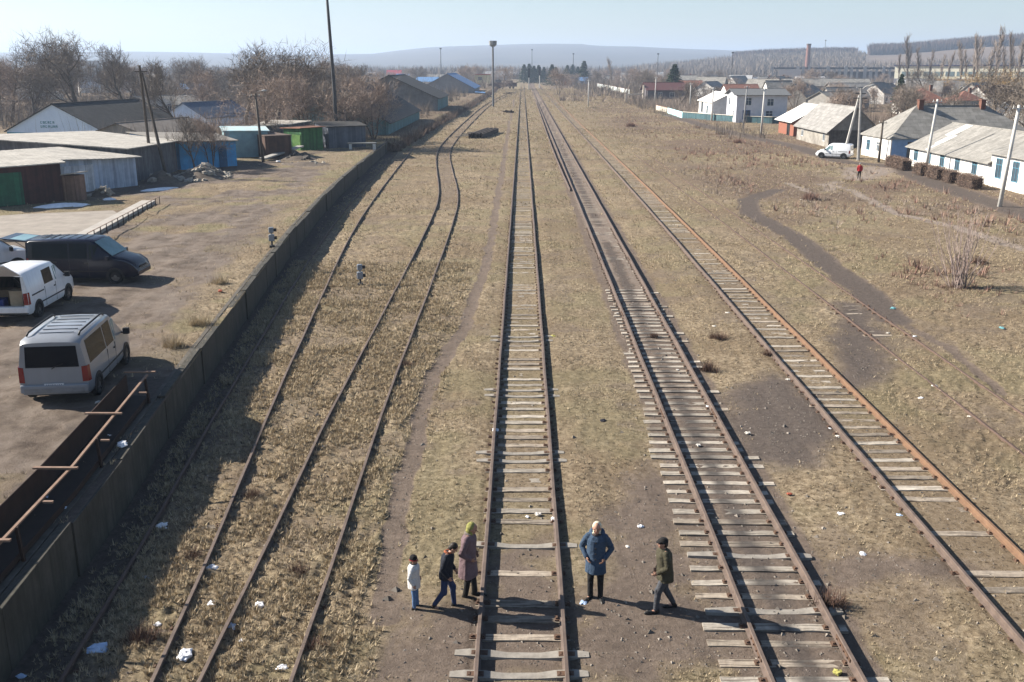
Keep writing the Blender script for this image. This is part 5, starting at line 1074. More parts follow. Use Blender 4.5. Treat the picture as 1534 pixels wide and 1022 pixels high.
# tall floodlight mast on the platform end
t = thing("light_mast", "very tall dark steel mast behind the green shed, running out of the picture's top", "mast", (-22.9, 121.6, YZ)); m = MB(); m.tube([(0, 0, -.4), (0, 0, 6), (-.25, 0, 14), (-.5, 0, 21.2)], [.26, .23, .18, .12], 10); m.build("shaft", STEEL, t, smooth=True); m = MB(); m.tube([(0, 0, 0), (0, 0, 1.6)], [.36, .32], 10); m.build("base", POLEC, t); m = MB(); m.bar((-1.4, 0, 21.2), (.4, 0, 21.2), .1, .1); m.build("crossarm", STEEL, t)
t = thing("light_mast", "tall lamp mast with a box-shaped floodlight head standing left of the far tracks", "mast", (-7.8, 267, 0)); m = MB(); m.tube([(0, 0, -.4), (0, 0, 16.2)], [.30, .22], 10); m.build("shaft", mat("mast_grey", (.20, .20, .21)), t); m = MB(); m.tube([(0, 0, 15.4), (0, 0, 15.9), (0, 0, 16.9)], [.5, 1.0, 1.05], 8); m.build("floodlight_head", mat("mast_head", (.30, .32, .34)), t)
for lb, x, y, h in (("left of two dark signals", 3.1, 470, 9.6), ("right of two dark signals", 8.6, 500, 10.3)):
    t = thing("rail_signal", lb + " on pale posts where the tracks merge", "signal", (x, y, 0)); m = MB(); m.tube([(0, 0, -.3), (0, 0, h - 1)], [.22, .17], 8); m.build("post", POLEC, t); m = MB(); m.box(-.55, .55, -.2, .2, h - 4.2, h); m.build("signal_head", BLKPL, t, bevel=.1)
    for k in range(3): q = MB(); q.tube([(0, -.2, h - .8 - k * 1.1), (0, -.55, h - .7 - k * 1.1)], [.22, .26], 8); q.build("lens_hood", BLKPL, t)
for px, yt, Y, lb in ((660, 72, 700, "hazy lattice mast at the foot of the far ridge, left"), (797, 74, 900, "hazy lattice mast behind the far spruces"), (859, 80, 800, "hazy light mast above the station canopy"), (986, 80, 700, "hazy light mast right of the far poplar"), (1098, 78, 600, "hazy dark mast before the brown hill"), (1237, 60, 1000, "thin hazy antenna mast on the hill crest by the factory chimney")):
    p = G(px, 110); d = CF + CR * ((px - 767) / FPX) + CU * ((511 - yt) / FPX); tt = Y / d.y; zt = CAM_H + d.z * tt
    t = thing("far_mast", lb, "mast", (d.x * tt, Y, 0)); m = MB(); m.tube([(0, 0, 0), (0, 0, zt)], [.35, .18], 6); m.build("shaft", STEEL, t); m = MB(); m.box(-.7, .7, -.3, .3, zt - .8, zt); m.build("head", STEEL, t)
# dwarf signals
DW = mat("silver_signal_paint", (.30, .33, .38), (.20, .225, .26), scale=5, rough=.5)
for lb, x, y, z in (("small silver dwarf signal standing in the grass between the two left sidings", -7.92, 46.4, 0), ("small silver dwarf signal on top of the platform wall", -13.05, 49.9, YZ)):
    t = thing("dwarf_signal", lb, "signal", (x, y, z), R(12)); m = MB(); m.tube([(0, 0, -.2), (0, 0, .35)], .05, 8); m.box(-.13, .13, -.13, .13, -.05, .12); m.build("post", mat("dark_post", (.06, .06, .065)), t)
    m = MB(); m.box(-.15, .15, -.11, .12, .33, .68); m.build("lower_lamp_box", DW, t, bevel=.035); m = MB(); m.box(-.13, .13, -.10, .11, .76, 1.06); m.build("upper_lamp_box", DW, t, bevel=.05); m = MB(); m.tube([(0, .02, .66), (0, .02, .8)], .05, 8); m.build("neck", DW, t)
    for zc in (.5, .92): q = MB(); q.tube([(.13, -.02, zc), (.27, -.02, zc + .0)], [.075, .09], 10); q.build("lens_hood", BLKPL, t)
# small wagon, locomotive and steel stack
t = thing("wagon", "small rust-brown flat wagon with load standing left of the far track junction", "wagon", (-8.6, 487, 0)); m = MB(); m.box(-6, 6, -1.5, 1.5, 1.0, 2.9); m.build("body", mat("rust_brown", (.14, .07, .06), (.08, .05, .045), scale=.8), t); m = MB(); m.box(-4.5, -1.5, -1, 1, 2.9, 4.2); m.box(.5, 4, -1, 1, 2.9, 3.9); m.build("load", mat("grey_load", (.17, .17, .18)), t)
for x in (-4.2, -2.6, 2.6, 4.2): m = MB(); m.tube([(x, -1.2, .5), (x, -1.0, .5)], .48, 14); m.tube([(x, 1.0, .5), (x, 1.2, .5)], .48, 14); m.build("wheel", BLKPL, t)
t = thing("yellow_cabin", "cream-yellow rail cabin with dark chassis left of the wagon in the haze", "rail vehicle", (-19.5, 520, 0)); m = MB(); m.box(-5, 3, -1.6, 1.6, 1.8, 6.2); m.build("cabin", mat("cream_yellow", (.70, .62, .38)), t); m = MB(); m.box(-5.3, 8, -1.7, 1.7, .7, 1.8); m.build("chassis", BLKPL, t); m = MB(); m.box(-5.2, 3.2, -1.8, 1.8, 6.2, 6.7); m.build("roof", mat("red_roofing", (.45, .10, .06)), t); m = MB(); m.box(-3.5, -1.5, -1.66, -1.55, 3.6, 5.2); m.build("window", PANE, t)
t = thing("steel_stack", "dark stack of long steel beams lying in the grass left of the central track", "stack", (-6.0, 154, 0), R(-8))
for k in range(7): m = MB(); m.box(-.95 + k * .32, -.68 + k * .32, -7.5 + (k % 3) * .5, 6.8, 0, .75 + .08 * (k % 2)); m.build("beam", mat("dark_rusty_beam", (.075, .055, .045), (.045, .035, .03), scale=2), t)
for k in range(4): m = MB(); m.bar((-3.4, -5.5 + k * 3.2, .15), (-1.0, -5.0 + k * 3.2, .35), .18, .12); m.build("pale_plank", WOODM[0], t)
for x, y, lb in ((-2.9, 232, "dark scrap pile beside the central track, nearer of two"), (-5.6, 395, "dark scrap pile near the wagon")):
    m = MB()
    for k in range(9): a_ = random.uniform(0, 3.1); c_ = Vector((random.uniform(-1.2, 1.2), random.uniform(-1.5, 1.5), random.uniform(.1, .5))); d_ = Vector((math.cos(a_), math.sin(a_), random.uniform(-.2, .2))); m.bar(c_ - d_ * .9, c_ + d_ * .9, .3, .2)
    tag(m.build("scrap_pile", mat("dark_rusty_beam", (.075, .055, .045)), None, loc=(x, y, 0)), lb, "scrap pile")

# rusty loading channel between van and wall
RUSTC = mat("rust_channel", (.045, .024, .018), (.025, .015, .012), scale=2.5, rough=.9); RUSTL = mat("worn_rust_edge", (.30, .20, .145), (.20, .125, .09), scale=6, rough=.8)
ch_r = [(-10.56, 25.9), (-9.76, 19.4), (-9.42, 14.6), (-9.05, 9)]; ch_l = [(-11.2, 26.0), (-10.5, 19.5), (-10.14, 14.7), (-9.75, 9)]; ZT = YZ + .72
t = thing("loading_channel", "long open rusty steel channel with cross bars lying along the platform beside the silver van", "steel channel", (-10, 18, YZ)); o = Vector((-10, 18, YZ))
for pts, nm in ((ch_l, "left_side_plate"), (ch_r, "right_side_plate")):
    m = MB(); e = MB()
    for a, b in zip(pts[:-1], pts[1:]):
        a, b = Vector((*a, YZ + .37)) - o, Vector((*b, YZ + .37)) - o
        if nm[0] == 'l': m.bar(a, b, .02, .66)
        else: m.bar(a - Vector((0, 0, .26)), b - Vector((0, 0, .26)), .02, .14); z_ = Vector((0, 0, .36)); e.bar(a + z_, b + z_, .06, .035)
    m.build(nm, RUSTC, t); e.build("top_edge", RUSTL, t)
m = MB()
for i in range(3): a, b, c, d = ch_l[i], ch_r[i], ch_r[i + 1], ch_l[i + 1]; m.add([(p[0] - o.x, p[1] - o.y, .09) for p in (a, b, c, d)], [(3, 2, 1, 0)][:1])
m.build("channel_floor", mat("channel_floor", (.035, .025, .02)), t)
for y in (26.0, 22.6, 19.2, 15.9, 12.6, 9.6):
    xl = np.interp(-y, [-p[1] for p in ch_l], [p[0] for p in ch_l]); xr = np.interp(-y, [-p[1] for p in ch_r], [p[0] for p in ch_r]); m = MB(); m.bar((xl - .03 - o.x, y - o.y, .78), (xr + .2 - o.x, y - o.y, .78), .08, .04); m.build("cross_bar", RUSTL, t)
    if y < 25: m = MB(); m.bar((xr - o.x - .02, y + 1.7 - o.y, .74), (xr + .18 - o.x, y + 1.7 - o.y, .74), .06, .04); m.build("bracket", RUSTL, t)
for y in (25.5, 21, 16.5, 12): xr = np.interp(-y, [-p[1] for p in ch_r], [p[0] for p in ch_r]); m = MB(); m.bar((xr + .1 - o.x, y - o.y, -.2), (xr + .04 - o.x, y - o.y, .74), .06, .06); m.build("post", RUSTC, t)

# concrete slab ramp with low railing
SLABP = [(-37, 52), (-24.6, 51.2), (-24.9, 60), (-26.6, 62.6), (-31.5, 61), (-37, 57.5)]
slm = mat("slab_concrete", (.36, .32, .275), (.25, .22, .19), scale=1.0, bump=.2); m = MB(); m.prism(SLABP, -.1, .10); t = thing("paved_slab", "pale concrete slab paving behind the vans", "paving", (0, 0, YZ)); m.build("surface", slm, t)
m = MB()
for a, b in (((-23.4, 50.5), (-25.35, 66.8)),):
    m.prism([(a[0] - .95, a[1]), a, b, (b[0] - .95, b[1])], -.1, .2)
m.build("edge_strip", mat("edge_concrete", (.46, .43, .39), (.36, .33, .30), scale=2), t)
t = thing("low_railing", "low rusty railing along the concrete edge strip behind the navy van", "railing", (0, 0, YZ)); a, b = Vector((-22.95, 50.5, 0)), Vector((-24.95, 66.5, 0)); m = MB(); m.bar(a + Vector((0, 0, .62)), b + Vector((0, 0, .5)), .04, .03); m.build("top_rail", RUSTL, t)
for k in range(15): p = a.lerp(b, k / 14); m = MB(); m.bar(p - Vector((0, 0, .1)), p + Vector((0, 0, .62 - .12 * k / 14)), .04, .04, up=(0, 1, 0)); m.build("post", RUSTC, t)

# rubble, timber and snow
def rock_mesh(mb, c, r, rr, flat=.7):
    q = MB(); q.ball((0, 0, 0), 1, (1, 1, flat), 9, 6, 0); M = Matrix.Rotation(rr.uniform(0, 6.3), 3, 'Z') @ Matrix.Rotation(rr.uniform(-.5, .5), 3, 'X'); sc = Vector((rr.uniform(.7, 1.3), rr.uniform(.7, 1.3), rr.uniform(.7, 1.1)))
    sd = rr.uniform(0, 99); mb.add([Vector(c) + r * (M @ Vector((v[0] * sc.x, v[1] * sc.y, v[2] * sc.z)) * (1 + .7 * mnoise.noise(Vector(v) * 2.1 + Vector((sd, 0, 0))))) for v in q.v], q.f)
RUB = mat("pale_rubble", (.44, .40, .34), (.27, .24, .20), scale=2.5, bump=.4, island=.25); SOILH = mat("heap_soil", (.16, .125, .095), (.09, .07, .055), scale=3, bump=.6)
def heap(label, x, y, a, b, h, n, z=YZ, seed=1, soil=True, rm=RUB, rs=(.12, .4)):
    rr = random.Random(seed); t = thing("rubble_heap", label, "rubble heap", (x, y, z)); m = MB()
    if soil:
        N, M_ = 22, 9; vs = [(0, 0, h)]; fs = []
        for j in range(1, M_ + 1):
            for k in range(N):
                an = 2 * math.pi * k / N; r = j / M_; zz = h * (math.cos(r * math.pi) * .5 + .5) + .16 * h * mnoise.noise(Vector((math.cos(an) * r * 4, math.sin(an) * r * 4, seed))) - (.08 if j == M_ else 0); vs.append((a * r * math.cos(an), b * r * math.sin(an), zz))
        for k in range(N): fs.append((0, 1 + k, 1 + (k + 1) % N))
        for j in range(M_ - 1):
            for k in range(N): q = 1 + j * N; fs.append((q + k, q + N + k, q + N + (k + 1) % N, q + (k + 1) % N))
        m.add(vs, fs); m.build("soil", SOILH, t, smooth=True)
    for k in range(n):
        q = MB(); r = rr.random() ** .6; an = rr.uniform(0, 6.28); rock_mesh(q, (0, 0, 0), rr.uniform(*rs), rr); q.build("stone", rm, t, loc=(a * r * math.cos(an) * .9, b * r * math.sin(an) * .9, h * (math.cos(r * math.pi) * .5 + .5) if soil else .12))
heap("long heap of pale rubble and soil in front of the blue garage", -27.3, 83.2, 2.6, 4.2, .95, 80, seed=2, rs=(.08, .38)); heap("dark soil heap with a few stones beside the twin wooden poles", -29.6, 79.6, 1.7, 2.4, .9, 8, seed=3)
heap("small pile of pale blocks at the corner of the metal shed", -30.6, 70.6, 1.1, 1.0, .6, 16, seed=4, rs=(.15, .35)); heap("low dark rubbish heap in the yard before the green shed", -22.9, 100, 2.2, 1.6, .35, 12, seed=6, rm=mat("dark_rubbish", (.10, .09, .085), (.05, .045, .04), scale=4)); heap("scattered low rubble patch in the middle of the yard", -20.9, 94.5, 2.6, 2.0, .25, 14, seed=8, rs=(.08, .25))
heap("dark heap of broken slabs by the short brown lamp pole", -24.9, 103.5, 2.4, 2.0, .8, 12, seed=9, rm=mat("dark_rubbish", (.10, .09, .085)), rs=(.2, .5))
m = MB(); m.bar((-25.9, 97.5, .25), (-24.0, 106.5, .8), .75, .14); tag(m.build("concrete_beam", CONC_L, None, loc=(0, 0, YZ)), "pale concrete beam leaning on the dark heap right of the short lamp pole", "beam")
t = thing("white_bench", "low white-legged table by the platform edge near the grey-blue shed", "table", (-18.3, 112.6, YZ)); m = MB(); m.box(-1.6, 1.6, -.8, .8, .62, .72); m.build("top", mat("bench_top", (.14, .15, .15)), t)
for x in (-1.4, 1.3): m = MB(); m.box(x, x + .3, -.8, -.5, -.1, .62); m.build("leg", mat("white_leg", (.6, .6, .58)), t)
SNOW = mat("old_snow", (.80, .82, .86), (.62, .64, .68), scale=3, rough=.6, bump=.3)
def patch(name, label, cat, x, y, a, b, h, m_, z=YZ, rz=0, seed=0):
    vs = [(0, 0, h)]; N, M_ = 26, 6; fs = []
    for j in range(1, M_ + 1):
        for k in range(N):
            an = 2 * math.pi * k / N; e = 1 + .35 * mnoise.noise(Vector((math.cos(an) * 1.8, math.sin(an) * 1.8, seed + 3.3))); r = j / M_; vs.append((a * r * e * math.cos(an), b * r * e * math.sin(an), h * (1 - r * r) + (-.04 if j == M_ else .02 * mnoise.noise(Vector((an, r * 5, seed)))))) 
    for k in range(N): fs.append((0, 1 + k, 1 + (k + 1) % N))
    for j in range(M_ - 1):
        for k in range(N): q = 1 + j * N; fs.append((q + k, q + N + k, q + N + (k + 1) % N, q + (k + 1) % N))
    m = MB(); m.add(vs, fs); return tag(m.build(name, m_, None, smooth=True, loc=(x, y, z), rz=rz), label, cat)
patch("snow_patch", "largest remaining white snow patch in front of the maroon garage", "snow", -31.2, 65.1, 1.9, .75, .22, SNOW, rz=R(35), seed=1); patch("snow_patch", "thin bluish snow patch below the dark soil heap", "snow", -27.9, 74.6, 1.7, .7, .12, SNOW, rz=R(50), seed=2); patch("snow_patch", "tiny white snow blob right of the brown booth", "snow", -29.3, 68.6, .5, .35, .14, SNOW, seed=3)

# ------------------------------------------------------------------ litter
def crumple(seed, flat=.45, r=.12):
    rr = random.Random(seed); q = MB(); q.ball((0, 0, 0), 1, (1, .8, flat), 12, 8)
    q.v = [tuple(Vector(v) * r * (1 + .6 * mnoise.noise(Vector(v) * 2.3 + Vector((seed * 3.1, 0, 0))) + .3 * mnoise.noise(Vector(v) * 6 + Vector((seed, 4, 0))))) for v in q.v]; return q
LM = dict(w=mat("white_plastic", (.72, .73, .76), (.55, .56, .60), scale=9, rough=.5), b=mat("blue_plastic", (.34, .46, .66), (.45, .55, .70), scale=9, rough=.5), y=mat("yellow_plastic", (.48, .44, .13)), r=mat("red_plastic", (.45, .12, .07)), c=mat("cyan_plastic", (.16, .38, .42)), k=mat("black_plastic_bag", (.02, .02, .03)), p=mat("paper_litter", (.60, .57, .52)))
lp = {}
def litter(px, py, k, s, label, z=0, group=None):
    key = (k, (px + py) % 4)
    if key not in lp: o = crumple(hash(key[1]) + ord(k[0]), r=.1).build("litter", LM[k], None, smooth=False); lp[key] = o
    else: o = lp[key].copy(); col.objects.link(o)
    p = G(px, py, z); o.location = (p.x, p.y, z + .03 * s); o.scale = (s, s, s * .8); o.rotation_euler = (0, 0, (px * 7 + py) % 6); tag(o, label, "litter", group); return o
litter(146, 976, 'b', 1.9, "largest blue-white crumpled bag in the wall's shadow at bottom left"); litter(219, 870, 'b', 1.2, "flat blue bag in the shadow between the wall and the first sunny rail"); litter(243, 790, 'w', 1.5, "white bag in the shadow just right of the shaded rail"); litter(248, 794, 'w', .8, "small white scrap touching the bag right of the shaded rail")
litter(32, 1015, 'b', .9, "dim blue bag at the foot of the wall in the bottom left corner"); litter(421, 1004, 'w', 1.3, "white paper square nearest the camera between the left sidings"); litter(277, 985, 'w', 1.7, "white bag at the bottom between the curving siding and the sunny platform-siding rail"); litter(346, 942, 'b', 1.3, "blue scrap just right of the curving siding's left rail"); litter(236, 937, 'w', .9, "small white scrap left of the sunny platform-siding rail"); litter(362, 963, 'w', .8, "small white scrap below the blue scrap between the siding rails")
for px, py, s in ((317, 909, 1.4), (317, 853, 1.4), (388, 910, 1.3), (470, 955, .8), (486, 670, .9)): litter(px, py, 'w', s, "small white rag in the rough grass around the left sidings", group="white scraps between the siding rails")
litter(471, 955, 'r', .5, "tiny red scrap near the curving siding's right rail"); litter(903, 632, 'k', 1.2, "black scrap on the grass right of the central track"); litter(829, 505, 'y', 1.2, "yellow bag at the right rail of the central track"); litter(742, 646, 'w', 1.2, "white scrap at the left rail by the whitish concrete sleeper"); litter(742, 655, 'b', .8, "pale blue scrap right under the white scrap at the left rail")
litter(1254, 1009, 'y', .9, "yellow wrapper between the rails of the oil-stained track"); litter(1182, 741, 'r', .7, "small red scrap between the two right tracks"); litter(1259, 772, 'w', 1.1, "white scrap in the grass between the two right tracks"); litter(1346, 774, 'b', .9, "pale blue scrap left of the orange rusted track"); litter(1292, 831, 'w', .8, "small white scrap just above the bare dirt strip")
litter(1338, 463, 'c', 1.3, "turquoise bottle on the end of the cinder path"); litter(1501, 493, 'c', 1.3, "turquoise bottle far right in the dry grass"); litter(1321, 401, 'k', .8, "dark scrap above the cinder path"); litter(874, 906, 'b', 1.0, "pale blue scrap by the right rail near the woman in blue")
for k, (px, py) in enumerate([(1243, 643), (1255, 655), (1300, 742), (1163, 560), (1180, 570), (1342, 540), (1358, 555), (1400, 580), (1452, 625), (1370, 505), (1470, 540), (1330, 500), (1380, 598), (838, 567), (806, 772), (845, 700), (925, 470), (1090, 470), (1060, 610), (1120, 650), (940, 820), (960, 790), (1200, 300), (1150, 255), (590, 505), (640, 515), (1345, 350), (830, 780), (1015, 555), (1070, 490), (790, 775), (1046, 668)]):
    litter(px, py, 'p' if k % 3 else 'w', .55 + (k * 37 % 5) * .12, "tiny pale paper scrap lying in the grass and dirt of the railway yard", group="tiny pale scraps across the yard")
for px, py, s, k, lb in ((183, 668, 1.6, 'w', "white bag behind the rusty channel, furthest of the scraps there"), (164, 655, 1.0, 'w', "flat white scrap by the rusty channel, left of the bag"), (70, 748, 1.0, 'b', "blue bottle on the shaded platform beside the channel"), (95, 762, .9, 'b', "dim blue scrap on the shaded platform nearest the camera"), (330, 437, 1.2, 'r', "orange rag on the platform near the wall"), (147, 604, .9, 'p', "pale rag on the platform edge"), (417, 243, 2.2, 'w', "white bundle on the ground by the concrete beam"), (440, 237, 1.4, 'y', "yellowish rag among the rubbish in the yard")):
    litter(px, py, k, s, lb, YZ + .03)
# loose scattered stones: countless
def stones(n, seed):
    rr = np.random.RandomState(seed); x = rr.uniform(-9, 13, n * 3); y = 12 + rr.rand(n * 3) ** 1.5 * 45; d = ground_masks(x, y)[0]; keep = (rr.rand(n * 3) < d * .9 + .08) & (x > edge_x(y) + .4) & (np.abs(x) < y * .62)
    x, y = x[keep][:n], y[keep][:n]; n = len(x); z = ground_h(x, y); s = rr.lognormal(-3.95, .5, n)
    base = np.array([(1, 0, 0), (-.5, .87, 0), (-.5, -.87, 0), (.1, .1, .8), (.2, -.1, -.7)]); B = base[None] * (1 + rr.uniform(-.3, .3, (n, 5, 3))); a = rr.uniform(0, 6.3, n); c, s_ = np.cos(a)[:, None], np.sin(a)[:, None]
    P = np.stack([B[..., 0] * c - B[..., 1] * s_, B[..., 0] * s_ + B[..., 1] * c, B[..., 2]], -1) * s[:, None, None] + np.stack([x, y, z], -1)[:, None]
    f = np.array([(0, 1, 3), (1, 2, 3), (2, 0, 3), (1, 0, 4), (2, 1, 4), (0, 2, 4)]); F = (f[None] + 5 * np.arange(n)[:, None, None]).reshape(-1, 3)
    tag(np_mesh("loose_gravel", P.reshape(-1, 3), F, mat("gravel_stone", (.26, .23, .20), (.16, .14, .12), scale=3, island=.4)), "scattered small stones and gravel on the worn dirt between the tracks", "gravel", kind="stuff")
stones(9000, 3)

# ------------------------------------------------------------------ vegetation
def blade_material(name, stops, rough=.9, transl=.0):
    m = bpy.data.materials.new(name); m.use_nodes = True; n = m.node_tree; b = n.nodes["Principled BSDF"]; b.inputs["Roughness"].default_value = rough; b.inputs["Specular IOR Level"].default_value = .1
    gi = n.nodes.new("ShaderNodeNewGeometry"); r = n.nodes.new("ShaderNodeValToRGB"); n.links.new(gi.outputs["Random Per Island"], r.inputs[0]); e = r.color_ramp.elements
    while len(e) < len(stops): e.new(.5)
    for k, c in enumerate(stops): e[k].position = k / (len(stops) - 1); e[k].color = (*c, 1)
    n.links.new(r.outputs[0], b.inputs["Base Color"]); return m
def tufts(name, x, y, z, size, nb, m, rs, label, lean=.97, wd=.18, cat="grass", kind="stuff"):
    """many small clumps of blades as one mesh; each blade one triangle"""
    n = len(x); rr = np.random.RandomState(rs); a = rr.uniform(0, 6.283, (n, nb)); ln = size[:, None] * rr.uniform(.55, 1.25, (n, nb)); le = rr.uniform(.15, lean, (n, nb))
    bx = x[:, None] + np.cos(a) * size[:, None] * .25 * rr.rand(n, nb); by = y[:, None] + np.sin(a) * size[:, None] * .25 * rr.rand(n, nb); bz = np.repeat(z[:, None], nb, 1)
    tx, ty, tz = bx + np.cos(a) * ln * le, by + np.sin(a) * ln * le, bz + ln * np.sqrt(np.maximum(.05, 1 - le ** 2)); w_ = size[:, None] * wd * .5; b2 = a + 1.57 + rr.uniform(-.6, .6, (n, nb))
    P = np.stack([np.stack([bx + np.cos(b2) * w_, by + np.sin(b2) * w_, bz - .01], -1), np.stack([bx - np.cos(b2) * w_, by - np.sin(b2) * w_, bz - .01], -1), np.stack([tx, ty, tz], -1)], 2).reshape(-1, 3)
    F = np.arange(len(P)).reshape(-1, 3); return tag(np_mesh(name, P, F, m), label, cat, kind=kind)
GRASSM = blade_material("dry_grass_blades", [(.24, .19, .125), (.46, .375, .255), (.34, .27, .18), (.52, .43, .31), (.28, .235, .15), (.40, .325, .22)])
def grass_field(seed, N, y0, y1, xmin, xmax, dens_fn, smin, smax, nb, name, label, m=GRASSM, wd=.16, p=1.0):
    rr = np.random.RandomState(seed); y = y0 + (y1 - y0) * rr.rand(N) ** p; hw_ = y * .58 + 2
    x = np.maximum(-hw_, xmin) + (np.minimum(hw_, xmax) - np.maximum(-hw_, xmin)) * rr.rand(N)
    d = ground_masks(x, y)[0]; k = (rr.rand(N) < dens_fn(x, y, d)) & (x > edge_x(y) + .25)
    for tr, wdt in ((TR_C, .80), (TR_R1, .80), (TR_R2, .8)): k &= np.abs(np.abs(x - track_x(tr, y)) - .795) > .075
    for tr in (TR_L2, TR_L3): k &= np.abs(np.abs(x - np.interp(y, [q[1] for q in tr], [q[0] for q in tr])) - .795) > .06
    x, y = x[k], y[k]; z = ground_h(x, y); s = (smin + (smax - smin) * rr.rand(len(x)) ** 2) * (.8 + .012 * y); tufts(name, x, y, z, s, nb, m, seed, label, wd=wd)
def d_rough(x, y, d): n = fbm(x * .8, y * .8, 3, 44); return (1 - d) * (.25 + 1.3 * sst(.4, .65, n)) * np.where(x < -3.2, 1, .35)
def d_soft(x, y, d):
    n = fbm(x * .6, y * .6, 3, 46); dt = np.minimum(np.minimum(np.abs(x - track_x(TR_C, y)), np.abs(x - track_x(TR_R1, y))), np.abs(x - track_x(TR_R2, y))); return (1 - d) ** 2 * (.2 + sst(.42, .62, n)) * np.where(dt < 1.3, .25, .8) * np.where(x < -3, .3, 1)
grass_field(11, 110000, 12.5, 52, -13, -2.6, d_rough, .05, .15, 8, "dry_grass", "rough tangled dry grass around the left sidings", p=1.25, wd=.16)
grass_field(12, 110000, 12.5, 60, -3, 30, d_soft, .03, .09, 5, "dry_grass", "short dry grass between and beside the right tracks", wd=.2, p=1.3)
grass_field(13, 60000, 50, 170, -17, 75, lambda x, y, d: (1 - d) * (.3 + sst(.4, .6, fbm(x * .25, y * .25, 3, 48))) * .8, .04, .11, 6, "dry_grass", "dry grass over the far part of the railway yard", wd=.28)
REDSC = blade_material("reddish_scrub_twigs", [(.20, .11, .09), (.28, .18, .14), (.16, .11, .09), (.34, .24, .19), (.24, .14, .115)]); GREYSC = blade_material("grey_scrub_twigs", [(.25, .205, .17), (.34, .28, .235), (.20, .165, .14), (.40, .335, .28)])
grass_field(14, 42000, 160, 480, -17, 60, lambda x, y, d: (1 - d) * .7, .045, .09, 6, "dry_grass", "dry grass between the farthest tracks", wd=.35)
# scrub band to the right of the tracks
def scrub(seed, N, y0, y1, fx, smin, smax, nb, m, label, name="scrub", wd=.09, z=0.0, lean=.88):
    rr = np.random.RandomState(seed); y = y0 * (y1 / y0) ** rr.rand(N); a, b = fx(y); x = a + (b - a) * rr.rand(N); n = fbm(x * .12, y * .12, 3, seed); k = rr.rand(N) < sst(.38, .75, n); x, y = x[k], y[k]
    d = ground_masks(x, y)[0]; k = d < .3; x, y = x[k], y[k]
    tufts(name, x, y, np.full(len(x), z - .02), smin + (smax - smin) * rr.rand(len(x)) ** 2, nb, m, seed, label, lean=lean, wd=wd, cat="scrub")
scrub(21, 8200, 55, 300, lambda y: (14 + y * .02, 36 + 0 * y), .12, .5, 12, GREYSC, "grey brown dead scrub on the waste ground right of the tracks")
scrub(22, 5200, 48, 230, lambda y: (17 + y * .01, 36 + 0 * y), .15, .75, 12, REDSC, "reddish brown dead weeds on the waste ground right of the tracks")
scrub(23, 2200, 40, 75, lambda y: (19 + 0 * y, 38 + 0 * y), .12, .45, 12, REDSC, "low reddish weeds near the bare sapling clump")
scrub(24, 5000, 300, 620, lambda y: (12 + 0 * y, 60 + y * .1), .8, 2.6, 12, GREYSC, "brown scrub beside the far tracks")
def bank_scrub():
    rr = np.random.RandomState(31); N = 5200; y = 122 * (520 / 122) ** rr.rand(N); x = edge_x(y) + rr.uniform(-2.5, 1.6, N) - (y > 170) * 0; k = ~((y > 136) & (y < 180) & (x < -17.8)); x, y = x[k], y[k]
    tufts("scrub", x, y, np.full(len(x), .2), .5 + 1.1 * rr.rand(len(x)) ** 2, 12, blade_material("dark_bank_twigs", [(.07, .05, .042), (.14, .10, .08), (.05, .038, .033), (.20, .15, .12)]), 31, "dark bramble scrub along the bank below the warehouses", lean=.7, wd=.07, cat="scrub")
bank_scrub()
# single weeds near the camera
def weed(px, py, r, m, label, z=0, n=70, name="weed_clump"):
    p = G(px, py, z); rr = np.random.RandomState(int(px)); x = p.x + rr.normal(0, r * .35, n); y = p.y + rr.normal(0, r * .3, n); tufts(name, x, y, np.full(n, z + .0), r * (.4 + .7 * rr.rand(n)), 7, m, int(py), label, lean=.85, wd=.04, cat="weed", kind=None)
DKW = blade_material("dark_weed_twigs", [(.09, .055, .045), (.16, .10, .075), (.06, .04, .035), (.22, .15, .11)])
for px, py, r, lb in ((443, 862, .34, "dark brown weed tussock between the curving siding's rails near the people"), (215, 960, .42, "brown weed clump at the edge of the wall's shadow, bottom left"), (470, 975, .3, "dark weed clump beside the siding's right rail at the bottom"), (290, 838, .3, "brown weed clump on the sunny edge of the shadow"), (610, 550, .3, "dark low weed clump between the left siding and the footpath"), (380, 745, .3, "brown weeds at the rail left of the curving siding"),
                      (1075, 508, .38, "dark weed patch right of the oil-stained track, upper of two"), (1062, 555, .42, "dark weed patch right of the oil-stained track, lower of two"), (1245, 905, .4, "dark weeds on the right of the oil-stained track at bottom"), (1150, 533, .3, "dark weeds left of the orange rusted track"), (1465, 395, .5, "grey dead weeds beside the bare sapling clump"), (980, 505, .25, "dark weeds by the left rail of the oil-stained track")): weed(px, py, r, DKW, lb)
for px, py, r, lb in ((300, 487, .5, "greenish brown weed clump on the platform by the wall"), (262, 520, .5, "dry weed clump on the platform behind the silver van"), (330, 425, .45, "dry grass tussock on the platform, further one")): weed(px, py, r, GRASSM, lb, YZ)
for px, py, r, lb in ((1105, 215, .9, "red-brown bush by the street, left one"), (945, 190, 1.0, "dark red bush in the scrub, far"), (1215, 300, .8, "low bush beside the cinder path")): weed(px, py, r, REDSC, lb, n=110, name="shrub")
rr0 = np.random.RandomState(5); yy = 18 + rr0.rand(26000) ** 1.2 * 118; xx = edge_x(yy) - .1 - rr0.rand(26000) ** 1.4 * (8 + yy * .2); dd = yard_masks(xx, yy)[0]; kk = rr0.rand(26000) > dd * 1.05; xx, yy = xx[kk], yy[kk]
tufts("dry_grass", xx, yy, np.full(len(xx), YZ + .0), .05 + .12 * rr0.rand(len(xx)) ** 2, 6, GRASSM, 51, "dry grass growing along the platform edge and the far end of the yard", wd=.13)

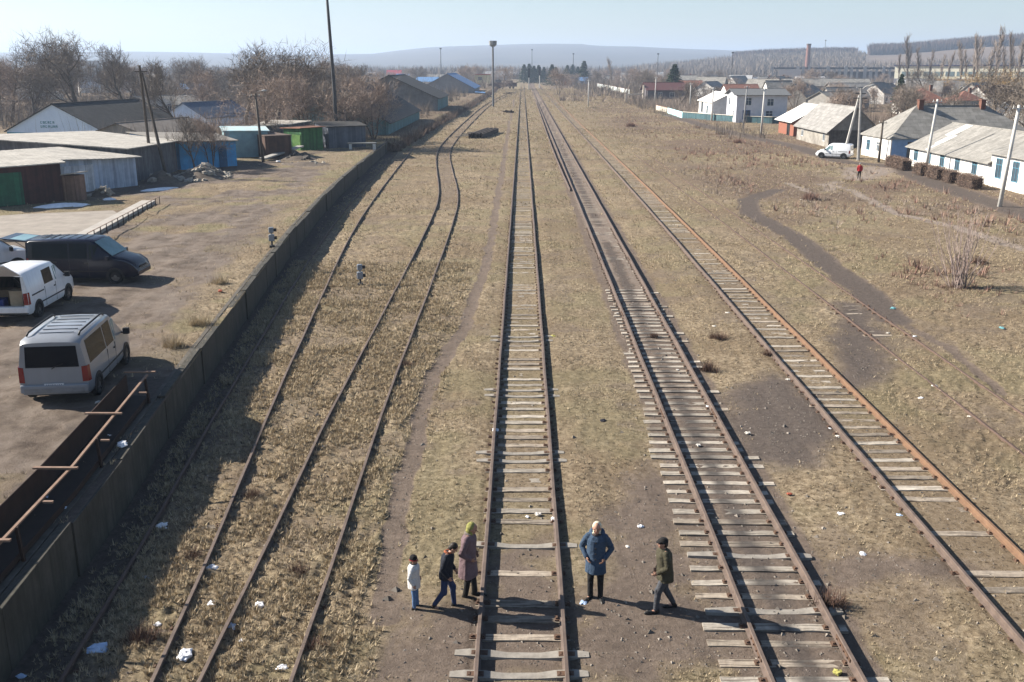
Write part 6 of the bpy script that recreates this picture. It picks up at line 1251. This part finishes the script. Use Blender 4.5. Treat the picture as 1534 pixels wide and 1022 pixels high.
# trees: tapered trunk and limbs; crown of fine twigs
def unit(v): return v / (np.linalg.norm(v) + 1e-9)
def tree_meshes(seed, H, spread, nl=(8, 7, 6, 7), up=.25, trunk_f=.28, tw=.022, dense=1.0, narrow=False, droop=0.0, multi=1):
    rs = np.random.RandomState(seed); tk = MB(); br = MB(); TW = []
    def grow(p, d, L, r, lv):
        segs = 4 if lv < 2 else 3; pts = [p]; dirs = [d]
        for i in range(segs):
            d = unit(d + rs.normal(0, .13 + .04 * lv, 3) + np.array([0, 0, (up if not droop or lv < 2 else -droop) * .4])); p = p + d * L / segs; pts.append(p); dirs.append(d)
        rad = [r * (1 - .6 * i / segs) for i in range(segs + 1)]
        if lv <= 1: tk.tube(pts, rad, 7 if lv == 0 else 5, caps=False)
        elif lv == 2: br.tube(pts, rad, 3, caps=False)
        else:
            q = rs.normal(0, 1, 3); q = unit(np.cross(q, pts[-1] - pts[0])) * max(rad[0], tw * .7); TW.append((pts[0] - q, pts[0] + q, pts[-1]))
        if lv >= len(nl): return
        n = nl[lv] if lv else nl[0]
        for k in range(int(n * (dense if lv > 1 else 1))):
            f = (trunk_f if lv == 0 else .25) + (1 - (trunk_f if lv == 0 else .25)) * (k + rs.rand()) / n; i = min(segs - 1, int(f * segs)); g = f * segs - i; pp = pts[i] + (pts[i + 1] - pts[i]) * g; dd_ = dirs[i + 1]
            a = rs.rand() * 6.283; s = unit(np.cross(dd_, [math.cos(a), math.sin(a), .3])); ang = (.28 if narrow else .75 + .35 * rs.rand()) * (spread if not narrow else 1)
            nd = unit(dd_ * math.cos(ang) + s * math.sin(ang) + np.array([0, 0, .15 if not droop or lv < 2 else -.25])); ll = L * (.62 if not narrow else (.28 if lv == 0 else .5)) * (1.1 - .5 * f * (0 if lv else 1)) * rs.uniform(.75, 1.2)
            grow(pp, nd, ll, r * (.5 if lv else .42) * (1 - .3 * f), lv + 1)
    for j in range(multi):
        a = 6.283 * j / multi; grow(np.array([.12 * math.cos(a) * (multi > 1), .12 * math.sin(a) * (multi > 1), -.2]), unit(np.array([math.cos(a) * .35, math.sin(a) * .35, 1.0]) if multi > 1 else np.array([rs.normal(0, .05), rs.normal(0, .05), 1])), H * (.62 if not narrow else .92), H * .021 / (1 if multi == 1 else 1.8), 0)
    o = len(br.v); V = [tuple(x) for t_ in TW for x in t_]; br.add(V, [(3 * i, 3 * i + 1, 3 * i + 2) for i in range(len(TW))]); return tk, br
BARK = mat("bark_grey_brown", (.15, .12, .095), (.085, .068, .055), scale=6, bump=.5); TWB = blade_material("bare_twigs", [(.11, .092, .078), (.20, .168, .14), (.14, .118, .10), (.25, .21, .175)]); TWP = blade_material("pinkish_bare_twigs", [(.19, .145, .12), (.32, .25, .205), (.24, .185, .155), (.39, .315, .255)]); TWO = blade_material("willow_yellow_twigs", [(.34, .22, .08), (.46, .32, .13), (.28, .19, .09), (.40, .28, .15)]); TWG = blade_material("poplar_grey_twigs", [(.22, .18, .15), (.32, .27, .23), (.26, .21, .18)])
def proto(name, seed, H, spread, twm, **k):
    t = thing(name, "", "tree"); a, b = tree_meshes(seed, H, spread, **k); a.build("trunk", BARK, t, smooth=True); b.build("crown", twm, t); return t
PB = [proto("bare_tree", 1, 8, 1.0, TWB), proto("bare_tree", 2, 8, .85, TWB, up=.35), proto("bare_tree", 3, 8, 1.15, TWP, up=.1, dense=1.2), proto("bare_tree", 4, 8, .9, TWP, multi=3, nl=(6, 6, 6, 6)), proto("bare_tree", 5, 8, 1.1, TWB, dense=1.2, trunk_f=.4)]
PP = [proto("poplar", 6, 8, 1, TWG, narrow=True, nl=(26, 7, 5), trunk_f=.12, up=.9), proto("poplar", 7, 8, 1, TWG, narrow=True, nl=(22, 8, 5), trunk_f=.12, up=.9)]
PW_ = [proto("willow", 8, 8, 1.1, TWO, droop=.5, dense=1.2), proto("willow", 9, 8, 1.2, TWO, droop=.4, dense=1.2)]
def spruce_proto(seed):
    rs = np.random.RandomState(seed); t = thing("spruce", "", "tree"); m = MB(); m.tube([(0, 0, -.2), (0, 0, 7.8)], [.16, .02], 7); m.build("trunk", BARK, t); V = []
    for i in range(46):
        z = .7 + 7.2 * (i / 46) ** .9; R_ = (8.1 - z) * .34 + .08
        for k in range(9):
            a = rs.rand() * 6.283; L = R_ * rs.uniform(.7, 1.1)
            for j in range(10):
                f = rs.uniform(.1, 1); p = np.array([math.cos(a) * L * f, math.sin(a) * L * f, z - .28 * L * f ** 1.4]); q = rs.normal(0, .14, 3); q2 = np.array([math.cos(a + rs.normal(0, .8)) * .26, math.sin(a + rs.normal(0, .8)) * .26, -.12 + rs.normal(0, .05)]); V += [p - q * .5, p + q * .5, p + q2]
    V = np.array(V); np_mesh("crown", V, np.arange(len(V)).reshape(-1, 3), blade_material("spruce_needles", [(.018, .032, .018), (.035, .06, .028), (.025, .045, .024), (.05, .075, .035)]), parent=t); return t
PS = [spruce_proto(3)]
used = set()
def tree(P, x, y, h, label, z=0, group=None, wide=1.0, seed=0):
    o = P if P.name not in used else copy_tree(P); used.add(P.name if P.name not in used else o.name)
    s = h / 8.0; o.location = (x, y, z); o.scale = (s * wide, s * wide, s); o.rotation_euler = (0, 0, (x * 1.7 + y * 2.3 + seed) % 6.283); tag(o, label, "tree", group); return o
def tpx(P, px, py, ytop, label, z=0, group=None, wide=1.0, Y=None):
    if Y: d = CF + CR * ((px - 767) / FPX) + CU * ((511 - ytop) / FPX); t_ = Y / d.y; x, y = d.x * t_, Y
    else: p = G(px, py, z); x, y = p.x, p.y; d = CF + CR * ((px - 767) / FPX) + CU * ((511 - ytop) / FPX); t_ = y / d.y
    return tree(P, x, y, max(2.0, (CAM_H + d.z * t_ - z) * 1.04), label, z, group, wide)
# left mass, individually recognisable ones first
tpx(PB[0], 100, 0, 48, "big spreading bare tree behind the dark roof of the gable building", YZ, wide=1.25, Y=165); tpx(PB[4], 30, 0, 35, "tall bare tree at the left edge reaching above the horizon", YZ, Y=190); tpx(PB[1], 183, 0, 58, "slender bare tree left of the twin wooden poles", YZ, Y=170); tpx(PB[1], 262, 0, 82, "dark upright bare tree above the long grey garage row", YZ, Y=140, wide=1.0)
tpx(PB[4], 402, 0, 48, "largest dense bare tree left of the tall steel mast", YZ, Y=135, wide=1.3); tpx(PB[0], 362, 0, 60, "dense bare tree merging with the largest one, on its left", YZ, Y=150, wide=1.2); tpx(PB[2], 395, 0, 98, "pinkish bare tree over the turquoise shed", YZ, Y=118, wide=1.25); tpx(PB[3], 455, 0, 108, "pinkish many-stemmed tree behind the green shed", YZ, Y=128, wide=1.3)
tpx(PB[2], 520, 0, 95, "pinkish bare tree right of the tall steel mast", YZ, Y=132, wide=1.2); tpx(PB[3], 556, 0, 118, "low pinkish tree in front of the nearest warehouse roof", YZ, Y=128, wide=1.1); tpx(PB[2], 530, 0, 130, "bushy bare tree behind the grey-blue shed", YZ, Y=124, wide=1.3); tpx(PB[3], 312, 0, 170, "bare sapling leaning over the blue garage", YZ, Y=90, wide=1.0); tpx(PB[1], 285, 0, 165, "thin bare sapling in front of the long garage's right end", YZ, Y=87, wide=.8)
rt = random.Random(42); GL = "bare brown trees in the thicket on the left"
for k in range(78):
    px = rt.uniform(-40, 560); Y = rt.uniform(125, 330); yt = rt.uniform(82, 128) if px > 200 else rt.uniform(72, 120); x = (px - 767) / FPX * Y
    if -76 < x < -36 and 112 < Y < 165: continue
    if x > -34.5 and 134 < Y < 182: continue
    if x > -40.5 and 205 < Y < 250: continue
    tpx(PB[rt.randrange(5)], px, 0, yt, "bare brown tree in the wintry thicket on the left, behind the sheds", YZ, GL, rt.uniform(.9, 1.5), Y=Y)
for k in range(40):
    px = rt.uniform(180, 770); Y = rt.uniform(400, 800); x = (px - 767) / FPX * Y
    if x > -38 and Y < 430: continue
    tpx(PB[rt.randrange(5)], px, 0, rt.uniform(94, 106), "hazy bare tree among the distant buildings left of the tracks", 0, "hazy far trees left of the tracks", rt.uniform(1, 1.6), Y=Y)
def thicket(seed, N, x0, x1, y0, y1, hmin, hmax, m, label, z=0, nb=16, excl=(), wd=.02, lean=.55, persp=False, ns=.05):
    rr = np.random.RandomState(seed); y = y0 + (y1 - y0) * rr.rand(N); x = (x0 + (x1 - x0) * rr.rand(N)) * (y / y1 if persp else 1); n = fbm(x * ns, y * ns, 3, seed); k = rr.rand(N) < sst(.3, .55, n)
    for a, b, c, d in excl: k &= ~((x > a) & (x < b) & (y > c) & (y < d))
    x, y = x[k], y[k]; tufts("thicket", x, y, np.full(len(x), float(z)), hmin + (hmax - hmin) * rr.rand(len(x)) ** 1.5, nb, m, seed, label, lean=lean, wd=wd, cat="thicket")
EXL = ((-72, -46, 98, 147), (-34, -17, 134, 181), (-40, -17, 210, 245), (-48, -26, 74, 100), (-52, -38, 108, 127), (-33, -16, 96, 123), (-57, -43, 150, 166))
thicket(61, 5600, -120, -18, 97, 330, 1.5, 4.6, TWB, "tangled bare undergrowth filling the gaps between the left trees", YZ, 18, EXL, .016); thicket(62, 2600, -62, -20, 100, 210, 1.2, 3.6, TWP, "pinkish bare undergrowth behind the garages and the green shed", YZ, 18, EXL, .018)
thicket(63, 9000, -420, -16, 330, 900, 3, 7.5, TWB, "hazy brown thicket in the distance on the left", 0, 12, ((-38, -14, 340, 404),), .04)
# right side
GRR = "bare garden trees on the right"
tpx(PS[0], 1345, 172, 112, "dark spruce behind the hipped house", 0, wide=.95); tpx(PS[0], 1011, 0, 97, "dark conical spruce behind the dark-red-roofed house", Y=345, wide=1.5); tpx(PB[4], 1395, 0, 92, "bare tree right of the dark spruce", Y=300, wide=1.1); tpx(PB[0], 1500, 0, 92, "large dark bare tree behind the long white building", Y=135, wide=1.35); tpx(PB[4], 1545, 0, 98, "bare tree at the right edge above the white hut", Y=125, wide=1.3)
tpx(PB[0], 1312, 0, 125, "bare tree left of the dark spruce", Y=290, wide=1.1); tpx(PB[4], 960, 0, 104, "round-crowned olive-brown tree left of the spruce", Y=380, wide=1.4)
for k, (px, yt, Y) in enumerate(((1366, 58, 470), (1350, 84, 470), (1380, 74, 490), (1396, 78, 480), (1412, 84, 490), (1424, 80, 480), (1445, 66, 470), (1452, 78, 480), (1463, 62, 470), (1472, 56, 465), (1486, 66, 480), (1500, 46, 470), (1508, 74, 480), (1522, 54, 470), (1534, 62, 480), (1545, 58, 470))):
    tpx(PP[k % 2], px, 0, yt, "tall leafless poplar in the row before the white factory", 4, "row of leafless poplars by the white factory", 1.25, Y=Y + 15 - (px - 1360) * .42)
tpx(PP[0], 916, 0, 90, "lone narrow poplar in the hazy middle distance", Y=560, wide=1.3)
for px, yt, Y, lb in ((1415, 108, 330, "yellowish willow, leftmost of three below the white factory"), (1462, 102, 320, "yellowish willow, middle of three below the white factory"), (1515, 99, 320, "yellowish willow, rightmost of three below the white factory")): tpx(PW_[int(px) % 2], px, 0, yt, lb, wide=1.7, Y=Y)
for k in range(70):
    px = rt.uniform(1010, 1560); Y = rt.uniform(150, 600) if px > 1250 else rt.uniform(215, 600); x = (px - 767) / FPX * Y
    if x < 56 and Y < 240: continue
    zt = 140 - (Y - 150) * .07; tpx(PB[rt.randrange(5)], px, 0, min(128, max(102, zt + rt.uniform(-14, 6))), "bare garden tree among the houses on the right", 0, GRR, rt.uniform(1, 1.5), Y=Y)
for k in range(34):
    px = rt.uniform(830, 1010); Y = rt.uniform(360, 700); tpx(PB[rt.randrange(5)], px, 0, rt.uniform(100, 116), "bare tree in the hazy village right of the far tracks", 0, "far village trees right of the tracks", rt.uniform(1, 1.6), Y=Y)
for px, yt, Y in ((785, 97, 640), (793, 96, 660), (800, 99, 640), (807, 98, 650), (815, 101, 660), (827, 97, 560), (833, 101, 600), (850, 98, 700), (858, 97, 710), (866, 100, 700), (875, 92, 600)):
    tpx(PS[0], px, 0, yt, "dark evergreen in the hazy group behind the rail signals", 0, "hazy evergreens behind the signals", 1.5, Y=Y)
thicket(71, 5200, 30, 120, 128, 360, 1.0, 3.2, TWB, "bare bushes and brambles around the gardens on the right", 0, 16, ((38, 58, 120, 232), (30, 62, 60, 145), (39, 54, 320, 336)), .02); thicket(72, 9000, 25, 420, 360, 900, 2.5, 6, TWB, "brown bushes of the hazy village on the right", 0, 12, ((130, 420, 400, 545),), .04, ns=.02); thicket(73, 1500, 34, 48, 205, 322, .8, 2.2, GREYSC, "grey dead bushes behind the turquoise and cream fence end", 0, 14, (), .03)
# hedges
HEDM = blade_material("clipped_hedge_twigs", [(.17, .12, .095), (.30, .22, .17), (.13, .09, .072), (.24, .175, .135)])
for k, (y, w_) in enumerate(((103.5, 5.0), (97.3, 2.2), (93.8, 2.8), (90.5, 1.6), (86.6, 3.2))):
    rr = np.random.RandomState(80 + k); n = int(2600 * w_); t = thing("hedge", ("longest clipped brown hedge, at the left end of the low white wing", "clipped brown hedge block just right of the second concrete pole", "clipped brown hedge block, third from the left along the white building", "smallest clipped brown hedge ball, fourth from the left", "clipped brown hedge where the tall white wing begins")[k], "hedge", (39.6, y, 0))
    P = rr.uniform(-1, 1, (n, 3)) * np.array([.6, w_ / 2, .55]) + np.array([0, 0, .62]); q = rr.normal(0, .022, (n, 3)); q2 = rr.normal(0, .09, (n, 3)) + np.array([0, 0, .05]); V = np.stack([P - q * .5, P + q * .5, P + q2], 1).reshape(-1, 3); np_mesh("twigs", V, np.arange(len(V)).reshape(-1, 3), HEDM, parent=t)
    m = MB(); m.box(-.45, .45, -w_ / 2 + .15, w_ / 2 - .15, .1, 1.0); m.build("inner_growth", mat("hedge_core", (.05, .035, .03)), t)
# sapling clump
p = G(1436, 432); rs = np.random.RandomState(3); t = thing("sapling_clump", "tall clump of bare pale saplings rising from the dry grass on the right", "sapling clump", (p.x, p.y, 0))
for k in range(38):
    a = rs.rand() * 6.283; sp = rs.uniform(.15, .8); hgt = rs.uniform(2.2, 3.6); m = MB(); b0 = Vector((rs.normal(0, .18), rs.normal(0, .18), -.05)); b1 = b0 + Vector((math.cos(a) * sp * hgt * .5, math.sin(a) * sp * hgt * .5, hgt * .55)); b2 = b1 + Vector((math.cos(a) * sp * hgt * .35, math.sin(a) * sp * hgt * .35, hgt * .5)); m.tube([b0, b1, b2], [.024, .017, .008], 4)
    for j in range(9): f = rs.uniform(.3, 1); pp = b0.lerp(b1, f) if rs.rand() < .4 else b1.lerp(b2, f); an = rs.rand() * 6.28; e = pp + Vector((math.cos(an) * .14, math.sin(an) * .14, rs.uniform(.15, .4))); m.tube([pp, e], [.009, .004], 3, False)
    m.build("stem", mat("pale_pink_bark", (.42, .34, .31), (.24, .18, .16), scale=5), t)
x = p.x + rs.normal(0, .45, 60); y = p.y + rs.normal(0, .4, 60); tufts("dead_weeds", x, y, np.zeros(60), .15 + .3 * rs.rand(60), 8, DKW, 7, "dark dead weeds around the foot of the sapling clump", wd=.05, cat="weed")

# ------------------------------------------------------------------ hills
def ridge(name, prof, D, foot, m, back=400, seed=1, amp=.04, rows=26, sx=12):
    """profile of (photo x, photo y) seen at distance D; real relief rising from `foot` metres out"""
    px = np.arange(prof[0][0], prof[-1][0] + 1, sx); py = np.interp(px, [q[0] for q in prof], [q[1] for q in prof]); V = []
    for j in range(rows + 4):
        f = j / (rows - 1); dist = foot + (D - foot) * min(f, 1) + back * max(0, (j - rows + 1)) / 1.0
        e = (3 * min(f, 1) ** 2 - 2 * min(f, 1) ** 3) * (1 if f <= 1 else 1 - .35 * (j - rows + 1))
        for a, b in zip(px, py):
            d = CF + CR * ((a - 767) / FPX) + CU * ((511 - b) / FPX); hz = CAM_H + d.z * D / d.y; n_ = mnoise.noise(Vector((a * .012, f * 3, seed))) + .5 * mnoise.noise(Vector((a * .03, f * 6, seed + 9))); V.append(((a - 767) / FPX * dist * 1.04, dist, (hz + 3) * e + hz * amp * n_ * (f * (1.05 - min(f, 1))) * 4 - 3))
    n = len(px); F = [(j * n + k, j * n + k + 1, (j + 1) * n + k + 1, (j + 1) * n + k) for j in range(rows + 3) for k in range(n - 1)]; return tag(np_mesh(name, np.array(V), np.array(F), m, smooth=True), kind="structure")
FARH = mat("far_hill_wood", (.06, .06, .06), (.11, .10, .09), scale=.0035, detail=8); RH = mat("brown_hill_field", (.22, .165, .125), (.13, .10, .08), scale=.008, detail=9)
ridge("far_hills", [(-400, 82), (0, 80), (230, 78), (330, 80), (450, 83), (560, 81), (600, 76), (640, 72), (700, 69), (780, 67), (855, 67), (862, 69), (950, 72), (1040, 76), (1100, 79), (1300, 88), (1500, 96), (2000, 100)], 4300, 1500, FARH, seed=2)
RP = [(900, 104), (960, 98), (1010, 93), (1060, 87), (1100, 84), (1150, 82), (1200, 81), (1240, 81), (1290, 80), (1350, 74), (1400, 70), (1460, 66), (1534, 62), (1700, 57), (2100, 60)]
ridge("right_hill", RP, 1500, 720, RH, seed=5, amp=.10)
def wood_on(prof, poly_px, y_lo, y_hi, N, hgt, m, label, seed, D=1500, foot=720):
    """bare wood: countless crowns standing on the hill between two photo heights"""
    rs = np.random.RandomState(seed); px = rs.uniform(poly_px[0], poly_px[1], N); f = rs.uniform(y_lo, y_hi, N); py = np.interp(px, [q[0] for q in prof], [q[1] for q in prof]); dist = foot + (D - foot) * f
    dz = CF.z + CU.z * (511 - py) / FPX; dy = CF.y + CU.y * (511 - py) / FPX; hz = CAM_H + dz * D / dy; e = 3 * f ** 2 - 2 * f ** 3; z = (hz + 3) * e - 4; x = (px - 767) / FPX * dist * 1.04
    tufts("bare_wood", x, dist, z, hgt * rs.uniform(.7, 1.15, N), 9, m, seed, label, lean=.45, wd=.13, cat="wood")
WOODT = blade_material("hill_wood_twigs", [(.075, .052, .048), (.12, .085, .075), (.055, .04, .038), (.15, .11, .09)])
wood_on(RP, (1246, 1500), .80, .97, 5200, 13, WOODT, "dark bare wood along the crest of the right hill", 5); wood_on(RP, (1060, 1226), .86, 1.0, 2600, 9, WOODT, "dark bare wood left of the factory chimney on the hill", 6); wood_on(RP, (920, 1240), .15, .85, 3600, 7, TWB, "scattered brown bushes on the lower slope of the right hill", 7); wood_on(RP, (1240, 1620), .1, .45, 2600, 8, TWB, "brown trees at the foot of the right hill", 8); wood_on(RP, (1440, 1560), .93, .97, 250, 7, WOODT, "dark strip of trees high on the right hill", 9)
def far_scrub():
    rs = np.random.RandomState(77); N = 9000; y = rs.uniform(850, 1500, N); x = y * rs.uniform(-.75, .3, N); tufts("bare_wood", x, y, np.full(N, -.2), rs.uniform(6, 12, N), 8, TWB, 77, "hazy belt of bare trees at the foot of the far ridge", lean=.5, wd=.10, cat="wood")
far_scrub()

# ------------------------------------------------------------------ haze
hz = MB(); hz.box(-7000, 7000, -80, 12500, -30, 150); hm = bpy.data.materials.new("haze"); hm.use_nodes = True; hn = hm.node_tree
hn.nodes.remove(hn.nodes["Principled BSDF"]); pv = hn.nodes.new("ShaderNodeVolumePrincipled"); pv.inputs["Color"].default_value = (.60, .75, 1.0, 1); pv.inputs["Density"].default_value = .00027; pv.inputs["Anisotropy"].default_value = .2
hn.links.new(pv.outputs[0], hn.nodes["Material Output"].inputs["Volume"]); ho = hz.build("haze", hm); ho["kind"] = "stuff"; ho["label"] = "pale blue winter haze over the whole scene"
